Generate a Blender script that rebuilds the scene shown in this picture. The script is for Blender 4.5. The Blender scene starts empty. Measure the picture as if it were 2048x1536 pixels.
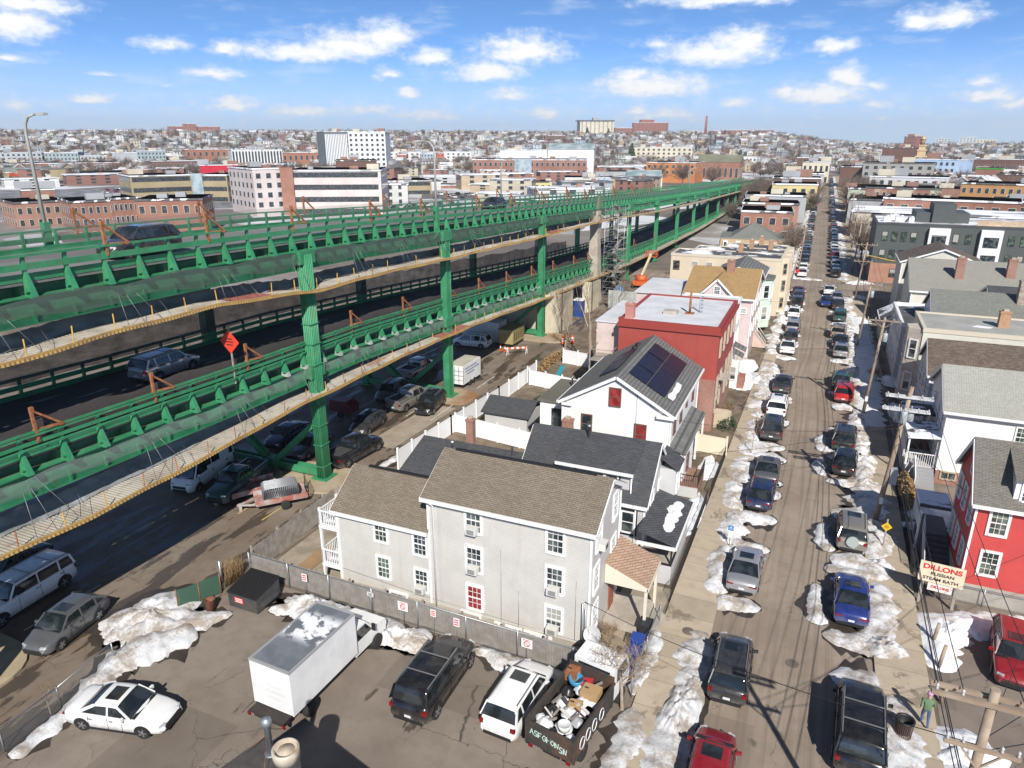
import bpy, math, random
from math import sin, cos, pi, radians, atan2, hypot, sqrt
from mathutils import Vector, Matrix, noise
random.seed(7)
S = bpy.context.scene
COL = S.collection
# ---------------------------------------------------------------- camera
cam = bpy.data.cameras.new("camera"); cam.sensor_width = 36.0; cam.lens = 24.98
cam.clip_start = 0.5; cam.clip_end = 30000
co = bpy.data.objects.new("camera", cam); COL.objects.link(co)
co.location = (0, 0, 25); co.rotation_euler = (radians(90-18.8), 0, radians(23.3))
S.camera = co
# ---------------------------------------------------------------- exposure
S.view_settings.view_transform = 'Standard'; S.view_settings.look = 'None'
S.view_settings.exposure = 0.34; S.view_settings.gamma = 1.0
S.cycles.max_bounces = 6; S.cycles.diffuse_bounces = 3; S.cycles.glossy_bounces = 2
S.cycles.transparent_max_bounces = 16; S.cycles.volume_bounces = 0; S.cycles.transmission_bounces = 2
# ---------------------------------------------------------------- sun
SUN_AZ, SUN_EL = radians(151), radians(39)          # azimuth clockwise from +Y
to_sun = Vector((sin(SUN_AZ)*cos(SUN_EL), cos(SUN_AZ)*cos(SUN_EL), sin(SUN_EL)))
sl = bpy.data.lights.new("sun", 'SUN'); sl.energy = 5.0; sl.angle = radians(0.5); sl.color = (1.0, 0.955, 0.89)
so = bpy.data.objects.new("sun", sl); COL.objects.link(so)
so.rotation_euler = (-to_sun).to_track_quat('-Z', 'Y').to_euler(); so.location = (60, -80, 120)
# ---------------------------------------------------------------- world: sky texture and procedural clouds by direction
W = bpy.data.worlds.new("World"); S.world = W; W.use_nodes = True
class NT:
    """tiny node-tree helper: n = NT(tree); out = n('ShaderNodeMath', a, b, operation='ADD')"""
    def __init__(s, tree): s.t = tree
    def __call__(s, typ, *ins, out=0, **kw):
        nd = s.t.nodes.new('ShaderNode' + typ)
        for k, v in kw.items():
            if k.startswith('i_'):
                key = k[2:].replace('_', ' ')
                sock = nd.inputs[key]
                s.put(sock, v)
            else: setattr(nd, k, v)
        for i, v in enumerate(ins):
            if v is not None: s.put(nd.inputs[i], v)
        return nd.outputs[out] if out is not None else nd
    def put(s, sock, v):
        if isinstance(v, bpy.types.NodeSocket): s.t.links.new(v, sock)
        elif isinstance(v, bpy.types.Node): s.t.links.new(v.outputs[0], sock)
        else:
            if sock.type == 'RGBA' and len(v) == 3: v = (*v, 1)
            sock.default_value = v
    def math(s, op, a, b=0.0, c=None, clamp=False):
        return s('Math', a, b, c, operation=op, use_clamp=clamp)
    def ramp(s, fac, stops, interp='LINEAR'):
        nd = s.t.nodes.new('ShaderNodeValToRGB'); nd.color_ramp.interpolation = interp
        el = nd.color_ramp.elements
        while len(el) > 1: el.remove(el[-1])
        el[0].position = stops[0][0]; el[0].color = col4(stops[0][1])
        for p, c in stops[1:]:
            e = el.new(p); e.color = col4(c)
        s.put(nd.inputs[0], fac); return nd.outputs[0]
    def mix(s, fac, a, b, blend='MIX'):
        nd = s.t.nodes.new('ShaderNodeMix'); nd.data_type = 'RGBA'; nd.blend_type = blend
        s.put(nd.inputs[0], fac); s.put(nd.inputs[6], a); s.put(nd.inputs[7], b); return nd.outputs[2]
    def smooth(s, v, lo, hi, a=0.0, b=1.0):
        return s('MapRange', v, lo, hi, a, b, interpolation_type='SMOOTHSTEP', clamp=True)
def col4(c):
    if isinstance(c, (int, float)): c = (c, c, c)
    return (*c, 1) if len(c) == 3 else tuple(c)
CLOUDS = [ # azimuth deg, elevation deg, half width deg, half height deg, strength
 (-55.53,6.79,2.78,1.67,1.00), (-55.05,7.96,4.08,0.93,1.00), (-47.39,6.13,2.03,0.69,0.80), (-44.33,4.46,2.42,0.63,0.90), (-43.33,6.06,1.68,0.63,0.85), (-38.18,5.91,6.07,0.95,1.00), (-35.02,6.41,3.96,1.50,1.00), (-32.32,7.11,2.45,1.42,1.10), (-29.32,5.75,2.15,0.90,0.90), (-32.46,4.64,1.16,0.58,0.90), (-31.06,3.48,1.16,0.63,1.00), (-52.05,2.71,1.48,0.47,1.00), (-43.27,2.41,1.94,0.72,1.05), (-25.12,4.77,3.25,1.13,1.10), (-22.53,6.21,3.97,1.54,1.10), (-23.45,3.33,2.08,0.68,0.80), (-13.11,3.76,5.32,1.24,1.10), (-14.43,4.65,1.78,0.62,0.90), (-8.52,5.85,4.99,1.30,1.10), (-6.89,6.59,2.79,1.29,1.10), (-12.23,6.58,2.65,0.53,0.60), (-0.83,6.05,1.97,0.74,0.90), (3.90,7.27,1.57,0.94,1.00), (5.70,7.35,2.38,0.92,1.05), (-1.39,3.09,3.52,0.99,1.10), (0.17,4.00,1.55,1.23,1.10), (-3.53,3.30,1.43,0.76,0.90), (2.45,2.47,1.36,0.48,0.80), (8.57,2.69,2.06,0.68,0.90), (8.13,3.58,1.13,0.60,0.85), (10.36,2.26,1.10,0.51,0.80), (2.65,1.55,0.88,0.32,0.70), (-8.33,9.27,6.49,0.78,0.90), (-7.01,2.63,1.55,0.56,0.70), (-20.81,2.01,1.89,0.63,0.80), (-38.88,2.04,3.03,0.69,0.75), (-29.84,1.85,3.36,0.81,0.70), (-11.90,1.80,3.53,0.66,0.75), (-13.93,2.19,1.07,0.53,0.90), (-56.15,4.86,1.66,0.33,0.70), (-50.93,4.26,1.18,0.24,0.60), (-56.69,2.06,1.48,0.59,0.60), (-34.06,2.18,2.66,0.62,0.60), (1.83,3.58,1.21,0.56,0.70), (-47.58,3.73,1.22,0.24,0.50),
]
def build_world():
    t = W.node_tree; t.nodes.clear(); n = NT(t)
    gen = n('TexCoord')
    d = n('VectorMath', gen, operation='NORMALIZE')
    x, y, z = (n('SeparateXYZ', d, out=i) for i in range(3))
    el = n.math('MULTIPLY', n.math('ARCSINE', z), 180/pi)
    az = n.math('MULTIPLY', n.math('ARCTAN2', x, y), 180/pi)
    zz = n.math('ADD', n.math('MULTIPLY', n.math('MAXIMUM', z, 0.0), 2.2), 0.10)
    v2 = n('CombineXYZ', x, y, zz)
    sky = n('TexSky', v2, sky_type='NISHITA', sun_disc=False, sun_elevation=SUN_EL, sun_rotation=SUN_AZ,
            altitude=0.0, air_density=1.0, dust_density=0.5, ozone_density=2.2)
    sky = n.mix(1.0, sky, (0.86, 1.27, 1.62), 'MULTIPLY')
    sky = n.mix(1.0, sky, n.mix(n.smooth(el, 11, 50), (1, 1, 1), (.20, .20, .21)), 'MULTIPLY')   # darker towards the zenith
    hz = n.smooth(el, -0.5, 7.0, 1.0, 0.0)
    sky = n.mix(n.math('MULTIPLY', hz, 0.84), sky, (5.0, 6.0, 7.2))
    p = n('CombineXYZ', az, el, 0.0)
    m = None
    wob = n('TexNoise', n('VectorMath', p, (0.55, 1.1, 1.0), operation='MULTIPLY'), None, 1.0, 3.0, 0.6, out=1)
    pw = n('VectorMath', p, n('VectorMath', n('VectorMath', wob, (0.5, 0.5, 0.5), operation='SUBTRACT'), (2.2, 0.9, 0), operation='MULTIPLY'), operation='ADD')
    for a, e, w, h, s in CLOUDS:
        q = n('VectorMath', n('VectorMath', pw, (a, e, 0), operation='SUBTRACT'), (1/w, 1/h, 0), operation='MULTIPLY')
        qx, qy = n('SeparateXYZ', q), n('SeparateXYZ', q, out=1)
        qy = n.math('MAXIMUM', qy, n.math('MULTIPLY', qy, -1.55))     # flatter bases
        l = n('VectorMath', n('CombineXYZ', qx, qy, 0.0), operation='LENGTH', out=1)
        v = n.math('MULTIPLY', n.math('SUBTRACT', 1.0, l), s)
        m = v if m is None else n.math('SMOOTH_MAX', m, v, 0.15)
    f1 = n('TexNoise', n('VectorMath', p, (0.9, 1.5, 1.0), operation='MULTIPLY'), None, 1.0, 7.0, 0.62)
    f2 = n('TexNoise', n('VectorMath', p, (0.22, 0.9, 1.0), operation='MULTIPLY'), None, 1.0, 6.0, 0.6)
    dens = n.math('ADD', m, n.math('MULTIPLY', n.math('SUBTRACT', f1, 0.5), 1.5))
    c = n.smooth(dens, -0.2, 0.72)
    thin = n.math('MULTIPLY', n.smooth(f2, 0.50, 0.74), 0.33)            # wispy veil
    lowb = n.math('MULTIPLY', n.smooth(f1, 0.42, 0.7), n.math('MULTIPLY', n.smooth(el, 0.2, 1.4), n.smooth(el, 2.2, 4.0, 0.5, 0.0)))
    c = n.math('MAXIMUM', n.math('MAXIMUM', c, thin), lowb)
    c = n.math('MULTIPLY', c, n.smooth(el, 0.0, 1.0))
    shade = n.mix(n.smooth(dens, 0.15, 0.95), (5.9, 6.6, 7.6), (7.9, 7.9, 8.0))
    out = n.mix(c, sky, shade)
    bg = n('Background', out, 0.112)
    o = t.nodes.new('ShaderNodeOutputWorld'); t.links.new(bg, o.inputs[0])
build_world()
# ================================================================ mesh helpers
class MB:
    """collects shapes (world coordinates) and links them as ONE mesh object"""
    def __init__(s): s.v = []; s.f = []; s.m = []; s.sm = []
    def face(s, pts, m=0, smooth=False):
        i = len(s.v); s.v += [tuple(p) for p in pts]; s.f.append(tuple(range(i, i+len(pts)))); s.m.append(m); s.sm.append(smooth)
    def raw(s, vs, fs, m=0, smooth=False):
        i = len(s.v); s.v += [tuple(p) for p in vs]
        for f in fs: s.f.append(tuple(i+k for k in f)); s.m.append(m); s.sm.append(smooth)
    def box(s, x0, x1, y0, y1, z0, z1, m=0):
        vs = [(x0,y0,z0),(x1,y0,z0),(x1,y1,z0),(x0,y1,z0),(x0,y0,z1),(x1,y0,z1),(x1,y1,z1),(x0,y1,z1)]
        s.raw(vs, [(0,3,2,1),(4,5,6,7),(0,1,5,4),(1,2,6,5),(2,3,7,6),(3,0,4,7)], m)
    def obox(s, c, ax, ay, az, m=0):
        """oriented box: centre and three half-axis vectors"""
        c, ax, ay, az = Vector(c), Vector(ax), Vector(ay), Vector(az)
        vs = [c+sx*ax+sy*ay+sz*az for sz in (-1,1) for sx, sy in ((-1,-1),(1,-1),(1,1),(-1,1))]
        s.raw(vs, [(0,3,2,1),(4,5,6,7),(0,1,5,4),(1,2,6,5),(2,3,7,6),(3,0,4,7)], m)
    def beam(s, a, b, w, h, m=0, up=(0,0,1)):
        a, b = Vector(a), Vector(b); d = b-a
        if d.length < 1e-6: return
        u = Vector(up); sd = d.cross(u)
        if sd.length < 1e-5: sd = d.cross(Vector((1,0,0)))
        sd.normalize(); u = sd.cross(d).normalized()
        s.obox((a+b)/2, d/2, sd*w/2, u*h/2, m)
    def tube(s, pts, r, n=6, m=0, cap=True, smooth=True):
        """tube along points; r number or list"""
        pts = [Vector(p) for p in pts]; k = len(pts)
        rs = r if isinstance(r, (list, tuple)) else [r]*k
        i0 = len(s.v); prev = None
        for i, p in enumerate(pts):
            d = (pts[min(i+1,k-1)] - pts[max(i-1,0)]).normalized()
            if prev is None:
                a = d.orthogonal().normalized()
            else:
                a = (prev - d*prev.dot(d))
                a = a.normalized() if a.length > 1e-6 else d.orthogonal().normalized()
            prev = a; b = d.cross(a)
            for j in range(n):
                t = 2*pi*j/n; s.v.append(tuple(p + (a*cos(t)+b*sin(t))*rs[i]))
        for i in range(k-1):
            for j in range(n):
                s.f.append((i0+i*n+j, i0+i*n+(j+1)%n, i0+(i+1)*n+(j+1)%n, i0+(i+1)*n+j)); s.m.append(m); s.sm.append(smooth)
        if cap and n > 2:
            s.f.append(tuple(i0+j for j in reversed(range(n)))); s.m.append(m); s.sm.append(False)
            s.f.append(tuple(i0+(k-1)*n+j for j in range(n))); s.m.append(m); s.sm.append(False)
    def lathe(s, c, prof, n=16, m=0, smooth=True, axis='z', capb=True, capt=True):
        i0 = len(s.v); c = Vector(c)
        for r, z in prof:
            for j in range(n):
                t = 2*pi*j/n
                if axis == 'z': p = (r*cos(t), r*sin(t), z)
                elif axis == 'y': p = (r*cos(t), z, -r*sin(t))
                else: p = (z, r*cos(t), r*sin(t))
                s.v.append(tuple(c+Vector(p)))
        for i in range(len(prof)-1):
            for j in range(n):
                s.f.append((i0+i*n+j, i0+i*n+(j+1)%n, i0+(i+1)*n+(j+1)%n, i0+(i+1)*n+j)); s.m.append(m); s.sm.append(smooth)
        if capb: s.f.append(tuple(i0+j for j in reversed(range(n)))); s.m.append(m); s.sm.append(False)
        if capt: s.f.append(tuple(i0+(len(prof)-1)*n+j for j in range(n))); s.m.append(m); s.sm.append(False)
    def prism(s, poly, off, m=0, mc=None):
        """extrude a polygon (3D points) by vector off"""
        n = len(poly); off = Vector(off); a = [Vector(p) for p in poly]; b = [p+off for p in a]
        s.raw(a+b, [tuple(reversed(range(n))), tuple(range(n, 2*n))], m if mc is None else mc)
        i0 = len(s.v) - 2*n
        for j in range(n):
            k = (j+1) % n
            s.f.append((i0+j, i0+k, i0+n+k, i0+n+j)); s.m.append(m); s.sm.append(False)
    def grid(s, rows, m=0, smooth=True, close=False):
        """rows of equal-length point lists"""
        i0 = len(s.v); w = len(rows[0])
        for r in rows: s.v += [tuple(p) for p in r]
        for i in range(len(rows)-1):
            for j in range(w if close else w-1):
                k = (j+1) % w
                s.f.append((i0+i*w+j, i0+i*w+k, i0+(i+1)*w+k, i0+(i+1)*w+j)); s.m.append(m); s.sm.append(smooth)
    def build(s, name, mats, parent=None, origin=None, flip=False):
        if not isinstance(mats, (list, tuple)): mats = [mats]
        me = bpy.data.meshes.new(name)
        o = Vector(origin) if origin is not None else (Vector(WLOC.get(parent.name, (0,0,0))) if parent else Vector((0,0,0)))
        vs = [(a-o.x, b-o.y, c-o.z) for a, b, c in s.v]
        me.from_pydata(vs, [], s.f)
        for mm in mats: me.materials.append(mm)
        me.polygons.foreach_set('material_index', s.m)
        me.polygons.foreach_set('use_smooth', s.sm)
        me.update()
        ob = bpy.data.objects.new(name, me); COL.objects.link(ob)
        if parent:
            ob.parent = parent
            if origin is not None: ob.location = o - Vector(WLOC.get(parent.name, (0,0,0)))
        else: ob.location = o
        if origin is not None or parent: WLOC[ob.name] = tuple(o)
        return ob
WLOC = {}
def tag(o, label=None, cat=None, group=None, kind=None):
    if label: o['label'] = label
    if cat: o['category'] = cat
    if group: o['group'] = group
    if kind: o['kind'] = kind
    return o
def thing(name, label, cat, loc=(0,0,0), rz=0.0, group=None):
    o = bpy.data.objects.new(name, None); COL.objects.link(o); o.empty_display_size = 0.3
    o.location = loc; o.rotation_euler = (0, 0, rz)
    WLOC[o.name] = tuple(loc) if rz == 0.0 else (0, 0, 0)
    return tag(o, label, cat, group)
KIDS = {}
def dup(root, loc, rz=0.0, label=None, group=None, sc=None, recolor=None):
    """copy a thing with copies of its parts and sub-parts (mesh data shared)"""
    def cp(o, par):
        c = o.copy(); COL.objects.link(c)
        if par: c.parent = par
        if recolor and len(c.material_slots):
            for i, ms in enumerate(c.material_slots):
                if ms.material and ms.material.name in recolor:
                    ms.link = 'OBJECT'; ms.material = recolor[ms.material.name]
        for ch in list(o.children): cp(ch, c)
        return c
    r = cp(root, None); r.location = loc; r.rotation_euler = (0, 0, rz)
    if sc: r.scale = sc if isinstance(sc, tuple) else (sc, sc, sc)
    if label: r['label'] = label
    if group: r['group'] = group
    return r
def struct(mb, name, m): return tag(mb.build(name, m), kind='structure')
# ================================================================ materials
MT = {}
def newmat(name):
    m = bpy.data.materials.new(name); m.use_nodes = True
    t = m.node_tree; b = t.nodes['Principled BSDF']
    MT[name] = m
    return m, NT(t), b
def P(name, c, c2=None, scale=3.0, rough=0.75, metal=0.0, bump=0.0, bscale=None, coat=0.0, spec=0.5, detail=5.0, lo=0.35, hi=0.65, dirt=None):
    """plain principled surface with noise mottling between two colours"""
    if name in MT: return MT[name]
    m, n, b = newmat(name); tc = n('TexCoord', out=3)
    c2 = c2 or tuple(x*0.82 for x in c)
    f = n('TexNoise', tc, None, scale, detail, 0.6)
    col = n.mix(n.smooth(f, lo, hi), c, c2)
    if dirt:
        g = n('TexNoise', tc, None, scale*0.23, 6.0, 0.65)
        col = n.mix(n.smooth(g, 0.5, 0.72), col, dirt)
    n.put(b.inputs['Base Color'], col)
    b.inputs['Roughness'].default_value = rough; b.inputs['Metallic'].default_value = metal
    b.inputs['Coat Weight'].default_value = coat; b.inputs['Coat Roughness'].default_value = 0.06
    b.inputs['Specular IOR Level'].default_value = spec
    if bump:
        h = n('TexNoise', tc, None, bscale or scale*6, 4.0, 0.6)
        n.put(b.inputs['Normal'], n('Bump', bump, 0.02, i_Height=h))
    return m
def siding(name, c, pitch=0.125, seam=0.68):
    """horizontal clapboards"""
    if name in MT: return MT[name]
    m, n, b = newmat(name); tc = n('TexCoord', out=3)
    z = n('SeparateXYZ', tc, out=2)
    fr = n.math('FRACT', n.math('DIVIDE', z, pitch))
    line = n.smooth(fr, 0.0, 0.30, 1.0, 0.0)
    nz = n('TexNoise', tc, None, 0.9, 6.0, 0.65)
    st = n('TexNoise', n('VectorMath', tc, (2.2, 2.2, 0.12), operation='MULTIPLY'), None, 1.0, 4.0, 0.6)
    base = n.mix(n.smooth(nz, 0.35, 0.7), c, tuple(x*0.9 for x in c))
    base = n.mix(n.math('MULTIPLY', n.smooth(st, 0.52, 0.75), 0.22), base, tuple(x*y for x, y in zip(c, (0.62, 0.58, 0.52))))
    colr = n.mix(n.math('MULTIPLY', line, 1-seam), base, (0.02, 0.02, 0.02))
    n.put(b.inputs['Base Color'], colr); b.inputs['Roughness'].default_value = 0.62
    n.put(b.inputs['Normal'], n('Bump', 0.12, 0.02, i_Height=fr))
    return m
def shingle(name, c1, c2, axis='x', w=0.33, h=0.145, patch=None):
    if name in MT: return MT[name]
    m, n, b = newmat(name); tc = n('TexCoord', out=3)
    x, y, z = (n('SeparateXYZ', tc, out=i) for i in range(3))
    if axis == 'x': v = n('CombineXYZ', x, n.math('ADD', z, n.math('MULTIPLY', y, 0.25)), 0.0)
    elif axis == 'y': v = n('CombineXYZ', y, n.math('ADD', z, n.math('MULTIPLY', x, 0.25)), 0.0)
    else: v = n('CombineXYZ', x, y, 0.0)
    br = n('TexBrick', v, c1, c2, tuple(k*0.45 for k in c1), 1.0, 0.012, 0.1, 0.0, w, h*0.55 if axis != 'flat' else h)
    nz = n('TexNoise', tc, None, 0.5, 7.0, 0.65)
    colr = n.mix(n.math('MULTIPLY', n.smooth(nz, 0.35, 0.75), 0.4), br, tuple(k*0.72 for k in c1))
    n3 = n('TexNoise', tc, None, 9.0, 3.0, 0.6)
    colr = n.mix(n.math('MULTIPLY', n.smooth(n3, 0.4, 0.7), 0.25), colr, tuple(min(1, k*1.35) for k in c2))
    if patch: colr = n.mix(n.smooth(n('TexNoise', tc, None, 0.35, 5.0, 0.6), 0.52, 0.6), colr, patch)
    n.put(b.inputs['Base Color'], colr); b.inputs['Roughness'].default_value = 0.9
    n.put(b.inputs['Normal'], n('Bump', 0.3, 0.02, i_Height=br))
    return m
def brickm(name, c1, c2, mortar, scale=1.0):
    if name in MT: return MT[name]
    m, n, b = newmat(name); tc = n('TexCoord', out=3)
    x, y, z = (n('SeparateXYZ', tc, out=i) for i in range(3))
    v = n('CombineXYZ', n.math('ADD', x, y), z, 0.0)
    br = n('TexBrick', v, c1, c2, mortar, scale, 0.012, 0.1, 0.0, 0.22, 0.075)
    nz = n('TexNoise', tc, None, 0.6, 7.0, 0.65)
    colr = n.mix(n.math('MULTIPLY', n.smooth(nz, 0.35, 0.7), 0.45), br, tuple(k*0.68 for k in c1))
    n.put(b.inputs['Base Color'], colr); b.inputs['Roughness'].default_value = 0.88
    return m
def flatroof(name, c, c2, snow=0.5, seam=1.0):
    """membrane roof with puddle stains and left-over snow patches"""
    if name in MT: return MT[name]
    m, n, b = newmat(name); tc = n('TexCoord', out=3)
    nz = n('TexNoise', tc, None, 0.5, 7.0, 0.65)
    colr = n.mix(n.smooth(nz, 0.35, 0.65), c, c2)
    y = n('SeparateXYZ', tc, out=1)
    sm = n.smooth(n.math('ABSOLUTE', n.math('SUBTRACT', n.math('FRACT', n.math('DIVIDE', y, 1.8*seam)), 0.5)), 0.0, 0.02, 1.0, 0.0)
    colr = n.mix(n.math('MULTIPLY', sm, 0.4), colr, tuple(k*0.5 for k in c))
    if snow > 0:
        s = n('TexNoise', n('VectorMath', tc, (0.16, 0.3, 0.2), operation='MULTIPLY'), None, 1.0, 7.0, 0.58)
        k = n.smooth(s, 0.62-0.22*snow, 0.635-0.22*snow)
        colr = n.mix(k, colr, (0.8, 0.82, 0.86))
    n.put(b.inputs['Base Color'], colr); b.inputs['Roughness'].default_value = 0.8
    return m
def netm(name, c, cover):
    """open mesh: the holes are real transparency"""
    if name in MT: return MT[name]
    m, n, b = newmat(name); tc = n('TexCoord', out=3)
    nz = n('TexNoise', tc, None, 0.8, 5.0, 0.6)
    # the weave is far finer than a pixel from any place one can stand: its holes read as even transparency
    n.put(b.inputs['Alpha'], n.math('MULTIPLY', n.smooth(nz, 0.25, 0.7, 0.85, 1.1), cover, clamp=True))
    n.put(b.inputs['Base Color'], n.mix(nz, c, tuple(k*0.6 for k in c))); b.inputs['Roughness'].default_value = 0.7
    return m
def paint(name, c, rough=0.28, metal=0.0):
    if name in MT: return MT[name]
    m, n, b = newmat(name); tc = n('TexCoord', out=3)
    f = n('TexNoise', tc, None, 2.2, 6.0, 0.65)
    z = n('SeparateXYZ', tc, out=2)
    salt = n.math('MULTIPLY', n.smooth(z, 0.15, 0.85, 0.6, 0.05), n.smooth(f, 0.35, 0.65))
    n.put(b.inputs['Base Color'], n.mix(salt, c, (0.30, 0.28, 0.25)))
    n.put(b.inputs['Roughness'], n.math('ADD', n.math('MULTIPLY', salt, 0.5), rough))
    b.inputs['Metallic'].default_value = metal; b.inputs['Coat Weight'].default_value = 0.6; b.inputs['Coat Roughness'].default_value = 0.08
    return m
def plain(name, c, rough=0.5, metal=0.0, emit=0.0):
    if name in MT: return MT[name]
    m, n, b = newmat(name); tc = n('TexCoord', out=3)
    f = n('TexNoise', tc, None, 14.0, 3.0, 0.6)
    n.put(b.inputs['Base Color'], n.mix(f, c, tuple(k*0.88 for k in c)))
    b.inputs['Roughness'].default_value = rough; b.inputs['Metallic'].default_value = metal
    return m
def glassm(name, c=(0.02, 0.028, 0.032), c2=(0.10, 0.12, 0.12), rough=0.06):
    """window glass seen from outside: dark room with blinds / furniture tones behind a glossy pane"""
    if name in MT: return MT[name]
    m, n, b = newmat(name); tc = n('TexCoord', out=3)
    inf = n('ObjectInfo', out=5)
    f = n('TexNoise', n('VectorMath', tc, n('CombineXYZ', n.math('MULTIPLY', inf, 40.0), 0.0, n.math('MULTIPLY', inf, 17.0)), operation='ADD'), None, 1.3, 3.0, 0.5)
    base = n.mix(n.smooth(f, 0.45, 0.6), c, c2)
    if 'window_glass' in name:
        z = n('SeparateXYZ', tc, out=2); r2 = n.math('FRACT', n.math('MULTIPLY', inf, 7.31))
        bl = n.math('MULTIPLY', n.math('GREATER_THAN', z, n.math('SUBTRACT', n.math('MULTIPLY', r2, 1.9), 0.55)), n.math('GREATER_THAN', inf, 0.35))
        st = n.smooth(n.math('FRACT', n.math('MULTIPLY', z, 16.0)), 0.0, 0.5, 0.75, 1.0)
        base = n.mix(n.math('MULTIPLY', bl, 0.85), base, n.mix(st, (0.12, 0.12, 0.11), (0.42, 0.41, 0.37)))
    n.put(b.inputs['Base Color'], base)
    b.inputs['Roughness'].default_value = rough; b.inputs['Specular IOR Level'].default_value = 0.8
    return m
WHITE = plain('white_paint', (0.80, 0.80, 0.79), 0.5)
BLACK = plain('black_plastic', (0.018, 0.018, 0.019), 0.55)
DKGREY = plain('dark_grey_metal', (0.07, 0.075, 0.08), 0.5, 0.2)
STEEL = plain('galvanised_steel', (0.42, 0.44, 0.46), 0.42, 0.7)
CHROME = plain('chrome', (0.75, 0.76, 0.78), 0.15, 1.0)
RUBBER = plain('tyre_rubber', (0.022, 0.022, 0.022), 0.9)
GLASS = glassm('window_glass')
CARGLASS = glassm('car_glass', (0.012, 0.016, 0.018), (0.03, 0.036, 0.04), 0.04)
TAIL = plain('tail_light_red', (0.20, 0.008, 0.012), 0.2)
HEADL = plain('head_light_clear', (0.62, 0.64, 0.66), 0.12, 0.3)
PLATE = plain('licence_plate_white', (0.66, 0.66, 0.68), 0.5)
WOODG = P('weathered_wood', (0.24, 0.205, 0.17), (0.33, 0.30, 0.265), 2.0, 0.9, bump=0.3)
POLEW = P('pole_wood', (0.26, 0.19, 0.135), (0.36, 0.285, 0.215), 1.2, 0.9, bump=0.3)
REDBRICK = brickm('red_brick', (0.27, 0.085, 0.055), (0.34, 0.12, 0.075), (0.36, 0.32, 0.28))
CONC = P('concrete', (0.44, 0.40, 0.34), (0.34, 0.305, 0.26), 1.2, 0.9, bump=0.15, dirt=(0.25, 0.2, 0.15))
RUST = P('rusty_steel', (0.23, 0.075, 0.03), (0.34, 0.15, 0.06), 3.0, 0.85)
BRICKCH = brickm('chimney_brick', (0.28, 0.10, 0.06), (0.37, 0.16, 0.10), (0.3, 0.27, 0.24))
def snowmat():
    m, n, b = newmat('snow'); tc = n('TexCoord', out=3)
    inf = n('ObjectInfo', out=5)
    f = n('TexNoise', tc, None, 0.75, 8.0, 0.68)
    g = n('TexNoise', tc, None, 5.0, 6.0, 0.7)
    k = n.math('ADD', n.math('MULTIPLY', f, 0.75), n.math('MULTIPLY', g, 0.25))
    dirt = n.smooth(k, 0.445, 0.60)
    colr = n.mix(n.math('MULTIPLY', dirt, 0.85), (0.72, 0.725, 0.74), (0.34, 0.27, 0.20))
    sp = n.smooth(n('TexNoise', tc, None, 22.0, 3.0, 0.7), 0.60, 0.72)
    colr = n.mix(n.math('MULTIPLY', sp, n.math('ADD', n.math('MULTIPLY', dirt, 0.55), 0.12)), colr, (0.12, 0.10, 0.085))
    n.put(b.inputs['Base Color'], colr); b.inputs['Roughness'].default_value = 0.75
    b.inputs['Specular IOR Level'].default_value = 0.25
    h = n('TexNoise', tc, None, 7.0, 9.0, 0.8)
    n.put(b.inputs['Normal'], n('Bump', 1.0, 0.09, i_Height=h))
    return m
SNOW = snowmat()
def snowclean():
    m, n, b = newmat('clean_snow'); tc = n('TexCoord', out=3)
    f = n('TexNoise', tc, None, 0.8, 7.0, 0.65)
    n.put(b.inputs['Base Color'], n.mix(n.smooth(f, 0.55, 0.75), (0.73, 0.74, 0.755), (0.5, 0.44, 0.37)))
    b.inputs['Roughness'].default_value = 0.7
    n.put(b.inputs['Normal'], n('Bump', 0.5, 0.1, i_Height=n('TexNoise', tc, None, 3.0, 8.0, 0.65)))
    return m
CSNOW = snowclean()
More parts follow.
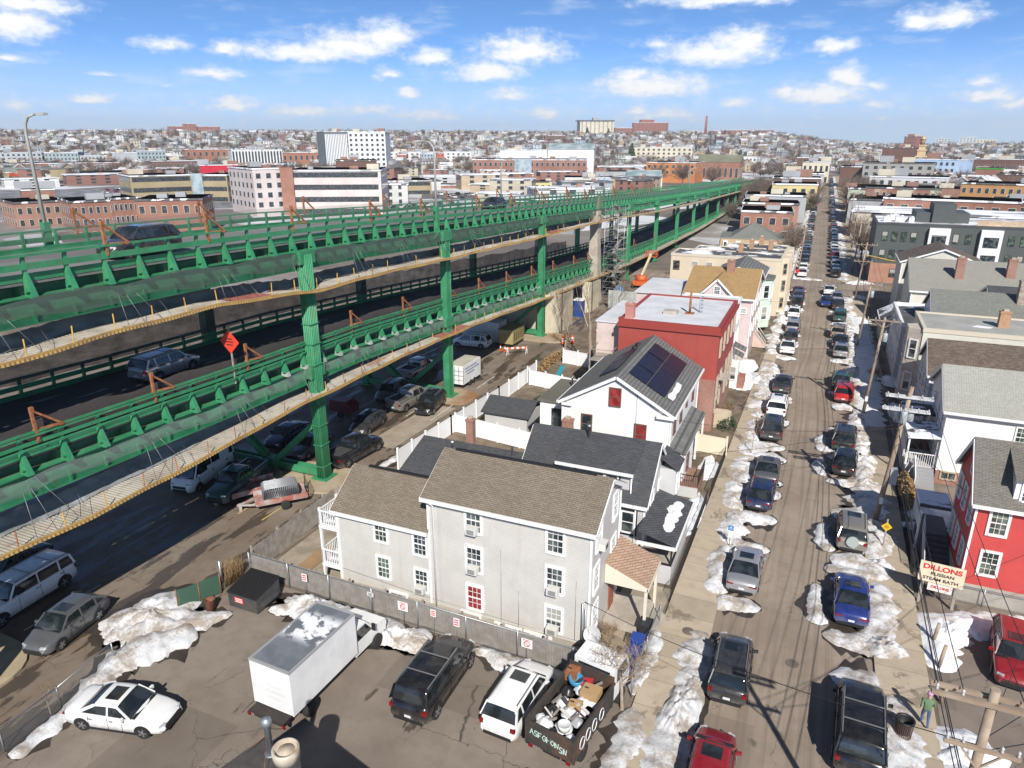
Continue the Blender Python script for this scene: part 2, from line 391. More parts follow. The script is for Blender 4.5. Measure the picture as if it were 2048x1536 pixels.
def asphalt(name, c, wet=0.5, tracks=False, crack=0.5, pale=None):
    """worn asphalt: patches, cracks, wet melt stains (dark and glossy), salt"""
    m, n, b = newmat(name); tc = n('TexCoord', out=3)
    big = n('TexNoise', tc, None, 0.16, 6.0, 0.6)
    mid = n('TexNoise', tc, None, 1.1, 7.0, 0.65)
    fine = n('TexNoise', tc, None, 26.0, 3.0, 0.7)
    pale = pale or tuple(k*1.35 for k in c)
    colr = n.mix(n.smooth(big, 0.36, 0.64), c, pale)
    colr = n.mix(n.math('MULTIPLY', n.smooth(mid, 0.4, 0.7), 0.35), colr, tuple(k*0.7 for k in c))
    colr = n.mix(n.math('MULTIPLY', n.smooth(fine, 0.5, 0.7), 0.22), colr, tuple(min(1, k*1.8) for k in c))
    wob = n('VectorMath', tc, n('VectorMath', n('TexNoise', tc, None, 0.9, 4.0, 0.6, out=1), (1.1, 1.1, 0), operation='MULTIPLY'), operation='ADD')
    if tracks:
        x, y = n('SeparateXYZ', tc), n('SeparateXYZ', tc, out=1)
        t1 = n('TexNoise', n('CombineXYZ', n.math('MULTIPLY', x, 2.2), n.math('MULTIPLY', y, 0.025), 0.0), None, 1.0, 5.0, 0.6)
        colr = n.mix(n.math('MULTIPLY', n.smooth(t1, 0.45, 0.68), 0.55), colr, tuple(k*0.62 for k in c))
        t2 = n('TexNoise', n('CombineXYZ', n.math('MULTIPLY', x, 5.0), n.math('MULTIPLY', y, 0.04), 3.0), None, 1.0, 3.0, 0.6)
        colr = n.mix(n.math('MULTIPLY', n.smooth(t2, 0.56, 0.7), 0.3), colr, tuple(min(1, k*1.55) for k in c))
    if crack:
        vo = n('TexVoronoi', wob, None, 0.27, feature='DISTANCE_TO_EDGE')
        ck = n.math('MULTIPLY', n.smooth(vo, 0.0, 0.006, 1.0, 0.0), n.smooth(n('TexNoise', tc, None, 0.12, 3.0, 0.5), 0.47, 0.55))
        vo2 = n('TexVoronoi', wob, None, 1.9, feature='DISTANCE_TO_EDGE')
        ck2 = n.math('MULTIPLY', n.smooth(vo2, 0.0, 0.03, 1.0, 0.0), n.smooth(n('TexNoise', tc, None, 0.21, 3.0, 0.5), 0.60, 0.68))
        colr = n.mix(n.math('MULTIPLY', n.math('MAXIMUM', ck, ck2), crack), colr, (0.025, 0.022, 0.02))
    sp = n('TexVoronoi', wob, None, 0.55); ms = n.smooth(n('TexNoise', tc, None, 0.35, 3.0, 0.5), 0.5, 0.6)
    colr = n.mix(n.math('MULTIPLY', n.math('MULTIPLY', n.smooth(sp, 0.05, 0.16, 1.0, 0.0), ms), 0.6), colr, (0.03, 0.026, 0.024))   # oil spots
    pt = n('TexBrick', n('VectorMath', tc, (0.21, 0.13, 0), operation='MULTIPLY'), (0, 0, 0), (1, 1, 1), (0, 0, 0), 1.0, 0.0, 0.0, 0.0, 0.9, 0.6)
    colr = n.mix(n.math('MULTIPLY', n.smooth(pt, 0.86, 0.87), 0.35), colr, tuple(k*0.55 for k in c))   # repair patches
    rough = 0.88
    if wet:
        w = n('TexNoise', n('VectorMath', tc, (0.75, 0.16, 0.3), operation='MULTIPLY'), None, 1.0, 9.0, 0.66)
        k = n.smooth(w, 0.64-0.2*wet, 0.66-0.2*wet)
        colr = n.mix(n.math('MULTIPLY', k, 0.78), colr, tuple(q*0.30 for q in c))
        n.put(b.inputs['Roughness'], n.math('SUBTRACT', 0.88, n.math('MULTIPLY', k, 0.5)))
    else: b.inputs['Roughness'].default_value = rough
    n.put(b.inputs['Base Color'], colr)
    n.put(b.inputs['Normal'], n('Bump', 0.25, 0.01, i_Height=fine))
    return m
ASPH = asphalt('asphalt_street', (0.240, 0.190, 0.145), 0.0, True, 0.55, (0.31, 0.254, 0.199))
LOT = asphalt('asphalt_lot', (0.176, 0.142, 0.114), 0.05, False, 0.85, (0.236, 0.196, 0.160))
ALLEY = asphalt('asphalt_alley', (0.160, 0.120, 0.084), 0.60, False, 0.6, (0.22, 0.18, 0.14))
def sidewalkm():
    m, n, b = newmat('concrete_sidewalk'); tc = n('TexCoord', out=3)
    x, y = n('SeparateXYZ', tc), n('SeparateXYZ', tc, out=1)
    j = n.math('ABSOLUTE', n.math('SUBTRACT', n.math('FRACT', n.math('DIVIDE', y, 1.85)), 0.5))
    slab = n('TexWhiteNoise', n('CombineXYZ', n.math('FLOOR', n.math('ADD', n.math('DIVIDE', y, 1.85), 0.5)), n.math('FLOOR', n.math('MULTIPLY', x, 0.1)), 0.0), out=0)
    colr = n.mix(slab, (0.36, 0.30, 0.22), (0.46, 0.385, 0.285))
    nz = n('TexNoise', tc, None, 1.3, 7.0, 0.65)
    colr = n.mix(n.math('MULTIPLY', n.smooth(nz, 0.4, 0.7), 0.35), colr, (0.25, 0.20, 0.15))
    colr = n.mix(n.math('MULTIPLY', n.smooth(j, 0.0, 0.014, 1.0, 0.0), 0.7), colr, (0.06, 0.05, 0.04))
    w = n('TexNoise', n('VectorMath', tc, (0.55, 0.33, 0.3), operation='MULTIPLY'), None, 1.0, 7.0, 0.62)
    k = n.smooth(w, 0.57, 0.60)
    colr = n.mix(n.math('MULTIPLY', k, 0.5), colr, (0.11, 0.085, 0.06))
    n.put(b.inputs['Base Color'], colr)
    n.put(b.inputs['Roughness'], n.math('SUBTRACT', 0.9, n.math('MULTIPLY', k, 0.45)))
    return m
SIDEW = sidewalkm()
# ================================================================ terrain and ground surfaces
def sst(a, b, x):
    t = max(0.0, min(1.0, (x-a)/(b-a))); return t*t*(3-2*t)
def hgt(x, y):
    """height of the land: flat by the street, a long hill behind the far town"""
    d = hypot(x, y)
    if d < 600: return 0.0
    az = math.degrees(atan2(x, y))
    A = 37.5 - 23*sst(-6, 3, az)
    h = A*sst(640, 1550, d) + 6*sst(620, 1500, d)*noise.noise(Vector((x*0.0028, y*0.0028, 3)))
    h -= 25*sst(1900, 3200, d)
    h += sst(2600, 4600, d)*(62*sst(-30, -52, az) + 12 + 14*noise.noise(Vector((az*0.12, 5, 1))))
    return h
def build_ground():
    m, n, b = newmat('town_ground'); tc = n('TexCoord', out=3)
    a = n('TexNoise', tc, None, 0.03, 8.0, 0.7)
    v = n('TexVoronoi', tc, None, 0.028, out=1)
    vx = n('SeparateXYZ', v)
    f = n('TexNoise', tc, None, 0.3, 6.0, 0.65)
    near = n.mix(n.smooth(f, 0.38, 0.66), (0.125, 0.098, 0.072), (0.22, 0.18, 0.14))
    far = n.ramp(n.math('ADD', n.math('MULTIPLY', vx, 0.45), n.math('MULTIPLY', a, 0.6)), [(0.2, (0.09, 0.085, 0.085)), (0.45, (0.17, 0.145, 0.125)), (0.56, (0.26, 0.235, 0.22)), (0.66, (0.56, 0.57, 0.59)), (0.85, (0.66, 0.67, 0.7))])
    d = n('VectorMath', tc, operation='LENGTH', out=1)
    n.put(b.inputs['Base Color'], n.mix(n.smooth(d, 120, 190), near, far)); b.inputs['Roughness'].default_value = 0.9
    g = MB(); rows = []
    rad = [0, 6, 12, 20, 30, 45, 65, 90, 130, 180, 240, 310, 400, 500, 600, 660] + [700+40*i for i in range(24)] + [1700, 1800, 1950, 2100, 2300, 2600, 3000, 3500, 4000, 4600, 5250]
    for r in rad:
        rows.append([(r*sin(radians(t)), r*cos(radians(t)), hgt(r*sin(radians(t)), r*cos(radians(t))) - 0.004) for t in range(-180, 180, 3)])
    g.grid(rows, close=True); struct(g, 'ground', m)
build_ground()
def kl(y): return -2.62 - 0.0098*(y-20)          # left kerb
def kr(y): return 5.25 - 0.006*(y-20)            # right kerb
CR0, CR1 = 133.0, 146.0                          # the crossing street
def strip(name, m, xa, xb, ya, yb, z0, z1, step=4.0):
    g = MB(); ys = [ya]
    while ys[-1] < yb-1e-3: ys.append(min(yb, ys[-1]+step))
    for i in range(len(ys)-1):
        p, q = ys[i], ys[i+1]
        g.face([(xa(p),p,z1),(xb(p),p,z1),(xb(q),q,z1),(xa(q),q,z1)])
        if z1-z0 > 0.02:
            g.face([(xb(p),p,z0),(xb(q),q,z0),(xb(q),q,z1),(xb(p),p,z1)]); g.face([(xa(q),q,z0),(xa(p),p,z0),(xa(p),p,z1),(xa(q),q,z1)])
    if z1-z0 > 0.02:
        g.face([(xa(ya),ya,z0),(xb(ya),ya,z0),(xb(ya),ya,z1),(xa(ya),ya,z1)]); g.face([(xb(yb),yb,z0),(xa(yb),yb,z0),(xa(yb),yb,z1),(xb(yb),yb,z1)])
    return struct(g, name, m)
strip('street', ASPH, lambda y: kl(y), lambda y: kr(y), 2, 640, 0, 0.004)
strip('cross_street', ASPH, lambda y: -34 if y > 0 else 0, lambda y: kl(y), CR0, CR1, 0, 0.008, 20)
strip('cross_street', ASPH, lambda y: kr(y), lambda y: 160, CR0, CR1, 0, 0.008, 20)
for a, b in ((4, CR0-1), (CR1+1, 620)):
    strip('sidewalk', SIDEW, lambda y: -5.35+0.012*min(60, max(0, y-34)), lambda y: kl(y), a, b, 0, 0.13)
    strip('sidewalk', SIDEW, lambda y: kr(y), lambda y: 7.55, a, b, 0, 0.13)
def sheet(name, m, poly, z):
    g = MB(); g.face([(x, y, z) for x, y in poly]); return struct(g, name, m)
sheet('parking_lot', LOT, [(-29.3, 3), (-5.42, 3), (-5.42, 27.4), (-9, 27.6), (-29.3, 27.8)], 0.008)
sheet('parking_lot', LOT, [(7.75, 3), (34, 3), (34, 41.6), (9.4, 41.6), (7.75, 38)], 0.008)
sheet('alley', ALLEY, [(-52, 2), (-29.32, 2), (-29.32, 92), (-26.5, 96), (-26.5, 132), (-52, 132)], 0.006)
sheet('path', P('driveway_asphalt', (0.05, 0.045, 0.042), (0.08, 0.07, 0.06), 1.5, 0.9), [(7.56, 52.2), (20, 51.0), (20, 47.5), (7.56, 44.2)], 0.012)
YARD = P('yard_dirt', (0.12, 0.09, 0.06), (0.2, 0.155, 0.11), 0.8, 0.95, dirt=(0.07, 0.05, 0.035))
sheet('yard_soil', YARD, [(-29.2, 28), (-5.6, 28), (-5.1, 66), (-5.0, 132), (-26, 132), (-26, 96), (-27.6, 90), (-29.2, 45)], 0.004)
PATIO = P('patio_concrete', (0.34, 0.29, 0.22), (0.24, 0.20, 0.15), 0.9, 0.9)
sheet('path', PATIO, [(-29.0, 28.3), (-23.4, 28.3), (-23.4, 37), (-29.1, 37)], 0.016)
sheet('path', PATIO, [(-8.2, 29.4), (-5.8, 29.4), (-5.45, 36.6), (-8.2, 36.6)], 0.016)
def pad(name, m, poly, h):
    g = MB(); g.prism([(x, y, 0) for x, y in poly], (0, 0, h)); return struct(g, name, m)
def oval(cx, cy, rx, ry, n=20, pw=0.6):
    o = []
    for i in range(n):
        t = 2*pi*i/n; c, s_ = cos(t), sin(t)
        o.append((cx+rx*math.copysign(abs(c)**pw, c), cy+ry*math.copysign(abs(s_)**pw, s_)))
    return o
PADC = P('stained_pad_concrete', (0.34, 0.26, 0.16), (0.40, 0.33, 0.24), 0.6, 0.9, dirt=(0.26, 0.13, 0.05))
pad('pavement_island', PADC, oval(-34.2, 40.3, 3.2, 2.3), 0.14)
pad('pavement_island', PADC, oval(-33.6, 61.2, 3.0, 2.2), 0.14)
pad('pavement_island', PADC, oval(-33.0, 87.0, 3.6, 2.4), 0.14)
pad('pavement_island', P('island_concrete', (0.42, 0.34, 0.22), (0.34, 0.27, 0.17), 0.8, 0.9), oval(-37.2, 15.6, 3.5, 2.7, 28, 0.8), 0.15)
sheet('pavement', P('pale_slab', (0.36, 0.30, 0.23), (0.28, 0.23, 0.17), 0.7, 0.9), [(-34.4, 47.5), (-31.6, 47.5), (-31.2, 58.4), (-33.9, 58.4)], 0.012)
LINE_Y = P('road_paint_yellow', (0.55, 0.40, 0.10), (0.42, 0.33, 0.16), 2.0, 0.8)
LINE_W = P('road_paint_white', (0.6, 0.58, 0.54), (0.4, 0.37, 0.32), 2.0, 0.8)
def lines():
    g = MB()
    for x in (-33.4, -35.6, -37.8): g.face([(x-.06, 33.4, .013), (x+.06, 33.4, .013), (x+.06, 36, .013), (x-.06, 36, .013)])
    struct(g, 'road_markings', LINE_Y); g = MB()
    for y in (19, 54.5, 64.5):
        for x in (-31.9, -34.6, -37.3, -40.0): g.face([(x-.05-5*(y < 20), y, .013), (x+.05-5*(y < 20), y, .013), (x+.05-5*(y < 20), y+4.6, .013), (x-.05-5*(y < 20), y+4.6, .013)])
    struct(g, 'road_markings', LINE_W)
lines()
# ---------------------------------------------------------------- snow
def nz(x, y, z=0.0): return noise.noise(Vector((x, y, z)))
def fbm(x, y, z=0.0): return nz(x, y, z) + 0.5*nz(x*2.1, y*2.1, z+7) + 0.25*nz(x*4.3, y*4.3, z+13)
def bank_mesh(g, pts, base=0.0):
    """ridge of ploughed snow along (x, y, width, height) points, ragged edges"""
    P2 = []
    for i in range(len(pts)-1):
        a, b = pts[i], pts[i+1]; L = hypot(b[0]-a[0], b[1]-a[1]); k = max(2, int(L/0.16))
        for j in range(k): P2.append([a[q]+(b[q]-a[q])*j/k for q in range(4)])
    P2.append(list(pts[-1])); rows = []; N = 13; m = len(P2)
    for it in range(5): P2 = [P2[0]]+[[(P2[i-1][q]+2*P2[i][q]+P2[i+1][q])/4 for q in range(4)] for i in range(1, m-1)]+[P2[-1]]
    for i, (x, y, w, h) in enumerate(P2):
        a = P2[max(0, i-4)]; b = P2[min(m-1, i+4)]; dx, dy = b[0]-a[0], b[1]-a[1]; L = hypot(dx, dy) or 1
        nx, ny = -dy/L, dx/L
        e = min(1.0, min(i, m-1-i)*0.16/0.5); e = sqrt(max(0.0, 1-(1-e)**2)) if e < 1 else 1
        wl = 1.42*w*(1+0.5*fbm(x*1.1, y*1.1, 1)+.14*nz(x*4, y*4, 1))*max(0.12, e); wr = 1.42*w*(1+0.5*fbm(x*1.1, y*1.1, 9)+.14*nz(x*4, y*4, 9))*max(0.12, e); row = []
        for j in range(N):
            t = -1+2*j/(N-1); r = (wl if t < 0 else wr)*t*0.5
            px, py = x+nx*r*1.0, y+ny*r*1.0
            q = (1-abs(t)**1.7)*.9
            z = .72*h*e*q*(0.9+0.5*fbm(px*1.5, py*1.5, 4)+0.2*nz(px*6.5, py*6.5, 2)+.09*nz(px*13, py*13, 8))
            row.append((px+0.05*nz(px*6, py*6, 3), py+0.05*nz(px*6, py*6, 5), base+max(0.0, z) - (0.02 if abs(t) > 0.99 else 0)))
        rows.append(row)
    g.grid(rows)
def heap_mesh(g, cx, cy, rx, ry, rot, h, base=0.0, nr=14, ns=64, flat=2.0):
    rows = []
    for i in range(nr+1):
        q = i/nr; row = []
        for j in range(ns):
            t = 2*pi*j/ns; k = 1+0.34*fbm(cos(t)*1.3+cx, sin(t)*1.3+cy, 2)+0.08*nz(cos(t)*6+cx, sin(t)*6, 1)
            u, v = rx*k*q*cos(t), ry*k*q*sin(t)
            x, y = cx+u*cos(rot)-v*sin(rot), cy+u*sin(rot)+v*cos(rot)
            z = .8*h*(1-q**flat)*(0.85+0.5*fbm(x*1.2, y*1.2, 3)+0.24*nz(x*4.5, y*4.5, 6)+.1*nz(x*11, y*11, 2))
            row.append((x, y, base+max(0, z)-(0.02 if i == nr else 0)))
        rows.append(row)
    g.grid(rows, close=True)
MELT = MB()
def melt(p):
    """meltwater darkening the asphalt in a ragged ring and runnels round a bank"""
    if isinstance(p, list):
        q = [(x, y, w*1.6+.35, 0) for x, y, w, h in p]; rows = []; P2 = []
        for a, b in zip(q, q[1:]):
            k = max(2, int(hypot(b[0]-a[0], b[1]-a[1])/.25)); P2 += [[a[i]+(b[i]-a[i])*j/k for i in range(3)] for j in range(k)]
        P2.append(q[-1][:3])
        for i, (x, y, w) in enumerate(P2):
            a, b = P2[max(0, i-1)], P2[min(len(P2)-1, i+1)]; dx, dy = b[0]-a[0], b[1]-a[1]; L = hypot(dx, dy) or 1; e = min(1, (min(i, len(P2)-1-i)+1)*.35)
            l, r = (w*.5*e*(1+.7*fbm(x*1.4, y*1.4, s)+.3*nz(x*5, y*5, s)) for s in (21, 33)); rows.append([(x-dy/L*l, y+dx/L*l, .0105), (x+dy/L*r, y-dx/L*r, .0105)])
        MELT.grid(rows, smooth=False)
    else:
        cx, cy, rx, ry, rot, h = p; o = []
        for j in range(60):
            t = 2*pi*j/60; k = 1.22+.34*fbm(cos(t)*1.3+cx, sin(t)*1.3+cy, 2)+.18*nz(cos(t)*5+cx, sin(t)*5+cy, 4); u, v = rx*k*cos(t), ry*k*sin(t); o.append((cx+u*cos(rot)-v*sin(rot), cy+u*sin(rot)+v*cos(rot), .0105))
        i0 = len(MELT.v); MELT.v += [(cx, cy, .0105)]+o; MELT.f += [(i0, i0+1+j, i0+1+(j+1) % 60) for j in range(60)]; MELT.m += [0]*60; MELT.sm += [False]*60
def snow_bank(label, parts, group, m=None, base=0.0):
    g = MB()
    for p in parts:
        if isinstance(p, list): bank_mesh(g, p, base)
        else: heap_mesh(g, *p, base)
        if base == 0.0 and m is None: melt(p)
    return tag(g.build('snow_bank', m or SNOW), label, 'snow bank', group)
GL = 'ploughed snow banks round the parking lot'
snow_bank('broad dirty snow bank spilling from the lot fence toward the alley beside the grey hatchback', [(-31.4, 22.6, 2.6, 2.1, 0.9, 0.85), [(-32.6, 20.9, 1.6, .5), (-30.6, 21.6, 1.8, .7), (-28.6, 23.6, 1.2, .5), (-27.6, 24.6, .5, .25)], [(-29.0, 13.2, .7, .3), (-29.35, 16.5, .8, .38), (-30.0, 19.0, 1.3, .55), (-29.6, 20.6, 2.0, .8), (-28.4, 22.8, 1.6, .55)]], GL)
snow_bank('long dirty snow heap along the wooden fence in front of the box truck', [(-23.2, 26.6, 2.9, 1.05, -0.05, 0.95), (-19.6, 26.4, 2.6, 1.0, -0.08, 1.0), (-17.3, 26.5, 1.7, .85, 0, 0.75), [(-26.0, 25.6, .5, .3), (-25.0, 26.4, 1.2, .5), (-21, 26.7, 1.6, .9), (-16.2, 26.8, .9, .5)]], GL)
snow_bank('thin strip of melting snow along the fence between the black and white SUVs', [[(-13.9, 27.3, .5, .25), (-12.6, 27.2, .7, .4), (-11.4, 26.9, 1.2, .75), (-10.3, 26.9, .8, .4), (-8.8, 27.0, 1.2, .45), (-7.0, 26.9, .8, .3)]], GL)
snow_bank('white snow patch behind the rubbish truck tailgate', [(-8.0, 20.6, 1.1, .9, .3, .5)], GL)
snow_bank('bright snow bank with three wooden posts at the edge of the red car lot', [(9.0, 38.6, 1.1, 1.2, 0, .7), [(8.3, 35.0, 1.0, .35), (8.3, 37.5, 1.6, .5), (8.9, 39.3, 1.8, .6), (11.6, 40.2, 1.8, .55), (14, 40.3, 2.2, .5), (18, 40.2, 1.5, .4)]], GL, CSNOW)
snow_bank('snow bank between the sidewalk and the lot below the wooden pole top', [(8.6, 29.6, 1.5, 1.7, .3, .6), [(7.9, 26.0, 1.2, .5), (8.2, 28.0, 1.6, .6), (8.4, 31.0, .8, .3)]], GL, CSNOW)
snow_bank('icy snow bank beside the wire street litter bin', [[(5.7, 24.4, 1.3, .5), (5.9, 26.8, 1.5, .62), (5.9, 29.0, 1.1, .6), (5.6, 31.2, .8, .3)], (6.6, 26.6, .6, .5, 0, .4)], GL)
snow_bank('snow patch along the chain-link fence beside the blue recycling bins', [[(-5.5, 27.4, .5, .25), (-5.3, 30.0, .9, .4), (-5.4, 32.6, .6, .35)], [(-5.2, 22.0, .9, .4), (-4.9, 25.6, 1.2, .45), (-5.4, 26.6, .5, .3)]], GL)
snow_bank('snow heap with a dark melted hollow in the yard behind the white fence', [[(-27.4, 46.8, 1.6, .4), (-25.0, 49.4, 1.7, .5), (-22.2, 49.5, 1.6, .5), (-20.2, 47.2, 2.2, .5), (-21.8, 45.0, 2.0, .4), (-25.4, 45.2, 1.2, .35)]], 'snow left in back yards', SNOW)
snow_bank('flat snow cover in the yard beside the pink shed', [(-20.6, 60.3, 2.4, 1.6, 0, .2), (-21.5, 66.5, 3.4, 3.4, .4, .25)], 'snow left in back yards', CSNOW)
snow_bank('shaded snow cover on the small front lawn between the two red and white houses', [(9.6, 52.8, 1.6, 1.8, .2, .35), (8.9, 50.4, 1.2, .8, 0, .5)], 'snow left in front yards', CSNOW, .05)
snow_bank('clean snow bank in front of the lattice porch', [(-5.9, 46.6, .75, 3.0, 0.05, .55), (-6.2, 43.4, .6, 1.0, 0, .45)], 'snow left in front yards', CSNOW)
snow_bank('snow covering the front yard below the white entry steps', [(-5.9, 78.5, 1.2, 3.6, 0, .5), (-6.4, 84.5, 1.4, 3.5, 0, .5)], 'snow left in front yards', CSNOW)
snow_bank('snow covering the front yard beside the iron railings', [(-6.1, 54.2, .9, 2.2, 0, .3)], 'snow left in front yards', CSNOW)
snow_bank('strip of melting snow on the alley beside the black pickup', [[(-31.2, 41.0, .4, .15), (-30.6, 44.0, .6, .25), (-30.2, 46.6, .7, .3)]], 'snow left along the alley')
snow_bank('snow strip at the foot of the wooden fence in the alley', [[(-31.4, 36.8, .4, .12), (-31.0, 38.6, .5, .2), (-30.8, 40.0, .3, .1)]], 'snow left along the alley')
# ================================================================ green two-deck steel bridge
def lerp_tab(tab, y):
    if y <= tab[0][0]: return tab[0][1]
    for (a, p), (b, q) in zip(tab, tab[1:]):
        if y <= b: return p+(q-p)*(y-a)/(b-a)
    return tab[-1][1]
ZUT = [(-20, 19.4), (19, 18.95), (31, 18.75), (47, 18.3), (62, 17.6), (76, 17.1), (92, 16.5), (111, 15.75), (151, 14.0), (215, 11.6), (357, 7.2), (430, 5.0)]
ZLT = [(-20, 11.3), (18, 10.7), (30, 10.25), (46, 9.95), (63, 9.05), (76, 8.2), (92, 7.15), (119, 5.5), (154, 4.0), (215, 2.4), (300, 1.2), (430, .7)]
def ZU(y): return lerp_tab(ZUT, y)
def ZL(y): return lerp_tab(ZLT, y)
def greenm():
    m, n, b = newmat('bridge_green_paint'); tc = n('TexCoord', out=3)
    f = n('TexNoise', tc, None, 0.7, 7.0, 0.65)
    st = n('TexNoise', n('VectorMath', tc, (2.5, 2.5, 0.35), operation='MULTIPLY'), None, 1.0, 5.0, 0.65)
    colr = n.mix(n.smooth(f, 0.35, 0.65), (0.024, 0.20, 0.085), (0.045, 0.26, 0.12))
    colr = n.mix(n.math('MULTIPLY', n.smooth(st, 0.52, 0.72), 0.65), colr, (0.09, 0.13, 0.07))
    g = n('TexNoise', tc, None, 5.0, 5.0, 0.7)
    colr = n.mix(n.math('MULTIPLY', n.smooth(g, 0.57, 0.66), 0.6), colr, (0.17, 0.085, 0.045))
    pal = n('TexNoise', tc, None, 1.7, 6.0, 0.7)
    colr = n.mix(n.math('MULTIPLY', n.smooth(pal, 0.55, 0.7), 0.35), colr, (0.16, 0.34, 0.22))
    n.put(b.inputs['Base Color'], colr); b.inputs['Roughness'].default_value = 0.5
    return m
GREEN = greenm()
GREEND = P('bridge_green_faded', (0.05, 0.20, 0.10), (0.09, 0.24, 0.14), 1.2, 0.6, dirt=(0.12, 0.12, 0.08))
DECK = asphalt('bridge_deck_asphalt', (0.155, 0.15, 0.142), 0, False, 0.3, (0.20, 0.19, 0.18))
DECKL = asphalt('bridge_lower_deck_asphalt', (0.05, 0.047, 0.046), 0.2, False, 0.3, (0.08, 0.075, 0.07))  # asphalt colour darkened to deepen the shade under the upper deck
PRIMER = P('grey_primer', (0.40, 0.40, 0.38), (0.20, 0.28, 0.22), 2.0, 0.7)
YB, YE = 8.0, 420.0
XN, XF = -34.0, -43.0            # near and far edges of the decks
bridge = thing('elevated_bridge', 'green steel elevated highway bridge with two traffic decks and rusty outriggers', 'bridge', (-38, 40, 0))
def ysteps(a, b, s):
    o = []; y = a
    while y < b: o.append(y); y += s
    return o+[b]
BP = [8, 19, 31, 47, 63, 76, 92, 114, 130, 152, 180, 215, 260, 310, 357, 420]
def run(g, x, zf, w, h, m=0, a=YB, b=YE, pts=None):
    """member following the deck grade"""
    ys = [y for y in (pts or BP) if a <= y <= b]
    ys = sorted(set([a]+ys+[b]))
    for p, q in zip(ys, ys[1:]): g.beam((x, p, zf(p)), (x, q, zf(q)), w, h, m)
def slab(name, Z, m):
    g = MB()
    for p, q in zip(BP, BP[1:]):
        vs = [(XF,p,Z(p)-.25),(XN,p,Z(p)-.25),(XN,q,Z(q)-.25),(XF,q,Z(q)-.25),(XF,p,Z(p)),(XN,p,Z(p)),(XN,q,Z(q)),(XF,q,Z(q))]
        g.raw(vs, [(0,3,2,1),(4,5,6,7),(0,1,5,4),(1,2,6,5),(2,3,7,6),(3,0,4,7)])
    g.build(name, m, bridge)
slab('deck', ZU, DECK); slab('deck', ZL, DECKL)
DETAIL = 135.0
def girders(Z):
    for x, s in ((XN+.05, 1), (XF-.05, -1)):
        g = MB()
        run(g, x, lambda y: Z(y)-1.42, .10, 1.22)                       # plate web
        run(g, x, lambda y: Z(y)-2.06, .52, .07); run(g, x, lambda y: Z(y)-.80, .5, .06)
        for y in ysteps(YB+1, DETAIL+60, 2.05):
            g.box(x-.2, x+.24, y-.05, y+.05, Z(y)-2.02, Z(y)-1.45)
        g.build('girder', GREEN, bridge)
        g = MB(); run(g, XN-.02 if s > 0 else XF+.02, lambda y: Z(y)+.06, .10, .30)
        g.build('fascia_beam', GREEN, bridge)
        g = MB(); run(g, x-1.0*s, lambda y: Z(y)-.75, .10, .6)
        g.build('stringer', GREEND, bridge)
    g = MB()
    for y in ysteps(YB+1, 260, 4.1):
        g.box(XF+.3, XN-.3, y-.12, y+.12, Z(y)-1.25, Z(y)-.3)
    for x in (-36.2, -38.5, -40.8): run(g, x, lambda y: Z(y)-.75, .14, .9)
    g.build('floor_beam', GREEND, bridge)
girders(ZU); girders(ZL)
def railing(Z, x, name, lower):
    g = MB(); o = 0.16 if x > -38 else -0.16
    run(g, x+o, lambda y: Z(y)+1.14, .11, .11)
    run(g, x+o*.6, lambda y: Z(y)+.62, .09, .30 if not lower else .20)
    run(g, x-o*.6, lambda y: Z(y)+.20, .05, .16)
    if lower:
        run(g, x+o*1.6, lambda y: Z(y)+1.0, .07, .07); run(g, x+o*1.8, lambda y: Z(y)+.42, .06, .1)
    g.build(name, GREEN, bridge)
for Z, lo in ((ZU, False), (ZL, True)):
    railing(Z, XN+.14, 'railing', lo); railing(Z, XF-.14, 'railing', lo)
def bracket_geo(g, x, y, Z, s=1, grey=False):
    z = Z(y)
    g.obox((x+.02*s, y, z+.52), (.075, 0, 0), (0, .085, 0), (0, 0, .62))                     # rail post
    g.obox((x+.10*s, y, z+1.12), (.10, 0, 0), (0, .10, 0), (0, 0, .05))
    b0, t0 = z-.82, z+.42
    bx, by, tx, ty = .46, .16, .09, .07
    vs = [(x-.1*s, y-by, b0), (x+bx*s, y-by, b0), (x+bx*s, y+by, b0), (x-.1*s, y+by, b0), (x-.06*s, y-ty, t0), (x+tx*s, y-ty, t0), (x+tx*s, y+ty, t0), (x-.06*s, y+ty, t0)]
    if s < 0: fs = [(0,1,2,3),(4,7,6,5),(0,4,5,1),(1,5,6,2),(2,6,7,3),(3,7,4,0)]
    else: fs = [(0,3,2,1),(4,5,6,7),(0,1,5,4),(1,2,6,5),(2,3,7,6),(3,0,4,7)]
    g.raw(vs, fs)
    if grey:
        k = .25; zz = b0+(t0-b0)*k; f = lambda a, b_: a+(b_-a)*k
        e = .012
        vs = [(x-.1*s, y-by-e, b0-.01), (x+(bx+e)*s, y-by-e, b0-.01), (x+(bx+e)*s, y+by+e, b0-.01), (x-.1*s, y+by+e, b0-.01), (x-.1*s, y-f(by, ty)-e, zz), (x+(f(bx, tx)+e)*s, y-f(by, ty)-e, zz), (x+(f(bx, tx)+e)*s, y+f(by, ty)+e, zz), (x-.1*s, y+f(by, ty)+e, zz)]
        g.raw(vs, fs, 1)
    g.box(min(x+.1*s, x+.34*s), max(x+.1*s, x+.34*s), y-.3, y-.1, z-.52, z-.49)
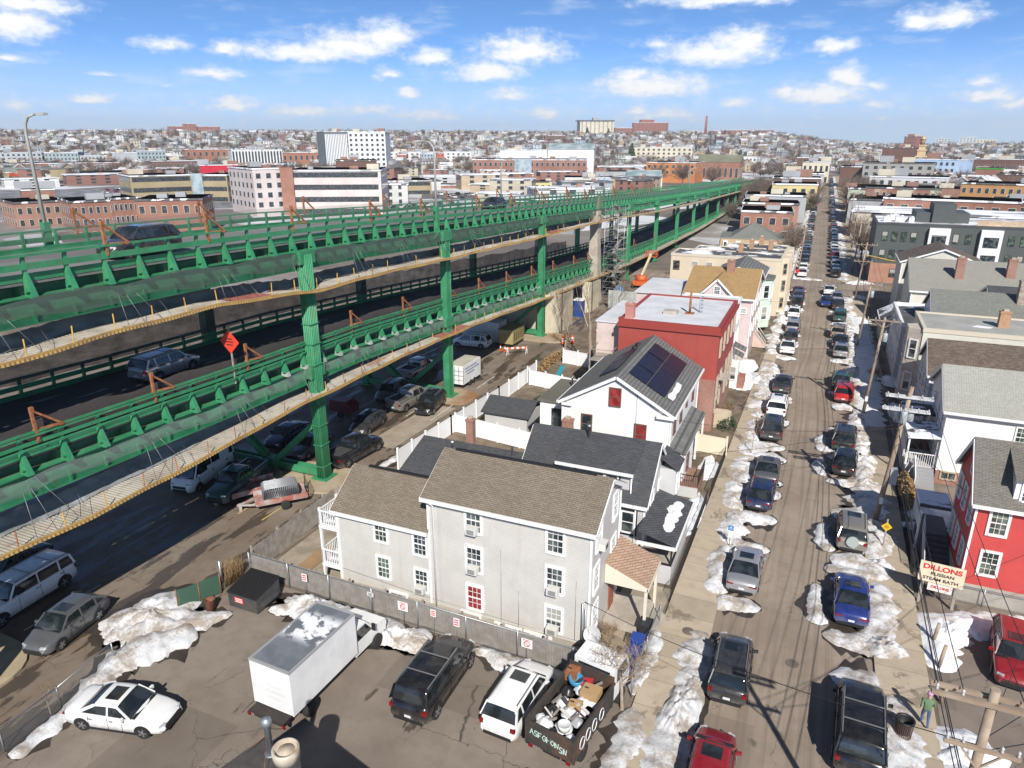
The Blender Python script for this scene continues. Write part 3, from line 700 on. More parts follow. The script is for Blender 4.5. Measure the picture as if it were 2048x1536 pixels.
def brackets():
    for Z, lo in ((ZU, 0), (ZL, 1)):
        ys = ysteps(YB+1, YE-4, 2.05); rest = MB()
        for i, y in enumerate(ys):
            grey = bool(lo and 36 < y < 90 and random.random() < .75)
            if i < 50:
                g = MB(); bracket_geo(g, XN+.14, y, Z, 1, grey)
                g.build('bracket', [GREEN, PRIMER], bridge)
            else: bracket_geo(rest, XN+.14, y, Z, 1)
            bracket_geo(rest, XF-.14, y, Z, -1)
        tag(rest.build('bracket', [GREEN, PRIMER], bridge), kind='stuff')
brackets()
# -------- columns and bents
BENT = [13.5, 40.5, 61.2, 87.5]
BENT2 = [133, 157, 181, 205, 229, 253, 277, 301]
def column(x, y, ribs, top):
    g = MB(); w, d = (.33, .44) if ribs else (.34, .46)
    if ribs:
        g.box(x-w, x+w, y-d, y+d, .15, top)
        for k in (-2, -1, 0, 1, 2): g.tube([(x+w, y+k*.175, .15), (x+w, y+k*.175, top)], .08, 8)
        for k in (-1.5, -.5, .5, 1.5): g.tube([(x+k*.16, y-d, .15), (x+k*.16, y-d, top)], .075, 8)
        for z in (1.2, 3, 4.6, 6.2, 9.4, 11, 12.5, 14): g.box(x-w-.03, x+w+.13, y-d-.12, y+d+.03, z, z+.05)
    else:
        g.box(x-w, x+w, y-d, y-d+.09, .15, top); g.box(x-w, x+w, y+d-.09, y+d, .15, top); g.box(x-w+.12, x+w-.08, y-d+.09, y+d-.09, .15, top)
    g.box(x-.7, x+.7, y-.75, y+.75, .14, .24)
    for k in (ZL(y)-1.1, ZU(y)-1.1): g.box(x-w-.05, x+w+.02, y-d-.35, y+d+.35, k-.5, k+.4)
    g.build('column', GREEN, bridge)
for i, y in enumerate(BENT+BENT2):
    xn, xf = -33.45, -43.5
    column(xn, y, i == 1, ZU(y)-.95); column(xf, y, False, ZU(y)-.95)
    g = MB()
    for Z in (ZL, ZU): g.box(xf, xn, y-.3, y+.3, Z(y)-2.1, Z(y)-1.25)
    g.build('cross_girder', GREEN, bridge)
    if y < 140:
        for a, b in (((xn, y, 5.0), (-38.1, y, .75)), ((xf, y, 5.0), (-38.9, y, .75))):
            g = MB(); g.beam((a[0], y-.22, a[2]), (b[0], y-.22, b[2]), .14, .42); g.beam((a[0], y+.22, a[2]), (b[0], y+.22, b[2]), .14, .42); g.beam(a, b, .4, .1)
            g.build('brace', GREEN, bridge)
        g = MB(); g.box(xf, xn, y-.36, y-.2, .3, .85); g.box(xf, xn, y+.2, y+.36, .3, .85); g.box(xf, xn, y-.2, y+.2, .48, .6); g.box(-39.1, -37.9, y-.4, y+.4, .25, 1.0)
        g.build('bottom_strut', GREEN, bridge)
# concrete piers
PIERC = P('pier_concrete', (0.46, 0.41, 0.33), (0.36, 0.32, 0.26), 0.8, 0.9, dirt=(0.24, 0.2, 0.15))
for y in (112.0, 325.0, 350, 375):
    g = MB(); zt = ZU(y)-1.8
    for x in (-33.6, -43.0):
        rows = []
        for z, w, d in ((0, 1.15, 1.3), (1.5, 1.0, 1.15), (zt*.8, .62, .85), (zt*.92, .75, .95), (zt, 1.0, 1.1)):
            rows.append([(x-w, y-d, z), (x+w, y-d, z), (x+w, y+d, z), (x-w, y+d, z)])
        g.grid(rows, close=True, smooth=False)
    g.box(-43.6, -33.0, y-.9, y+.9, zt, zt+.7); g.box(-43.0, -33.6, y-.5, y+.5, ZL(y)-2.4, ZL(y)-1.75)
    g.build('pier', PIERC, bridge)
# service pipes, joints
for Z in (ZU, ZL): g = MB(); y = 113.6; g.box(XN+.1, XN+.6, y-.7, y+.7, Z(y)-1.8, Z(y)+1.3); g.build('expansion_joint', P('joint_steel', (.12, .2, .13), (.2, .16, .1), 2, .7), bridge)
def rail_lights():  # row of small pale drain covers along the deck edge
    g = MB()
    for y in ysteps(16, 120, 1.35): g.box(XN-.9, XN-.75, y-.25, y+.25, ZU(y)+.01, ZU(y)+.06)
    g.build('drain', P('drain_cover', (.5, .45, .28), (.3, .27, .18), 3, .7), bridge)
rail_lights()
# rusty outriggers clamped to the rails
def outrigger(x, y, Z, s):
    g = MB(); z = Z(y)+1.1
    g.beam((x, y, z-.5), (x, y-.05, z+1.15), .13, .13); g.beam((x, y, z+1.1), (x+.15*s, y+1.15, z+.12), .1, .1)
    g.beam((x-.1*s, y-.1, z+.1), (x+.15*s, y+1.25, z+.06), .1, .1); g.box(x-.08, x+.08, y-.1, y+.08, z+1.05, z+1.28); g.box(x-.05, x+.17, y+1.05, y+1.3, z-.03, z+.1)
    return g.build('outrigger', RUST, bridge)
for y in (17.8, 25.6, 32.4, 40, 49.5, 57.5, 69, 78, 88, 98, 106, 122, 136, 150, 166): outrigger(XN+.25, y, ZU, 1);
for y in (19.5, 26.3, 33.6, 45.2, 53, 61.6, 68.5, 76, 84, 92, 101, 108, 124, 138, 156): outrigger(XN+.3, y+.6, ZL, 1)
for y in (22, 31, 41, 53, 66, 80, 95, 110, 125, 140, 156, 172): outrigger(XF-.25, y, ZU, 1)
# -------- hung work platforms
def platform_mats():
    m, n, b = newmat('platform_corrugated_deck'); tc = n('TexCoord', out=3)
    f = n('TexNoise', tc, None, 0.45, 7.0, 0.65); y = n('SeparateXYZ', tc, out=1)
    colr = n.mix(n.smooth(f, 0.34, 0.62), (0.30, 0.265, 0.215), (0.42, 0.385, 0.33))
    r = n('TexNoise', n('VectorMath', tc, (0.5, 0.12, 0.5), operation='MULTIPLY'), None, 1.0, 6.0, 0.65)
    colr = n.mix(n.math('MULTIPLY', n.smooth(r, 0.56, 0.68), 0.75), colr, (0.30, 0.13, 0.05))
    d = n('TexNoise', tc, None, 2.0, 5.0, 0.65)
    colr = n.mix(n.math('MULTIPLY', n.smooth(d, 0.55, 0.7), 0.6), colr, (0.11, 0.095, 0.08))
    n.put(b.inputs['Base Color'], colr); b.inputs['Roughness'].default_value = 0.8
    return m
PLATM = platform_mats()
YEDGE = P('yellow_edge_board', (0.46, 0.29, 0.085), (0.36, 0.22, 0.08), 1.6, 0.8, dirt=(0.22, 0.13, 0.06))
YPOST = P('yellow_post', (0.55, 0.34, 0.06), (0.42, 0.24, 0.05), 3, .7, dirt=(0.28, 0.12, 0.04))
CABLE = plain('steel_cable', (.3, .3, .29), .5, .6)
TARPG = P('grey_plastic_sheet', (0.30, 0.31, 0.31), (0.2, 0.21, 0.21), .9, .45, dirt=(.12, .11, .1))
RED_TARP = P('faded_red_sheet', (0.36, 0.13, 0.10), (0.30, 0.10, 0.08), 1.0, .8)
ZPU = [(8, 15.3), (23, 15.75), (31, 15.75), (40, 15.0), (49, 14.85), (60, 14.4), (88, 13.55), (115, 12.9), (150, 11.2), (215, 8.9), (396, 3.6)]
ZPL = [(8, 7.3), (21, 6.85), (26, 6.85), (38, 7.3), (51, 7.2), (66, 6.7), (88, 5.3), (139, 3.0), (212, 1.3), (396, .6)]
def platform(tab, label, ZG, far):
    t = thing('work_platform', label, 'work platform', (-33, 40, 0), 0, 'hanging work platforms under the bridge decks')
    sag = lambda y: 0.07*sin(y*pi/6.85)**2 + .10*nz(y*.13, 3)
    Zp = lambda y: lerp_tab(tab, y) + sag(y)
    x0, x1 = -34.9, -32.35
    g = MB(); rows = []; y = 9.0; st = 0.085; k = 0
    lim = 130.0
    while y < lim:
        dz = .022 if (k//2) % 2 else 0
        rows.append([(x0, y, Zp(y)+dz), (x1, y, Zp(y)+dz)]); k += 1; y += (.025 if k % 2 else .075)
    rows.append([(x0, lim, Zp(lim)), (x1, lim, Zp(lim))])
    for y in (145, 160, 180, 215, 260, 320, far): rows.append([(x0, y, lerp_tab(tab, y)), (x1, y, lerp_tab(tab, y))])
    g.grid(rows, smooth=False)
    g.build('deck_panel', PLATM, t)
    # wavy edge board
    g = MB(); rows = []; y = 9.0; k = 0
    while y < lim:
        o = .035 if k % 2 else 0; rows.append([(x1+o, y, Zp(y)+.07), (x1+o, y, Zp(y)-.06)]); y += .11; k += 1
    for y in (lim+1, 160, 215, 260, 320, far): rows.append([(x1, y, lerp_tab(tab, y)+.06), (x1, y, lerp_tab(tab, y)-.13)])
    g.grid(rows, smooth=False)
    ys = ysteps(9, 120, 1.7)
    for p, q in zip(ys, ys[1:]): g.beam((x1-.05, p, Zp(p)+.1), (x1-.05, q, Zp(q)+.1), .1, .09)
    g.build('edge_board', YEDGE, t)
    # underside trusses
    for x in (x0+.3, x1-.4):
        g = MB()
        for p, q in zip(ys, ys[1:]): g.beam((x, p, Zp(p)-.12), (x, q, Zp(q)-.12), .06, .1)
        g.build('underside_beam', RUST, t)
    # posts
    for i, y in enumerate(ysteps(10.5, 150, 2.3)[:60]):
        if random.random() < .12: continue
        g = MB(); l = .06*random.uniform(-1, 1); g.beam((x1-.12, y, Zp(y)), (x1-.12+l, y+l, Zp(y)+.95), .055, .055)
        g.build('post', YPOST if random.random() < .75 else RUST, t)
    # hanger cables
    for y in ysteps(12, 150, 6.85):
        for dy in (-.5, .5, 1.9):
            g = MB(); g.tube([(x1-.2-.4*(dy > 1), y+dy, Zp(y)), (XN+.5, y+dy*.3, ZG(y)-1.0)], .016, 3); g.build('hanger_cable', CABLE, t)
        g = MB(); g.tube([(x1-.1, y+2.2, Zp(y)), (x0+1.1, y+2.6, Zp(y)+.8)], .016, 3); g.build('hanger_cable', CABLE, t)
    # crumpled grey sheeting along the inner side
    g = MB(); rows = []; y = 9.0
    while y < 118:
        w = .45+.3*nz(y*.5, 1)+.12*nz(y*2.2, 4); r = []
        for j in range(6):
            u = j/5; r.append((x0-.35+u*(.6+w*.8), y+.2*nz(y, j), Zp(y)+.06+.55*(1-u)**1.5+.10*nz(y*1.5, u*3, 7)+.05*nz(y*4, u*5, 2)))
        rows.append(r); y += .28
    g.grid(rows); g.build('plastic_sheet', TARPG, t)
    rs = ((33, 36.5), (90, 95)) if far > 380 else ((58.5, 64.5),)
    for a, b_ in rs: g = MB(); g.grid([[(x0+.5, y, Zp(y)+.05), (x1-.1, y, Zp(y)+.05)] for y in (a, (a+b_)/2, b_)], smooth=False); g.build('faded_sheet', RED_TARP, t)
    return t
platform(ZPU, 'upper corrugated work platform with wavy yellow edge hung below the top deck', ZU, 390)
platform(ZPL, 'lower corrugated work platform with wavy yellow edge hung above the alley', ZL, 300)
# -------- debris nets
NETG = netm('debris_net_green', (0.11, 0.15, 0.12), 0.62)
NETL = netm('debris_net_pale', (0.30, 0.33, 0.31), 0.42)
NETD = netm('snow_fence_brown', (0.11, 0.09, 0.08), 0.72)
def net(label, m, x, Zt, Zb, a, b, swing, name='debris_net'):
    g = MB(); rows = []; y = a
    while y < b:
        r = []
        for j in range(7):
            u = j/6; zt, zb = Zt(y), Zb(y)
            r.append((x+swing*sin(u*pi)*(1+.8*nz(y*.4, 2))+.06*nz(y*1.3, u*4), y+.1*nz(y, u*3, 5), zt+(zb-zt)*u+.12*nz(y*.6, 9)*(1 if j in (0, 6) else .6)))
        rows.append(r); y += .45
    g.grid(rows)
    return tag(g.build(name, m), label, 'net', 'debris nets on the bridge')
net('dark draped debris net along the upper deck girder', NETG, XN+.62, lambda y: ZU(y)-.78+.1*sin(y*.9), lambda y: ZU(y)-1.6-.28*sin(y*.46)**2, 9, 118, .05)
net('pale draped debris net along the lower deck girder', NETL, XN+.62, lambda y: ZL(y)-.85+.08*sin(y), lambda y: ZL(y)-1.5-.2*sin(y*.46)**2, 9, 118, .05)
net('brown mesh screen standing along the lower roadway behind the green rail', NETD, XN-.25, lambda y: ZL(y)+1.55+.1*sin(y*.9), lambda y: ZL(y)+.05, 9, 125, .05)
net('dark mesh screen hanging along the far side of the lower roadway', NETD, XF+.1, lambda y: ZL(y)+2.7+.1*sin(y*.7), lambda y: ZL(y)+.9, 9, 125, .04)  # added dark sheet standing in for the shaded gap and far-side platforms
net('grey mesh screen along the far side of the upper deck', netm('mesh_grey', (.2, .21, .2), .3), XF+.3, lambda y: ZU(y)+1.5, lambda y: ZU(y)+.5, 9, 160, .03)
# -------- plastic curtains round the concrete pier
CURT = P('cream_plastic_curtain', (0.56, 0.50, 0.36), (0.44, 0.40, 0.30), 0.5, 0.6, dirt=(0.3, 0.24, 0.17))
def curtain(label, pts, zt):
    g = MB(); rows = []
    for (x, y), (x2, y2) in zip(pts, pts[1:]):
        L = hypot(x2-x, y2-y); k = max(3, int(L/.35))
        for i in range(k+1):
            u = i/k; px, py = x+(x2-x)*u, y+(y2-y)*u; o = .09*sin(i*1.9)+.1*nz(px, py)
            rows.append([(px+o, py+o*.3, zt(py)*q+.02) for q in (0, .25, .5, .75, 1)])
    g.grid(rows); return tag(g.build('protective_curtain', CURT), label, 'curtain', 'cream curtains under the bridge')
curtain('cream plastic curtain wall standing between two green columns under the bridge', [(-43, 88.4), (-33.9, 88.4)], lambda y: ZL(y)-2.0)
curtain('bulging pale curtain wrapped round the first bay beside the bare trees', [(-33.2, 88.6), (-31.6, 90.5), (-31.8, 96), (-33.4, 98)], lambda y: ZL(y)-1.9)
curtain('narrow pale curtain beside the blue portable toilet', [(-32.6, 103), (-31.4, 104), (-31.6, 108)], lambda y: ZL(y)-1.7)
# -------- scaffold stair tower
def scaffold():
    t = thing('scaffold_stair', 'grey tube scaffold stair tower climbing beside the concrete bridge pier', 'scaffold', (-31, 116, 0))
    SC = plain('scaffold_tube', (.45, .45, .43), .4, .6); g = MB()
    xs, ys = (-32.4, -30.2), (113.2, 117.2, 119.4)
    for x in xs:
        for y in ys: g.tube([(x, y, 0), (x, y, 15.4)], .045, 4)
    for k in range(8):
        z = 1.9*k+.3
        for x in xs:
            g.beam((x, ys[0], z), (x, ys[2], z), .06, .06); g.beam((x, ys[0], z+1.0), (x, ys[2], z+1.0), .05, .05)
        for y in ys: g.beam((xs[0], y, z), (xs[1], y, z), .06, .06); g.beam((xs[0], y, z+1), (xs[1], y, z+1), .05, .05)
        g.beam((xs[0], ys[0], z), (xs[0], ys[1], z+1.9), .05, .05)
    g.build('frame', SC, t)
    for k in range(8):
        z = 1.9*k+.3; g = MB(); a, b_ = ((ys[0], ys[1]), (ys[1], ys[0]))[k % 2]
        g.beam((-30.8, a, z), (-30.8, b_, z+1.9), .6, .08); g.build('stair_flight', SC, t)
        g = MB(); g.box(-32.3, -30.3, ys[1], ys[2], z-.03, z+.02); g.build('landing', PLATM, t)
scaffold()
# ================================================================ houses
WMESH = {}
FACES = {'-y': (Vector((1,0,0)), Vector((0,-1,0))), '+y': (Vector((-1,0,0)), Vector((0,1,0))), '+x': (Vector((0,1,0)), Vector((1,0,0))), '-x': (Vector((0,-1,0)), Vector((-1,0,0)))}
def basis(face):
    if isinstance(face, str): return FACES[face]
    a = radians(face); return Vector((-sin(a)*-1 if False else cos(a+pi/2), sin(a+pi/2), 0)), Vector((cos(a), sin(a), 0))
def window(par, face, p, w=.9, h=1.45, frame=None, trim=.11, style='dh', pane=None, name='window', depth=.07):
    """one window: frame mesh (part) with its pane (sub-part); p = centre on the wall plane"""
    frame = frame or WHITE; pane = pane or GLASS
    U, N = basis(face); key = (str(face), w, h, frame.name, trim, style, depth)
    if key not in WMESH:
        g = MB(); V = Vector((0,0,1))
        def bar(u0, u1, v0, v1, d0, d1):
            g.obox(U*(u0+u1)/2+V*(v0+v1)/2+N*(d0+d1)/2, U*(u1-u0)/2, N*(d1-d0)/2, V*(v1-v0)/2)
        a, b = w/2, h/2
        bar(-a-trim, -a, -b-trim, b+trim, -.01, depth); bar(a, a+trim, -b-trim, b+trim, -.01, depth)
        bar(-a, a, b, b+trim, -.01, depth); bar(-a, a, -b-trim, -b, -.01, depth+.03)
        if style in ('dh', 'grid'):
            bar(-a, a, -.03, .03, .0, depth*.7)
            if style == 'grid':
                for k in (-1, 1): bar(k*w/6-.012, k*w/6+.012, -b, b, 0, depth*.45)
                for k in (-.25, .25): bar(-a, a, k*h-.012, k*h+.012, 0, depth*.45)
        elif style == 'slide': bar(-.03, .03, -b, b, 0, depth*.7)
        elif style == 'triple':
            for k in (-1, 1): bar(k*w/6-.04, k*w/6+.04, -b, b, 0, depth*.7)
        m1 = bpy.data.meshes.new('window'); m1.from_pydata(g.v, [], g.f); m1.materials.append(frame)
        q = MB(); q.face([U*-a+V*-b+N*.015, U*a+V*-b+N*.015, U*a+V*b+N*.015, U*-a+V*b+N*.015])
        m2 = bpy.data.meshes.new('pane'); m2.from_pydata(q.v, [], q.f); m2.materials.append(pane)
        WMESH[key] = (m1, m2)
    m1, m2 = WMESH[key]
    o = bpy.data.objects.new(name, m1); COL.objects.link(o)
    base = Vector(WLOC.get(par.name, (0,0,0))); o.parent = par; o.location = Vector(p)-base
    q = bpy.data.objects.new('pane', m2); COL.objects.link(q); q.parent = o
    if m2.materials[0] is not pane:
        q.material_slots[0].link = 'OBJECT'; q.material_slots[0].material = pane
    return o
def air_con(par, face, p):
    U, N = basis(face); g = MB(); V = Vector((0,0,1)); p = Vector(p)
    g.obox(p+N*.22, U*.3, N*.22, V*.19);
    for k in range(5): g.obox(p+N*.445+V*(-.12+.055*k), U*.2, N*.008, V*.012, 1)
    return g.build('air_conditioner', [plain('ac_casing', (.62, .61, .57), .5), DKGREY], par)
def dish(par, p, face, r=.38):
    U, N = basis(face); g = MB(); p = Vector(p); rows = []
    ax = (N*.85+Vector((0,0,.5))).normalized(); a = ax.orthogonal().normalized(); b = ax.cross(a)
    for i in range(5):
        q = i/4; rows.append([p+(a*cos(t*pi/8)+b*sin(t*pi/8))*r*q+ax*(.25*r*q*q) for t in range(16)])
    g.grid(rows, close=True); g.tube([p+N*-.3, p], .03, 5); g.tube([p-b*r*.9, p+ax*r*1.1], .012, 4)
    return g.build('satellite_dish', plain('dish_grey', (.5, .5, .5), .5), par)
def chimney(par, x, y, z0, z1, w=.6, d=.6, m=None, cap=None):
    g = MB(); g.box(x-w/2, x+w/2, y-d/2, y+d/2, z0, z1); g.box(x-w/2-.05, x+w/2+.05, y-d/2-.05, y+d/2+.05, z1-.18, z1-.06)
    g.box(x-w/4, x+w/4, y-d/4, y+d/4, z1, z1+.18, 1)
    return g.build('chimney', [m or BRICKCH, cap or CONC], par)
def vent(par, x, y, z0, z1, r=.06, m=None):
    g = MB(); g.lathe((x, y, 0), [(r, z0), (r, z1), (r*1.7, z1), (r*1.7, z1+.08), (.01, z1+.12)], 8)
    return g.build('vent_pipe', m or WHITE, par)
class House:
    """rectangular house with walls, roof, trim and windows as parts"""
    def __init__(s, name, label, x0, x1, y0, y1, ze, wall, roof, kind='gable', axis='x', zr=None, rp=None, over=.3, found=None, zf=.0, cat='house', group=None, trim=None, z0=0.0, eave_t=.2, parapet=None):
        s.x0, s.x1, s.y0, s.y1, s.ze, s.zr = x0, x1, y0, y1, ze, zr
        trim = trim or WHITE; s.trim = trim
        s.t = thing(name, label, cat, ((x0+x1)/2, (y0+y1)/2, 0), 0, group)
        zb = z0+zf
        if zf > 0:
            g = MB(); g.box(x0-.02, x1+.02, y0-.02, y1+.02, z0-.3, zb); g.build('foundation', found or CONC, s.t)
        g = MB()
        zb -= .01 if zf == 0 else 0
        if kind == 'gable' and axis == 'x':
            yr = rp if rp is not None else (y0+y1)/2; s.rp = yr
            poly = [(y0, zb), (y1, zb), (y1, ze), (yr, zr), (y0, ze)]
            g.prism([(x0, y, z) for y, z in poly], (x1-x0, 0, 0))
        elif kind == 'gable':
            xr = rp if rp is not None else (x0+x1)/2; s.rp = xr
            poly = [(x0, zb), (x0, ze), (xr, zr), (x1, ze), (x1, zb)]
            g.prism([(x, y0, z) for x, z in poly], (0, y1-y0, 0))
        else: g.box(x0, x1, y0, y1, zb, ze)
        g.build('wall', wall, s.t)
        g = MB(); tg = MB(); th = .12; o = over
        if kind == 'gable' and axis == 'x':
            for ya, sg in ((y0, -1), (y1, 1)):
                sl = (zr-ze)/abs(ya-yr); yo = ya+sg*o; zo = ze-sl*o
                g.prism([(x0-o, yr, zr+.02), (x0-o, yo, zo+.02), (x0-o, yo, zo+th), (x0-o, yr, zr+th+.02)], (x1-x0+2*o, 0, 0))
                tg.box(x0-o, x1+o, min(yo, yo+sg*.11)-.0, max(yo, yo+sg*.11), zo-.11, zo+.08)
                for xe, d in ((x0-o, -1), (x1+o, 1)):
                    tg.beam((xe+d*.02, yr, zr-.06), (xe+d*.02, yo, zo-.06), .05, .22)
                tg.box(x0-.0, x1+.0, min(ya, yo), max(ya, yo), zo-.1, zo-.06) if o > .1 else None
        elif kind == 'gable':
            for xa, sg in ((x0, -1), (x1, 1)):
                sl = (zr-ze)/abs(xa-xr); xo = xa+sg*o; zo = ze-sl*o
                g.prism([(xr, y0-o, zr+.02), (xo, y0-o, zo+.02), (xo, y0-o, zo+th), (xr, y0-o, zr+th+.02)], (0, y1-y0+2*o, 0))
                tg.box(min(xo, xo+sg*.11), max(xo, xo+sg*.11), y0-o, y1+o, zo-.11, zo+.08)
                for yeg, d in ((y0-o, -1), (y1+o, 1)):
                    tg.beam((xr, yeg+d*.02, zr-.06), (xo, yeg+d*.02, zo-.06), .05, .22)
        elif kind == 'flat':
            g.box(x0+.25, x1-.25, y0+.25, y1-.25, ze-.1, ze+.02)
            pm = parapet or trim
            for a in ((x0-.06, x1+.06, y0-.06, y0+.25), (x0-.06, x1+.06, y1-.25, y1+.06), (x0-.06, x0+.25, y0+.25, y1-.25), (x1-.25, x1+.06, y0+.25, y1-.25)):
                tg.box(*a, ze-.25, ze+.14)
            trim = pm
        elif kind == 'hip':
            dx, dy = x1-x0, y1-y0; cx, cy = (x0+x1)/2, (y0+y1)/2
            h = max(0, abs(dx-dy)/2); r = [(cx-h if dx > dy else cx, cy-h if dy > dx else cy, zr), (cx+h if dx > dy else cx, cy+h if dy > dx else cy, zr)]
            A, B, C, D = (x0-o, y0-o, ze), (x1+o, y0-o, ze), (x1+o, y1+o, ze), (x0-o, y1+o, ze)
            if dx > dy: fs = [(A, B, r[1], r[0]), (B, C, r[1]), (C, D, r[0], r[1]), (D, A, r[0])]
            else: fs = [(A, B, r[0]), (B, C, r[1], r[0]), (C, D, r[1]), (D, A, r[0], r[1])]
            for f in fs: g.face(f)
            g.face([A, D, C, B]); tg.box(x0-o, x1+o, y0-o, y1+o, ze-.2, ze-.004)
        elif kind == 'shed':   # zr = height at far side y1
            g.prism([(x0-o, y0-o, ze+.02), (x0-o, y1, zr+.02), (x0-o, y1, zr+th), (x0-o, y0-o, ze+th)], (x1-x0+2*o, 0, 0))
            tg.box(x0-o, x1+o, y0-o-.08, y0-o, ze-.1, ze+.1)
        s.roof = g.build('roof', roof, s.t)
        if tg.f: tg.build('eaves_trim', trim, s.t)
        # corner boards
        if kind != 'flat':
            for x in (x0, x1):
                for y in (y0, y1): c = MB(); c.box(x-.05 if x == x0 else x-.07, x+.07 if x == x0 else x+.05, y-.05 if y == y0 else y-.07, y+.07 if y == y0 else y+.05, zb, ze-.12); c.build('corner_board', trim, s.t)
    def plane(s, face, u, z):
        return {'-y': (u, s.y0, z), '+y': (u, s.y1, z), '+x': (s.x1, u, z), '-x': (s.x0, u, z)}[face]
    def win(s, face, u, z, w=.85, h=1.4, **k): return window(s.t, face, s.plane(face, u, z), w, h, frame=k.pop('frame', s.trim), **k)
    def wins(s, face, us, zs, w=.85, h=1.4, **k):
        for u in us:
            for z in zs: s.win(face, u, z, w, h, **dict(k))
    def box(s, name, m, *a):
        g = MB(); g.box(*a); return g.build(name, m, s.t)
GLG = glassm('window_glass_green', (0.035, 0.05, 0.04), (0.12, 0.16, 0.12))
GLR = glassm('window_glass_red', (0.20, 0.02, 0.02), (0.34, 0.05, 0.05))
GLW = glassm('window_glass_blind', (0.10, 0.11, 0.11), (0.38, 0.39, 0.38))
BRN = P('brown_trim', (.16, .085, .065), (.12, .07, .055), 4, .6)
GREYSID = siding('siding_light_grey', (0.57, 0.545, 0.505)); PALESID = siding('siding_pale_grey', (0.55, 0.54, 0.535)); WHITESID = siding('siding_white', (0.80, 0.79, 0.76), .12, .85)
R_BRN = shingle('shingle_brown', (0.165, 0.133, 0.098), (0.225, 0.188, 0.142), 'x'); R_BLK = shingle('shingle_charcoal', (0.052, 0.054, 0.06), (0.085, 0.088, 0.096), 'x')
R_GRY = shingle('shingle_grey', (0.125, 0.125, 0.12), (0.18, 0.178, 0.168), 'y'); R_TAN = shingle('shingle_tan', (0.33, 0.205, 0.085), (0.43, 0.285, 0.13), 'x')
R_LGT = shingle('shingle_light_grey', (0.33, 0.325, 0.285), (0.40, 0.395, 0.35), 'x'); R_OLD = shingle('shingle_mottled_brown', (0.085, 0.062, 0.048), (0.19, 0.145, 0.115), 'x')
R_GRN = shingle('shingle_grey_green', (0.16, 0.165, 0.145), (0.22, 0.225, 0.20), 'x')
R_ORG = shingle('shingle_salmon', (0.38, 0.245, 0.165), (0.46, 0.31, 0.215), 'x')
FR_DK = flatroof('membrane_dark', (0.06, 0.062, 0.068), (0.10, 0.10, 0.105), .55); FR_LT = flatroof('membrane_white', (0.62, 0.63, 0.65), (0.52, 0.52, 0.54), 0); FR_GY = flatroof('membrane_grey', (0.36, 0.36, 0.33), (0.30, 0.30, 0.27), .12)
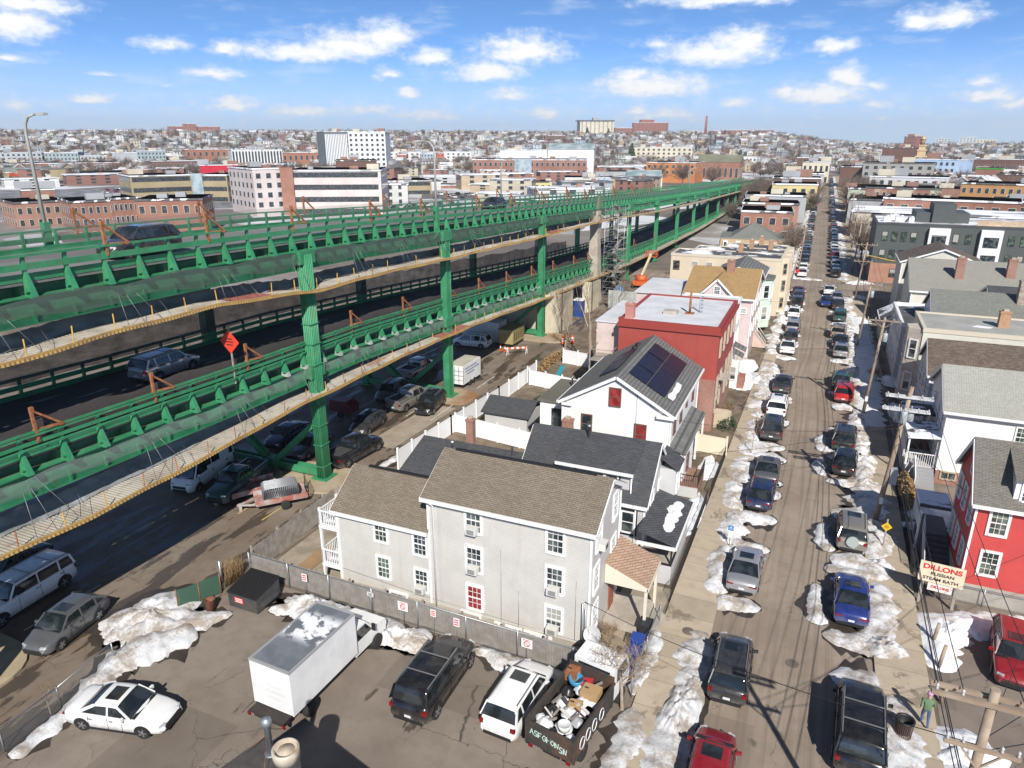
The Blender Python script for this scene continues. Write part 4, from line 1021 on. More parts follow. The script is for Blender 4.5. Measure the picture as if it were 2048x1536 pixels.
def grey_house():
    h = House('grey_house', 'long light grey three storey clapboard house with brown shingle roof and window air conditioners', -17.35, -8.3, 29.0, 34.3, 7.45, GREYSID, R_BRN, 'gable', 'x', 8.95, 31.55, .28, CONC, .75)
    T = h.t
    # lower rear wing
    x0, x1 = -23.4, -17.33
    w = MB(); w.prism([(x0, y, z) for y, z in [(29.05, .7), (34.0, .7), (34.0, 5.35), (31.4, 6.95), (29.05, 5.35)]], (x1-x0, 0, 0)); w.build('wing_wall', GREYSID, T)
    f = MB(); f.box(x0-.02, x1-.04, 29.03, 34.02, -.2, .7); f.build('foundation', CONC, T)
    r = MB(); tg = MB()
    for ya, sg in ((29.05, -1), (34.0, 1)):
        sl = 1.6/abs(ya-31.4); yo = ya+sg*.25; zo = 5.35-sl*.25
        r.prism([(x0-.25, 31.4, 6.97), (x0-.25, yo, zo+.02), (x0-.25, yo, zo+.12), (x0-.25, 31.4, 7.09)], (x1-x0+.25, 0, 0))
        tg.box(x0-.25, x1-.02, min(yo, yo+sg*.11), max(yo, yo+sg*.11), zo-.11, zo+.08); tg.beam((x0-.27, 31.4, 6.9), (x0-.27, yo, zo-.05), .05, .22)
    tg.box(x0-.05, x0+.1, 29.0, 29.12, .7, 5.2)
    r.build('wing_roof', R_BRN, T); tg.build('eaves_trim', WHITE, T)
    for a, b, y, z in ((-16.9, -8.9, 31.55, 9.1), (-22.6, -17.5, 31.4, 7.1)):
        g = MB(); g.box(a, b, y-.1, y+.1, z-.03, z+.05); g.build('ridge_vent', BLACK, T)
    g = MB(); g.tube([(-17.0, 28.62, 7.2), (-17.0, 28.9, 6.9), (-17.0, 28.93, .3)], .05, 6); g.build('downspout', WHITE, T)
    for u, z, gl, ac in ((-14.65, 6.55, GLASS, 1), (-14.65, 4.2, GLASS, 2), (-14.65, 1.85, GLR, 0), (-10.15, 6.45, GLASS, 0), (-10.15, 4.15, GLASS, 1), (-10.15, 1.8, GLASS, 1)):
        window(T, '-y', (u, 29.0, z), .78, 1.35, style='grid', trim=.14, pane=gl)
        if ac: air_con(T, '-y', (u, 29.0, z-.5))
    for u, z, gl, ac in ((-20.45, 4.55, GLG, 0), (-20.4, 2.2, GLG, 0), (-17.95, 4.3, GLASS, 0), (-17.95, 2.0, GLASS, 1)):
        window(T, '-y', (u, 29.05, z), .72, 1.25, style='grid', trim=.13, pane=gl)
        if ac: air_con(T, '-y', (u, 29.05, z-.45))
    for u in (-19.5, -14.9): window(T, '-y', (u, 29.0 if u > -17 else 29.03, .48), 1.0, .5, style='none', trim=.12, pane=GLW)
    for u in (-12.7, -11.0): g = MB(); g.box(u-.8, u+.8, 28.93, 28.99, .3, .72); g.build('bulkhead_panel', WHITE, T)
    for y, z, ac in ((30.2, 6.5, 1), (33.2, 6.7, 0), (29.95, 4.2, 0), (33.1, 4.1, 0), (30.0, 1.9, 0)):
        window(T, '+x', (-8.3, y, z), .78, 1.35, style='grid', trim=.14)
        if ac: air_con(T, '+x', (-8.3, y, z-.5))
    vent(T, -14.2, 33.0, 8.0, 9.2, .06)
    dish(T, (-8.0, 28.75, 1.7), '-y', .45); dish(T, (-23.6, 29.6, 3.3), '-y', .3)
    # side porch roof with salmon shingles
    g = MB(); g.prism([(-8.28, 31.7, 4.0), (-5.95, 31.7, 3.05), (-5.95, 31.7, 3.15), (-8.28, 31.7, 4.12)], (0, 2.9, 0)); g.build('porch_roof', R_ORG, T)
    g = MB(); g.prism([(-8.28, 31.66, 3.98), (-5.95, 31.66, 3.03), (-5.95, 31.66, 2.85), (-8.28, 31.66, 2.85)], (0, .06, 0)); g.box(-6.0, -5.9, 31.66, 34.6, 2.88, 3.03)
    for y in (31.85, 34.4): g.box(-6.15, -6.0, y-.08, y+.08, .1, 2.85)
    g.build('porch_frame', plain('cream_wood', (.68, .62, .5), .6), T)
    g = MB(); g.box(-8.3, -6.05, 31.8, 34.5, .02, .45);
    for k in range(3): g.box(-6.05+.28*k, -5.77+.28*k, 32.4, 34.0, .02, .34-.11*k)
    g.build('porch_step', CONC, T)
    g = MB(); g.box(-8.29, -8.22, 32.6, 33.5, .47, 2.5); g.build('door', P('orange_red_door', (.30, .09, .05), None, 3, .6), T)
    # rear balconies with white balusters
    for z in (1.35, 3.9):
        g = MB(); g.box(-24.8, -23.42, 29.1, 32.3, z-.18, z); g.build('balcony_floor', WHITE, T)
        g = MB()
        for a, b in (((-24.75, 29.15), (-23.45, 29.15)), ((-24.75, 29.15), (-24.75, 32.25)), ((-24.75, 32.25), (-23.45, 32.25))):
            g.beam((*a, z+.95), (*b, z+.95), .08, .06); g.beam((*a, z+.12), (*b, z+.12), .05, .05)
            L = hypot(b[0]-a[0], b[1]-a[1]); n_ = int(L/.16)
            for k in range(n_+1):
                u = k/n_; x, y = a[0]+(b[0]-a[0])*u, a[1]+(b[1]-a[1])*u; g.box(x-.02, x+.02, y-.02, y+.02, z, z+.95)
        g.build('balcony_railing', WHITE, T)
    g = MB()
    for x, y in ((-24.72, 29.2), (-24.72, 32.2)): g.box(x-.07, x+.07, y-.07, y+.07, 0, 5)
    g.build('balcony_post', WHITE, T)
    for y in (30.2,): g = MB(); g.box(-23.46, -23.41, y-.45, y+.45, 1.4, 3.3); g.build('door', BLACK, T)
    # wires stapled on the wall
    g = MB()
    for x, a, b in ((-13.1, 5.2, .6), (-12.1, 3.0, .5), (-9.0, 4.4, .9)): g.tube([(x, 28.97, a), (x, 28.97, b)], .012, 3)
    g.tube([(-23.2, 28.95, 1.5), (-18, 28.95, 1.1), (-12, 28.95, .95), (-8.4, 28.95, .9)], .012, 3); g.tube([(-8.6, 28.85, 3.3), (-8.6, 28.85, .3)], .04, 5); g.tube([(-8.45, 28.85, 3.0), (-8.45, 28.85, .3)], .03, 5)
    g.build('wall_conduit', STEEL, T)
grey_house()
def dark_house():
    h = House('pale_grey_house', 'pale grey house with charcoal shingle roof, black window trim and a glazed front porch', -16.0, -7.75, 38.3, 44.6, 4.3, PALESID, R_BLK, 'gable', 'x', 7.0, 41.4, .2, CONC, .5)
    T = h.t
    # long shed dormer
    g = MB(); g.prism([(-13.4, y, z) for y, z in [(38.75, 4.0), (41.4, 4.0), (41.4, 6.95), (38.75, 6.0)]], (4.6, 0, 0)); g.build('dormer_wall', PALESID, T)
    g = MB(); g.prism([(-13.6, y, z) for y, z in [(38.45, 5.93), (41.45, 7.0), (41.45, 7.14), (38.45, 6.07)]], (5.0, 0, 0)); g.build('dormer_roof', R_BLK, T)
    g = MB(); g.box(-13.6, -8.6, 38.33, 38.44, 5.88, 6.06); g.tube([(-8.75, 38.6, 5.9), (-8.75, 38.65, 4.2), (-8.3, 38.25, 4.0), (-8.3, 38.25, .3)], .05, 6); g.build('gutter', WHITE, T)
    for u, w in ((-12.8, .6), (-10.9, .7), (-10.0, .7)): window(T, '-y', (u, 38.75, 5.25), w, .75, style='dh', trim=.1); window(T, '-y', (u, 38.72, 5.25), w+.3, 1.0, frame=BLACK, trim=.06, style='none', pane=GLASS, depth=.02)
    window(T, '-y', (-8.75, 38.3, 2.9), .7, 1.3, trim=.1, style='grid'); window(T, '-y', (-8.75, 38.27, 2.9), 1.05, 1.65, frame=BLACK, trim=.06, style='none', depth=.02)
    # lower rear additions
    g = MB(); g.prism([(-25.4, y, z) for y, z in [(39.2, 0), (44.6, 0), (44.6, 2.6), (42.9, 3.9), (39.2, 2.6)]], (9.4, 0, 0)); g.build('rear_wall', PALESID, T)
    g = MB(); g.prism([(-25.7, y, z) for y, z in [(38.9, 2.55), (42.9, 3.92), (42.9, 4.06), (38.9, 2.68)]], (9.9, 0, 0)); g.prism([(-25.7, y, z) for y, z in [(44.9, 2.45), (42.9, 3.92), (42.9, 4.06), (44.9, 2.6)]], (9.9, 0, 0)); g.build('rear_roof', R_BLK, T)
    g = MB(); g.box(-26.0, -17.5, 36.2, 39.25, 0, 2.3); g.build('rear_wall', PALESID, T); g = MB(); g.box(-26.1, -17.3, 36.0, 39.3, 2.3, 2.42); g.build('rear_roof', flatroof('membrane_patch', (.075, .077, .085), (.1, .1, .11), .35), T)
    chimney(T, -21.9, 43.2, 3.6, 5.9, .55, .5); vent(T, -22.6, 41.6, 3.4, 4.5, .06); vent(T, -12.2, 40.9, 6.7, 7.7, .09, STEEL)
    # street gable
    for y, z in ((40.2, 3.5), (42.4, 3.5)): window(T, '+x', (-7.75, y, z), .75, 1.3, style='grid')
    g = MB(); g.box(-7.74, -6.7, 42.3, 43.9, 2.6, 5.0); g.build('bay_wall', PALESID, T); g = MB(); g.prism([(-7.74, 42.1, 5.75), (-6.5, 42.1, 5.0), (-6.5, 42.1, 5.1), (-7.74, 42.1, 5.88)], (0, 2.0, 0)); g.build('bay_roof', R_BLK, T)
    window(T, '+x', (-6.7, 43.1, 3.9), 1.0, 1.2, style='grid')
    # porch
    g = MB(); g.prism([(-7.74, 36.7, 3.35), (-5.5, 36.7, 2.75), (-5.5, 36.7, 2.87), (-7.74, 36.7, 3.49)], (0, 5.8, 0)); g.build('porch_roof', R_BLK, T)
    g = MB(); g.box(-7.76, -5.48, 36.6, 36.7, 2.55, 2.75); g.box(-5.5, -5.4, 36.6, 42.5, 2.6, 2.8); g.build('porch_fascia', WHITE, T)
    g = MB(); g.box(-7.7, -5.7, 36.95, 42.3, .02, 1.35); g.build('porch_wall', PALESID, T)
    g = MB()
    for a in ((-5.8, -5.7, 36.95, 37.05), (-7.72, -7.62, 36.95, 37.05), (-5.8, -5.7, 42.2, 42.3), (-5.8, -5.7, 39.6, 39.7)): g.box(*a, 1.35, 2.6)
    g.box(-7.7, -5.7, 36.93, 37.0, 1.3, 1.42); g.box(-5.78, -5.7, 37.0, 42.3, 1.3, 1.42); g.box(-7.7, -5.7, 36.93, 37.0, 2.5, 2.6); g.build('porch_post', BLACK, T)
    g = MB(); g.box(-7.65, -5.8, 37.05, 42.2, 1.36, 1.4); g.build('porch_floor', CONC, T)
    g = MB(); N_ = 24; rows = []
    for k in range(N_+1):
        y = 37.7+4.2*k/N_; e = sqrt(max(0, 1-(2*k/N_-1)**4)); c = -6.25+.2*fbm(y*.8, 1); w = .42*e*(1+.5*fbm(y*1.3, 5)); rows.append([(c+w*u, y, 3.49-(c+w*u+7.74)*.277+(.09*e*(1-u*u)-.01)) for u in (-1, -.6, -.2, .2, .6, 1)])
    g.grid(rows); tag(g.build('snow_bank', CSNOW), 'strip of clean snow lying on the charcoal porch roof', 'snow bank')
dark_house()
def solar_house():
    h = House('white_house', 'white clapboard house with grey shingle roof carrying dark solar panels', -16.9, -8.45, 49.2, 61.4, 6.15, WHITESID, R_GRY, 'gable', 'y', 8.55, -12.65, .3, CONC, .5)
    T = h.t
    sl = (8.55-6.15)/(12.65-8.45)
    def onroof(x, y, d): return (x, y, 8.67-abs(x+12.65)*sl*(1 if x > -12.65 else sl*0+ (8.55-6.15)/(16.9-12.65)/sl) + d)
    PV = P('solar_panel', (0.010, 0.014, 0.032), (0.014, 0.018, 0.036), 2, .38, spec=.35); FRM = plain('panel_frame', (.03, .03, .035), .4, .5)
    def panel(xa, xb, ya, yb):
        g = MB()
        p = [onroof(xa, ya, .10), onroof(xb, ya, .10), onroof(xb, yb, .10), onroof(xa, yb, .10)]
        g.prism(p, (0, 0, .05)); rows = 5
        for k in range(rows+1):
            u = k/rows; a = Vector(p[0]).lerp(Vector(p[1]), u); b = Vector(p[3]).lerp(Vector(p[2]), u); g.beam(a+Vector((0,0,.055)), b+Vector((0,0,.055)), .025, .015, 1)
        g.build('solar_panel', [PV, FRM], T)
    panel(-12.1, -10.75, 50.6, 53.0); panel(-12.1, -10.75, 53.25, 56.6); panel(-12.1, -10.75, 56.85, 59.6)
    panel(-10.68, -9.3, 50.6, 55.1); panel(-10.68, -9.3, 55.15, 59.8); panel(-14.6, -13.2, 51.2, 54.6); panel(-14.6, -13.2, 54.8, 57.6)
    for y in (58.3, 59.5): g = MB(); p = onroof(-13.6, y, .05); g.lathe(p, [(.28, 0), (.22, .16), (.02, .22)], 10); g.build('roof_vent', BLACK, T)
    g = MB()
    rows = [[Vector(onroof(-9.15+.42*v+.12*fbm(y, v), y, .12+.10*(1-abs(2*v-1))**.5*(1 if 0 < k < 13 else 0))) for v in (0, .2, .4, .6, .8, 1)] for k, y in enumerate([50.9+.3*i for i in range(14)])]
    g.grid(rows); tag(g.build('snow_bank', CSNOW), 'streak of snow at the lower edge of the solar panels', 'snow bank')
    h.win('-y', -12.75, 6.85, .8, 1.35, frame=BRN, pane=GLR, trim=.08); h.win('-y', -14.9, 4.35, .75, 1.5, frame=BRN, trim=.08); h.win('-y', -10.7, 4.15, .8, 1.55, frame=BRN, pane=GLR, trim=.08)
    g = MB(); g.tube([(-11.05, 49.15, 7.3), (-11.05, 49.15, 1)], .02, 4); g.build('wall_conduit', STEEL, T)
    h.wins('+x', (50.6, 53.2, 58.6), (4.8,), .8, 1.3, frame=BRN, trim=.08); h.win('+x', 55.6, 5.0, .6, .8, frame=BRN, trim=.08)
    g = MB(); g.box(-9.5, -8.2, 48.85, 49.19, 5.75, 6.0); g.box(-16.9, -16.1, 48.9, 49.19, 5.75, 5.95); g.build('eave_return', WHITE, T)
    # long porch on the street side
    g = MB(); g.prism([(-8.44, 49.1, 3.5), (-7.2, 49.1, 3.05), (-7.2, 49.1, 3.15), (-8.44, 49.1, 3.62)], (0, 9.4, 0)); g.build('porch_roof', R_GRY, T)
    g = MB(); g.box(-8.4, -7.3, 49.25, 53.4, .02, 3.02); g.box(-7.32, -7.22, 49.1, 58.5, 2.9, 3.05)
    for y in (55.0, 58.3): g.box(-7.4, -7.25, y-.07, y+.07, .3, 3.0)
    g.build('porch_wall', WHITESID, T)
    window(T, '+x', (-7.3, 50.8, 1.9), .9, 1.2, frame=BRN, trim=.07); g = MB(); g.box(-8.44, -8.38, 55.8, 56.7, .5, 2.6); g.build('door', P('teal_door', (.03, .22, .25), None, 3, .5), T)
    g = MB(); g.box(-8.4, -6.1, 48.6, 51.9, .0, .9); g.build('deck', P('brown_deck', (.22, .12, .08), (.28, .17, .12), 2, .8), T)
    g = MB(); g.box(-8.35, -6.05, 48.5, 48.59, .05, .85); g.build('lattice_skirt', netm('white_lattice', (.8, .8, .78), .65), T)
    g = MB()
    for a, b in (((-8.3, 48.6), (-6.1, 48.6)), ((-6.1, 48.6), (-6.1, 51.9))):
        g.beam((*a, 1.8), (*b, 1.8), .05, .05)
        for k in range(15): u = k/14; x, y = a[0]+(b[0]-a[0])*u, a[1]+(b[1]-a[1])*u; g.box(x-.012, x+.012, y-.012, y+.012, .9, 1.8)
    g.build('iron_railing', BLACK, T)
    # rear lean-to with flat roof, deck door and chimney
    g = MB(); g.box(-19.3, -16.92, 50.6, 56, 0, 5.2); g.build('lean_to_wall', WHITESID, T); g = MB(); g.box(-19.5, -16.92, 50.4, 56.2, 5.2, 5.32); g.build('lean_to_roof', flatroof('membrane_olive', (.12, .115, .09), (.15, .14, .11), 0), T)
    g = MB(); g.box(-18.3, -17.0, 50.55, 50.6, 2.6, 4.7); g.build('glass_door', GLASS, T)
    g = MB(); g.box(-19.2, -16.9, 49.0, 50.55, 2.3, 2.45);
    for k in range(16): g.box(-19.2+k*.15, -19.17+k*.15, 49.0, 49.03, 2.45, 3.3)
    g.box(-19.2, -16.9, 48.99, 49.05, 3.3, 3.36); g.build('rear_deck', WHITE, T)
    chimney(T, -16.3, 48.85, 0, 4.7, .75, .6); vent(T, -17.9, 54.5, 5.3, 6.1, .07, STEEL)
solar_house()
def brick_red_house():
    RS = siding('siding_brick_red', (0.36, 0.065, 0.05), .13, .75)
    h = House('red_house', 'red flat-roofed apartment house, red clapboard above red brick, with a white roof', -16.1, -7.1, 62.2, 74.6, 9.6, RS, FR_LT, 'flat', parapet=plain('cornice_red', (.30, .045, .035), .6), zf=4.9, found=REDBRICK)
    T = h.t
    g = MB(); g.box(-16.25, -6.95, 62.02, 62.13, 9.05, 9.35); g.box(-7.03, -6.85, 62.0, 74.8, 9.05, 9.35); g.build('cornice', plain('cornice_red', (.30, .045, .035), .6), T)
    h.wins('+x', (63.6, 66.2, 68.8, 71.4, 73.6), (7.6,), .8, 1.5, frame=plain('sand_trim', (.5, .42, .32), .7));
    for z in (2.4, 4.6 - .4):
        for y in (63.4, 65.6, 69.4, 71.6, 73.8): window(T, '+x', (-7.08, y, z), .8, 1.4, frame=plain('sand_trim', (.5, .42, .32), .7))
    g = MB(); g.box(-7.07, -6.3, 64.4, 66.2, 4.3, 4.5); g.build('canopy', CONC, T)
    chimney(T, -15.4, 63.4, 9.6, 11.0, .8, .7, plain('pink_chimney', (.45, .2, .17), .8));
    g = MB(); g.box(-12.9, -11.6, 66.0, 67.0, 9.6, 9.95); g.build('roof_hatch', CONC, T)
    g = MB(); g.tube([(-10.6, 67.2, 9.6), (-10.6, 67.2, 11.6)], .12, 6); g.box(-11.0, -10.2, 66.8, 67.6, 9.6, 9.7); g.build('roof_mast', RUST, T)
    g = MB()
    for k in range(6): g.box(-9.75, -9.55, 67.9, 68.05, 9.65+.35*k, 9.8+.35*k)
    g.tube([(-9.85, 68, 9.6), (-9.85, 68, 11.7)], .03, 4); g.build('roof_ladder', STEEL, T)
    g = MB()  # stone stoop
    for k in range(8): g.box(-7.05, -5.6+.0*k, 63.4+.32*k, 63.72+.32*k, 0, 1.8-.2*k)
    g.build('stoop', P('beige_stone', (.5, .42, .3), None, 1.5, .85), T)
    g = MB()
    for x in (-7.0, -5.65): g.tube([(x, 63.4, 2.7), (x, 66.0, .9)], .03, 4); g.tube([(x, 63.5, 1.8), (x, 63.5, 2.7)], .025, 4); g.tube([(x, 66.0, 0), (x, 66.0, .9)], .025, 4)
    g.build('stair_railing', P('green_iron', (.03, .1, .06), None, 4, .5), T)
    g = MB(); g.box(-18.6, -16.12, 63.6, 73, 0, 8.9); g.build('rear_wall', P('pinkish_stucco', (.62, .5, .46), None, 1, .8), T)
    g = MB(); g.box(-18.7, -16.12, 63.5, 73.1, 8.9, 9.05); g.build('rear_roof', FR_LT, T)
    g = MB()
    for z in (3.2, 5.9):
        g.box(-18.4, -16.3, 61.0, 63.5, z-.1, z)
        for a in (-18.4, -16.3): g.beam((a, 61.0, z+1), (a, 63.5, z+1), .05, .05)
        g.beam((-18.4, 61.0, z+1), (-16.3, 61.0, z+1), .05, .05)
    for a in (-18.4, -16.3): g.box(a-.06, a+.06, 60.95, 61.07, 0, 7)
    g.build('rear_porch', WOODG, T)
brick_red_house()
def stoop_house():
    h = House('white_house', 'narrow white house with grey porch hoods right behind the red apartments', -14, -7.6, 75.4, 84.6, 8.0, WHITESID, FR_LT, 'flat', zf=.4, found=CONC)
    T = h.t
    h.wins('+x', (76.8, 79.0, 81.4, 83.6), (6.6, 3.9), .8, 1.4)
    for y in (78.2, 80.8): g = MB(); g.prism([(-7.59, y-.9, 3.5), (-6.2, y-.9, 2.9), (-6.2, y-.9, 3.0), (-7.59, y-.9, 3.62)], (0, 1.8, 0)); g.build('porch_hood', R_GRY, T)
    g = MB(); g.box(-7.6, -6.4, 75.5, 76.9, 0, 2.8); g.build('entry_wall', WHITESID, T); window(T, '-y', (-7.0, 75.5, 1.7), .7, 1.3, pane=GLG)
    g = MB(); g.box(-6.4, -5.7, 75.5, 77.2, 0, 1.3); g.build('stoop', REDBRICK, T)
stoop_house()
def pink_house():
    PK = siding('siding_pink', (0.62, 0.50, 0.485), .12, .88)
    h = House('pink_house', 'pale pink house with tan shingle roof, cross gable and brick chimney', -14.3, -6.5, 86.0, 99.5, 7.7, PK, R_TAN, 'gable', 'x', 10.0, 92.7, .3, CONC, .6)
    T = h.t
    g = MB(); g.prism([(x, 85.9, z) for x, z in [(-12.9, 7.4), (-10.6, 9.75), (-8.2, 7.4)]], (0, 6.5, 0)); g.build('gable_wall', PK, T)
    g = MB()
    for xa, sg in ((-13.2, -1), (-7.9, 1)): g.prism([(-10.6, 85.6, 9.8), (xa, 85.6, 7.15), (xa, 85.6, 7.27), (-10.6, 85.6, 9.94)], (0, 6.9, 0))
    g.build('gable_roof', R_TAN, T)
    g = MB()
    for xa in (-13.2, -7.9): g.beam((-10.6, 85.58, 9.72), (xa, 85.58, 7.08), .05, .2)
    g.build('eaves_trim', WHITE, T)
    window(T, '-y', (-10.6, 85.9, 8.4), .6, .8, style='grid'); chimney(T, -9.9, 91.8, 9.4, 11.2, .9, .8)
    h.wins('+x', (88, 91, 94, 97), (6.2, 3.6), .8, 1.4); h.win('-y', -7.4, 6.2, .5, .5)
    g = MB(); g.prism([(-6.49, 93.0, 2.0), (-4.9, 93.0, .1), (-6.49, 93.0, .1)], (0, 1.6, 0)); g.build('entry_stair', P('pink_step', (.6, .45, .38), None, 2, .8), T)
    g = MB(); g.tube([(-6.4, 93.0, 2.9), (-4.9, 93.0, 1.0)], .03, 4); g.tube([(-6.4, 94.6, 2.9), (-4.9, 94.6, 1.0)], .03, 4)
    for k in range(9): u = k/8; g.tube([(-6.4+1.5*u, 93.0, 2.9-1.9*u), (-6.4+1.5*u, 93.0, 2.0-1.9*u)], .015, 3)
    g.build('stair_railing', WHITE, T)
    g = MB(); g.box(-20.5, -14.35, 87, 97, 0, 7.2); g.build('rear_wall', PK, T); g = MB(); g.box(-20.7, -14.3, 86.8, 97.2, 7.2, 7.36); g.build('rear_roof', FR_LT, T)
pink_house()
def mint_house():
    MN = siding('siding_mint', (0.52, 0.62, 0.52), .12, .88)
    h = House('mint_house', 'mint green house with a two storey bay window and grey roof beside the pink house', -13, -6.7, 100.5, 110.5, 7.6, MN, R_GRY, 'gable', 'y', 9.0, -9.8, .25, CONC, .6)
    T = h.t
    g = MB(); g.prism([(-6.7, 101.6, .6), (-5.4, 102.6, .6), (-5.4, 105.0, .6), (-6.7, 106.0, .6)], (0, 0, 6.6)); g.build('bay_wall', MN, T)
    g = MB(); g.prism([(-6.7, 101.4, 7.2), (-5.2, 102.5, 7.2), (-5.2, 105.1, 7.2), (-6.7, 106.2, 7.2)], (0, 0, .25)); g.build('bay_roof', R_GRY, T)
    for z in (2.6, 5.6): window(T, '+x', (-5.4, 103.8, z), 1.3, 1.7, style='dh', trim=.2); window(T, -50, (-6.05, 102.1, z), .8, 1.7, trim=.15)
    g = MB(); g.box(-6.69, -6.6, 107.2, 108.4, .6, 3.0); g.build('door', WHITE, T)
mint_house()
def cream_row():
    CR = P('cream_stucco', (0.62, 0.53, 0.40), (0.57, 0.485, 0.365), .5, .85)
    lab = ['cream flat-roofed rowhouse with dark roof and skylights, nearest of the cream row', 'cream rowhouse in the middle of the row with two brick chimneys', 'cream rowhouse at the far end of the row next to the mansard roof']
    for i, (a, b) in enumerate(((112.5, 118.5), (118.6, 125), (125.1, 131.8))):
        x0 = (-21.3, -19, -15)[i]
        h = House('cream_rowhouse', lab[i], x0, -5.0, a, b, 8.5-.2*i, CR, FR_DK, 'flat', parapet=plain('cream_coping', (.6, .53, .42), .7))
        T = h.t
        g = MB(); c = (a+b)/2; g.prism([(-5.0, a+.8, .4), (-4.0, a+1.8, .4), (-4.0, b-1.8, .4), (-5.0, b-.8, .4)], (0, 0, 8.2-.2*i)); g.build('bay_wall', CR, T)
        for z in (1.9, 4.5, 7.0): window(T, '+x', (-4.0, c, z), .9, 1.5, frame=plain('tan_trim', (.45, .36, .26), .7)); window(T, -45, (-4.5, a+1.3, z), .6, 1.5, frame=plain('tan_trim', (.45, .36, .26), .7))
        if i == 0:
            for u in (-17.6, -15.4, -12): h.win('-y', u, 7.2, .9, .55, style='none', trim=.05)
            h.win('-y', -20.4, 6.8, .8, 1.2, frame=BRN)
        g = MB(); g.box(-13.5+i, -12.5+i, c-.5, c+.5, 8.4-.2*i, 8.75-.2*i); g.build('skylight', GLW, T)
        for k in range(1+i % 2): chimney(T, -11.5+3*k+i, b-.6, 8.3-.2*i, 10.0-.2*i, .7, .6, P('tan_chimney', (.42, .25, .15), None, 3, .9))
cream_row()
def right_red():
    RD = siding('siding_bright_red', (0.52, 0.062, 0.055), .125, .8)
    RT = shingle('shingle_taupe', (0.135, 0.125, 0.105), (0.19, 0.175, 0.15), 'x')
    h = House('red_house', 'bright red clapboard house with taupe roof and white dormers beside the steam bath sign', 9.75, 20.5, 42.2, 47.6, 6.45, RD, RT, 'gable', 'x', 9.0, 44.7, .3, CONC, 1.15)
    T = h.t
    h.wins('-y', (10.9, 14.5, 18.2), (5.2, 2.65), .75, 1.35, style='grid', trim=.15, frame=plain('pinkish_white', (.78, .70, .68), .5), pane=GLG)
    h.wins('-x', (43.3, 45.2, 46.8), (5.2, 2.6), .75, 1.35, style='grid'); h.win('-x', 44.7, 7.5, .7, 1.1)
    # dormer
    for x in (11.3, 16.2):
        g = MB(); g.prism([(x, y, z) for y, z in [(42.35, 6.4), (44.4, 8.7), (42.35, 7.9)]], (2.4, 0, 0)); g.build('dormer_wall', WHITESID, T)
        g = MB(); g.prism([(x-.15, y, z) for y, z in [(42.1, 7.85), (44.5, 8.78), (44.5, 8.88), (42.1, 7.97)]], (2.7, 0, 0)); g.build('dormer_roof', RT, T)
        window(T, '-y', (x+.75, 42.35, 7.2), .75, 1.0, style='grid'); window(T, '-y', (x+1.75, 42.35, 7.2), .6, 1.0, style='grid')
    g = MB(); g.box(13.2, 14.1, 43.1, 43.9, 8.25, 8.5); g.build('skylight', GLASS, T)
    # entry stair on the shaded side
    g = MB(); g.prism([(7.95, y, z) for y, z in [(47.6, 2.9), (50.0, 2.9), (50.0, 3.05), (47.6, 3.05)]], (1.85, 0, 0)); g.build('porch_roof', FR_DK, T)
    g = MB()
    for k in range(7): g.box(8.3, 9.7, 44.6+.33*k, 44.93+.33*k, 0, .2+.2*k)
    g.box(8.2, 9.73, 46.9, 49.6, 0, 1.5); g.build('entry_stair', P('slate_step', (.12, .12, .13), None, 2, .8), T)
    g = MB(); g.obox((8.22, 45.5, 1.4), (.03, 0, 0), (0, 1.35, 1.0), (0, 0, .45)); g.build('stair_railing', plain('grey_railing', (.45, .46, .48), .5), T)
    g = MB()
    for k in range(14): g.box(8.0, 8.03, 47.0+.2*k, 47.03+.2*k, 1.5, 2.4)
    g.box(7.98, 8.05, 47, 49.8, 2.4, 2.46)
    for y in (47.1, 49.8): g.box(7.96, 8.08, y-.06, y+.06, .2, 2.9)
    g.build('porch_railing', WHITE, T)
right_red()
def right_white():
    h = House('white_house', 'white clapboard house with pale grey roof, red brick base and covered side porch', 10.35, 24, 58.6, 66.8, 6.1, WHITESID, R_LGT, 'gable', 'x', 8.35, 62.6, .35, REDBRICK, 1.1)
    T = h.t
    h.wins('-y', (15.3, 20), (4.6,), .85, 1.4, style='grid', pane=GLG); window(T, '-y', (11.2, 58.58, .75), .9, .5, frame=plain('tan_trim', (.45, .36, .26), .7), style='slide')
    h.wins('-x', (60, 62, 64.4), (4.6, 2.2), .8, 1.5, style='grid')
    for i, (ya, yb, zt) in enumerate(((58.6, 62.4, 3.6), (63.0, 66.4, 3.9))):
        g = MB(); g.prism([(8.1, ya, zt-.25), (10.33, ya, zt), (10.33, ya, zt+.12), (8.1, ya, zt-.13)], (0, yb-ya, 0)); g.build('porch_roof', flatroof('membrane_snowy', (.05, .052, .055), (.08, .08, .085), .7+.1*i), T)
    g = MB(); g.box(8.2, 8.32, 60.6, 66.3, .02, 3.4); g.box(8.32, 10.3, 58.9, 62.3, .02, 1.15); g.build('porch_wall', PALESID, T)
    g = MB()
    for x in (8.25, 10.2): g.box(x-.06, x+.06, 58.8, 58.92, 1.1, 3.3)
    for k in range(13): g.box(8.3+.15*k, 8.33+.15*k, 58.85, 58.88, 1.2, 2.1)
    g.box(8.3, 10.2, 58.83, 58.9, 2.1, 2.16); g.build('porch_railing', WHITE, T)
    g = MB()
    for k in range(6): g.box(8.9, 10.2, 58.78-.3*(k+1), 58.78-.3*k, 0, 1.05-.17*k)
    g.build('entry_stair', plain('grey_step', (.3, .3, .31), .7), T)
    g = MB(); g.obox((8.85, 57.9, 1.1), (.03, 0, 0), (0, .95, .5), (0, 0, .35)); g.build('stair_railing', WHITE, T)
right_white()
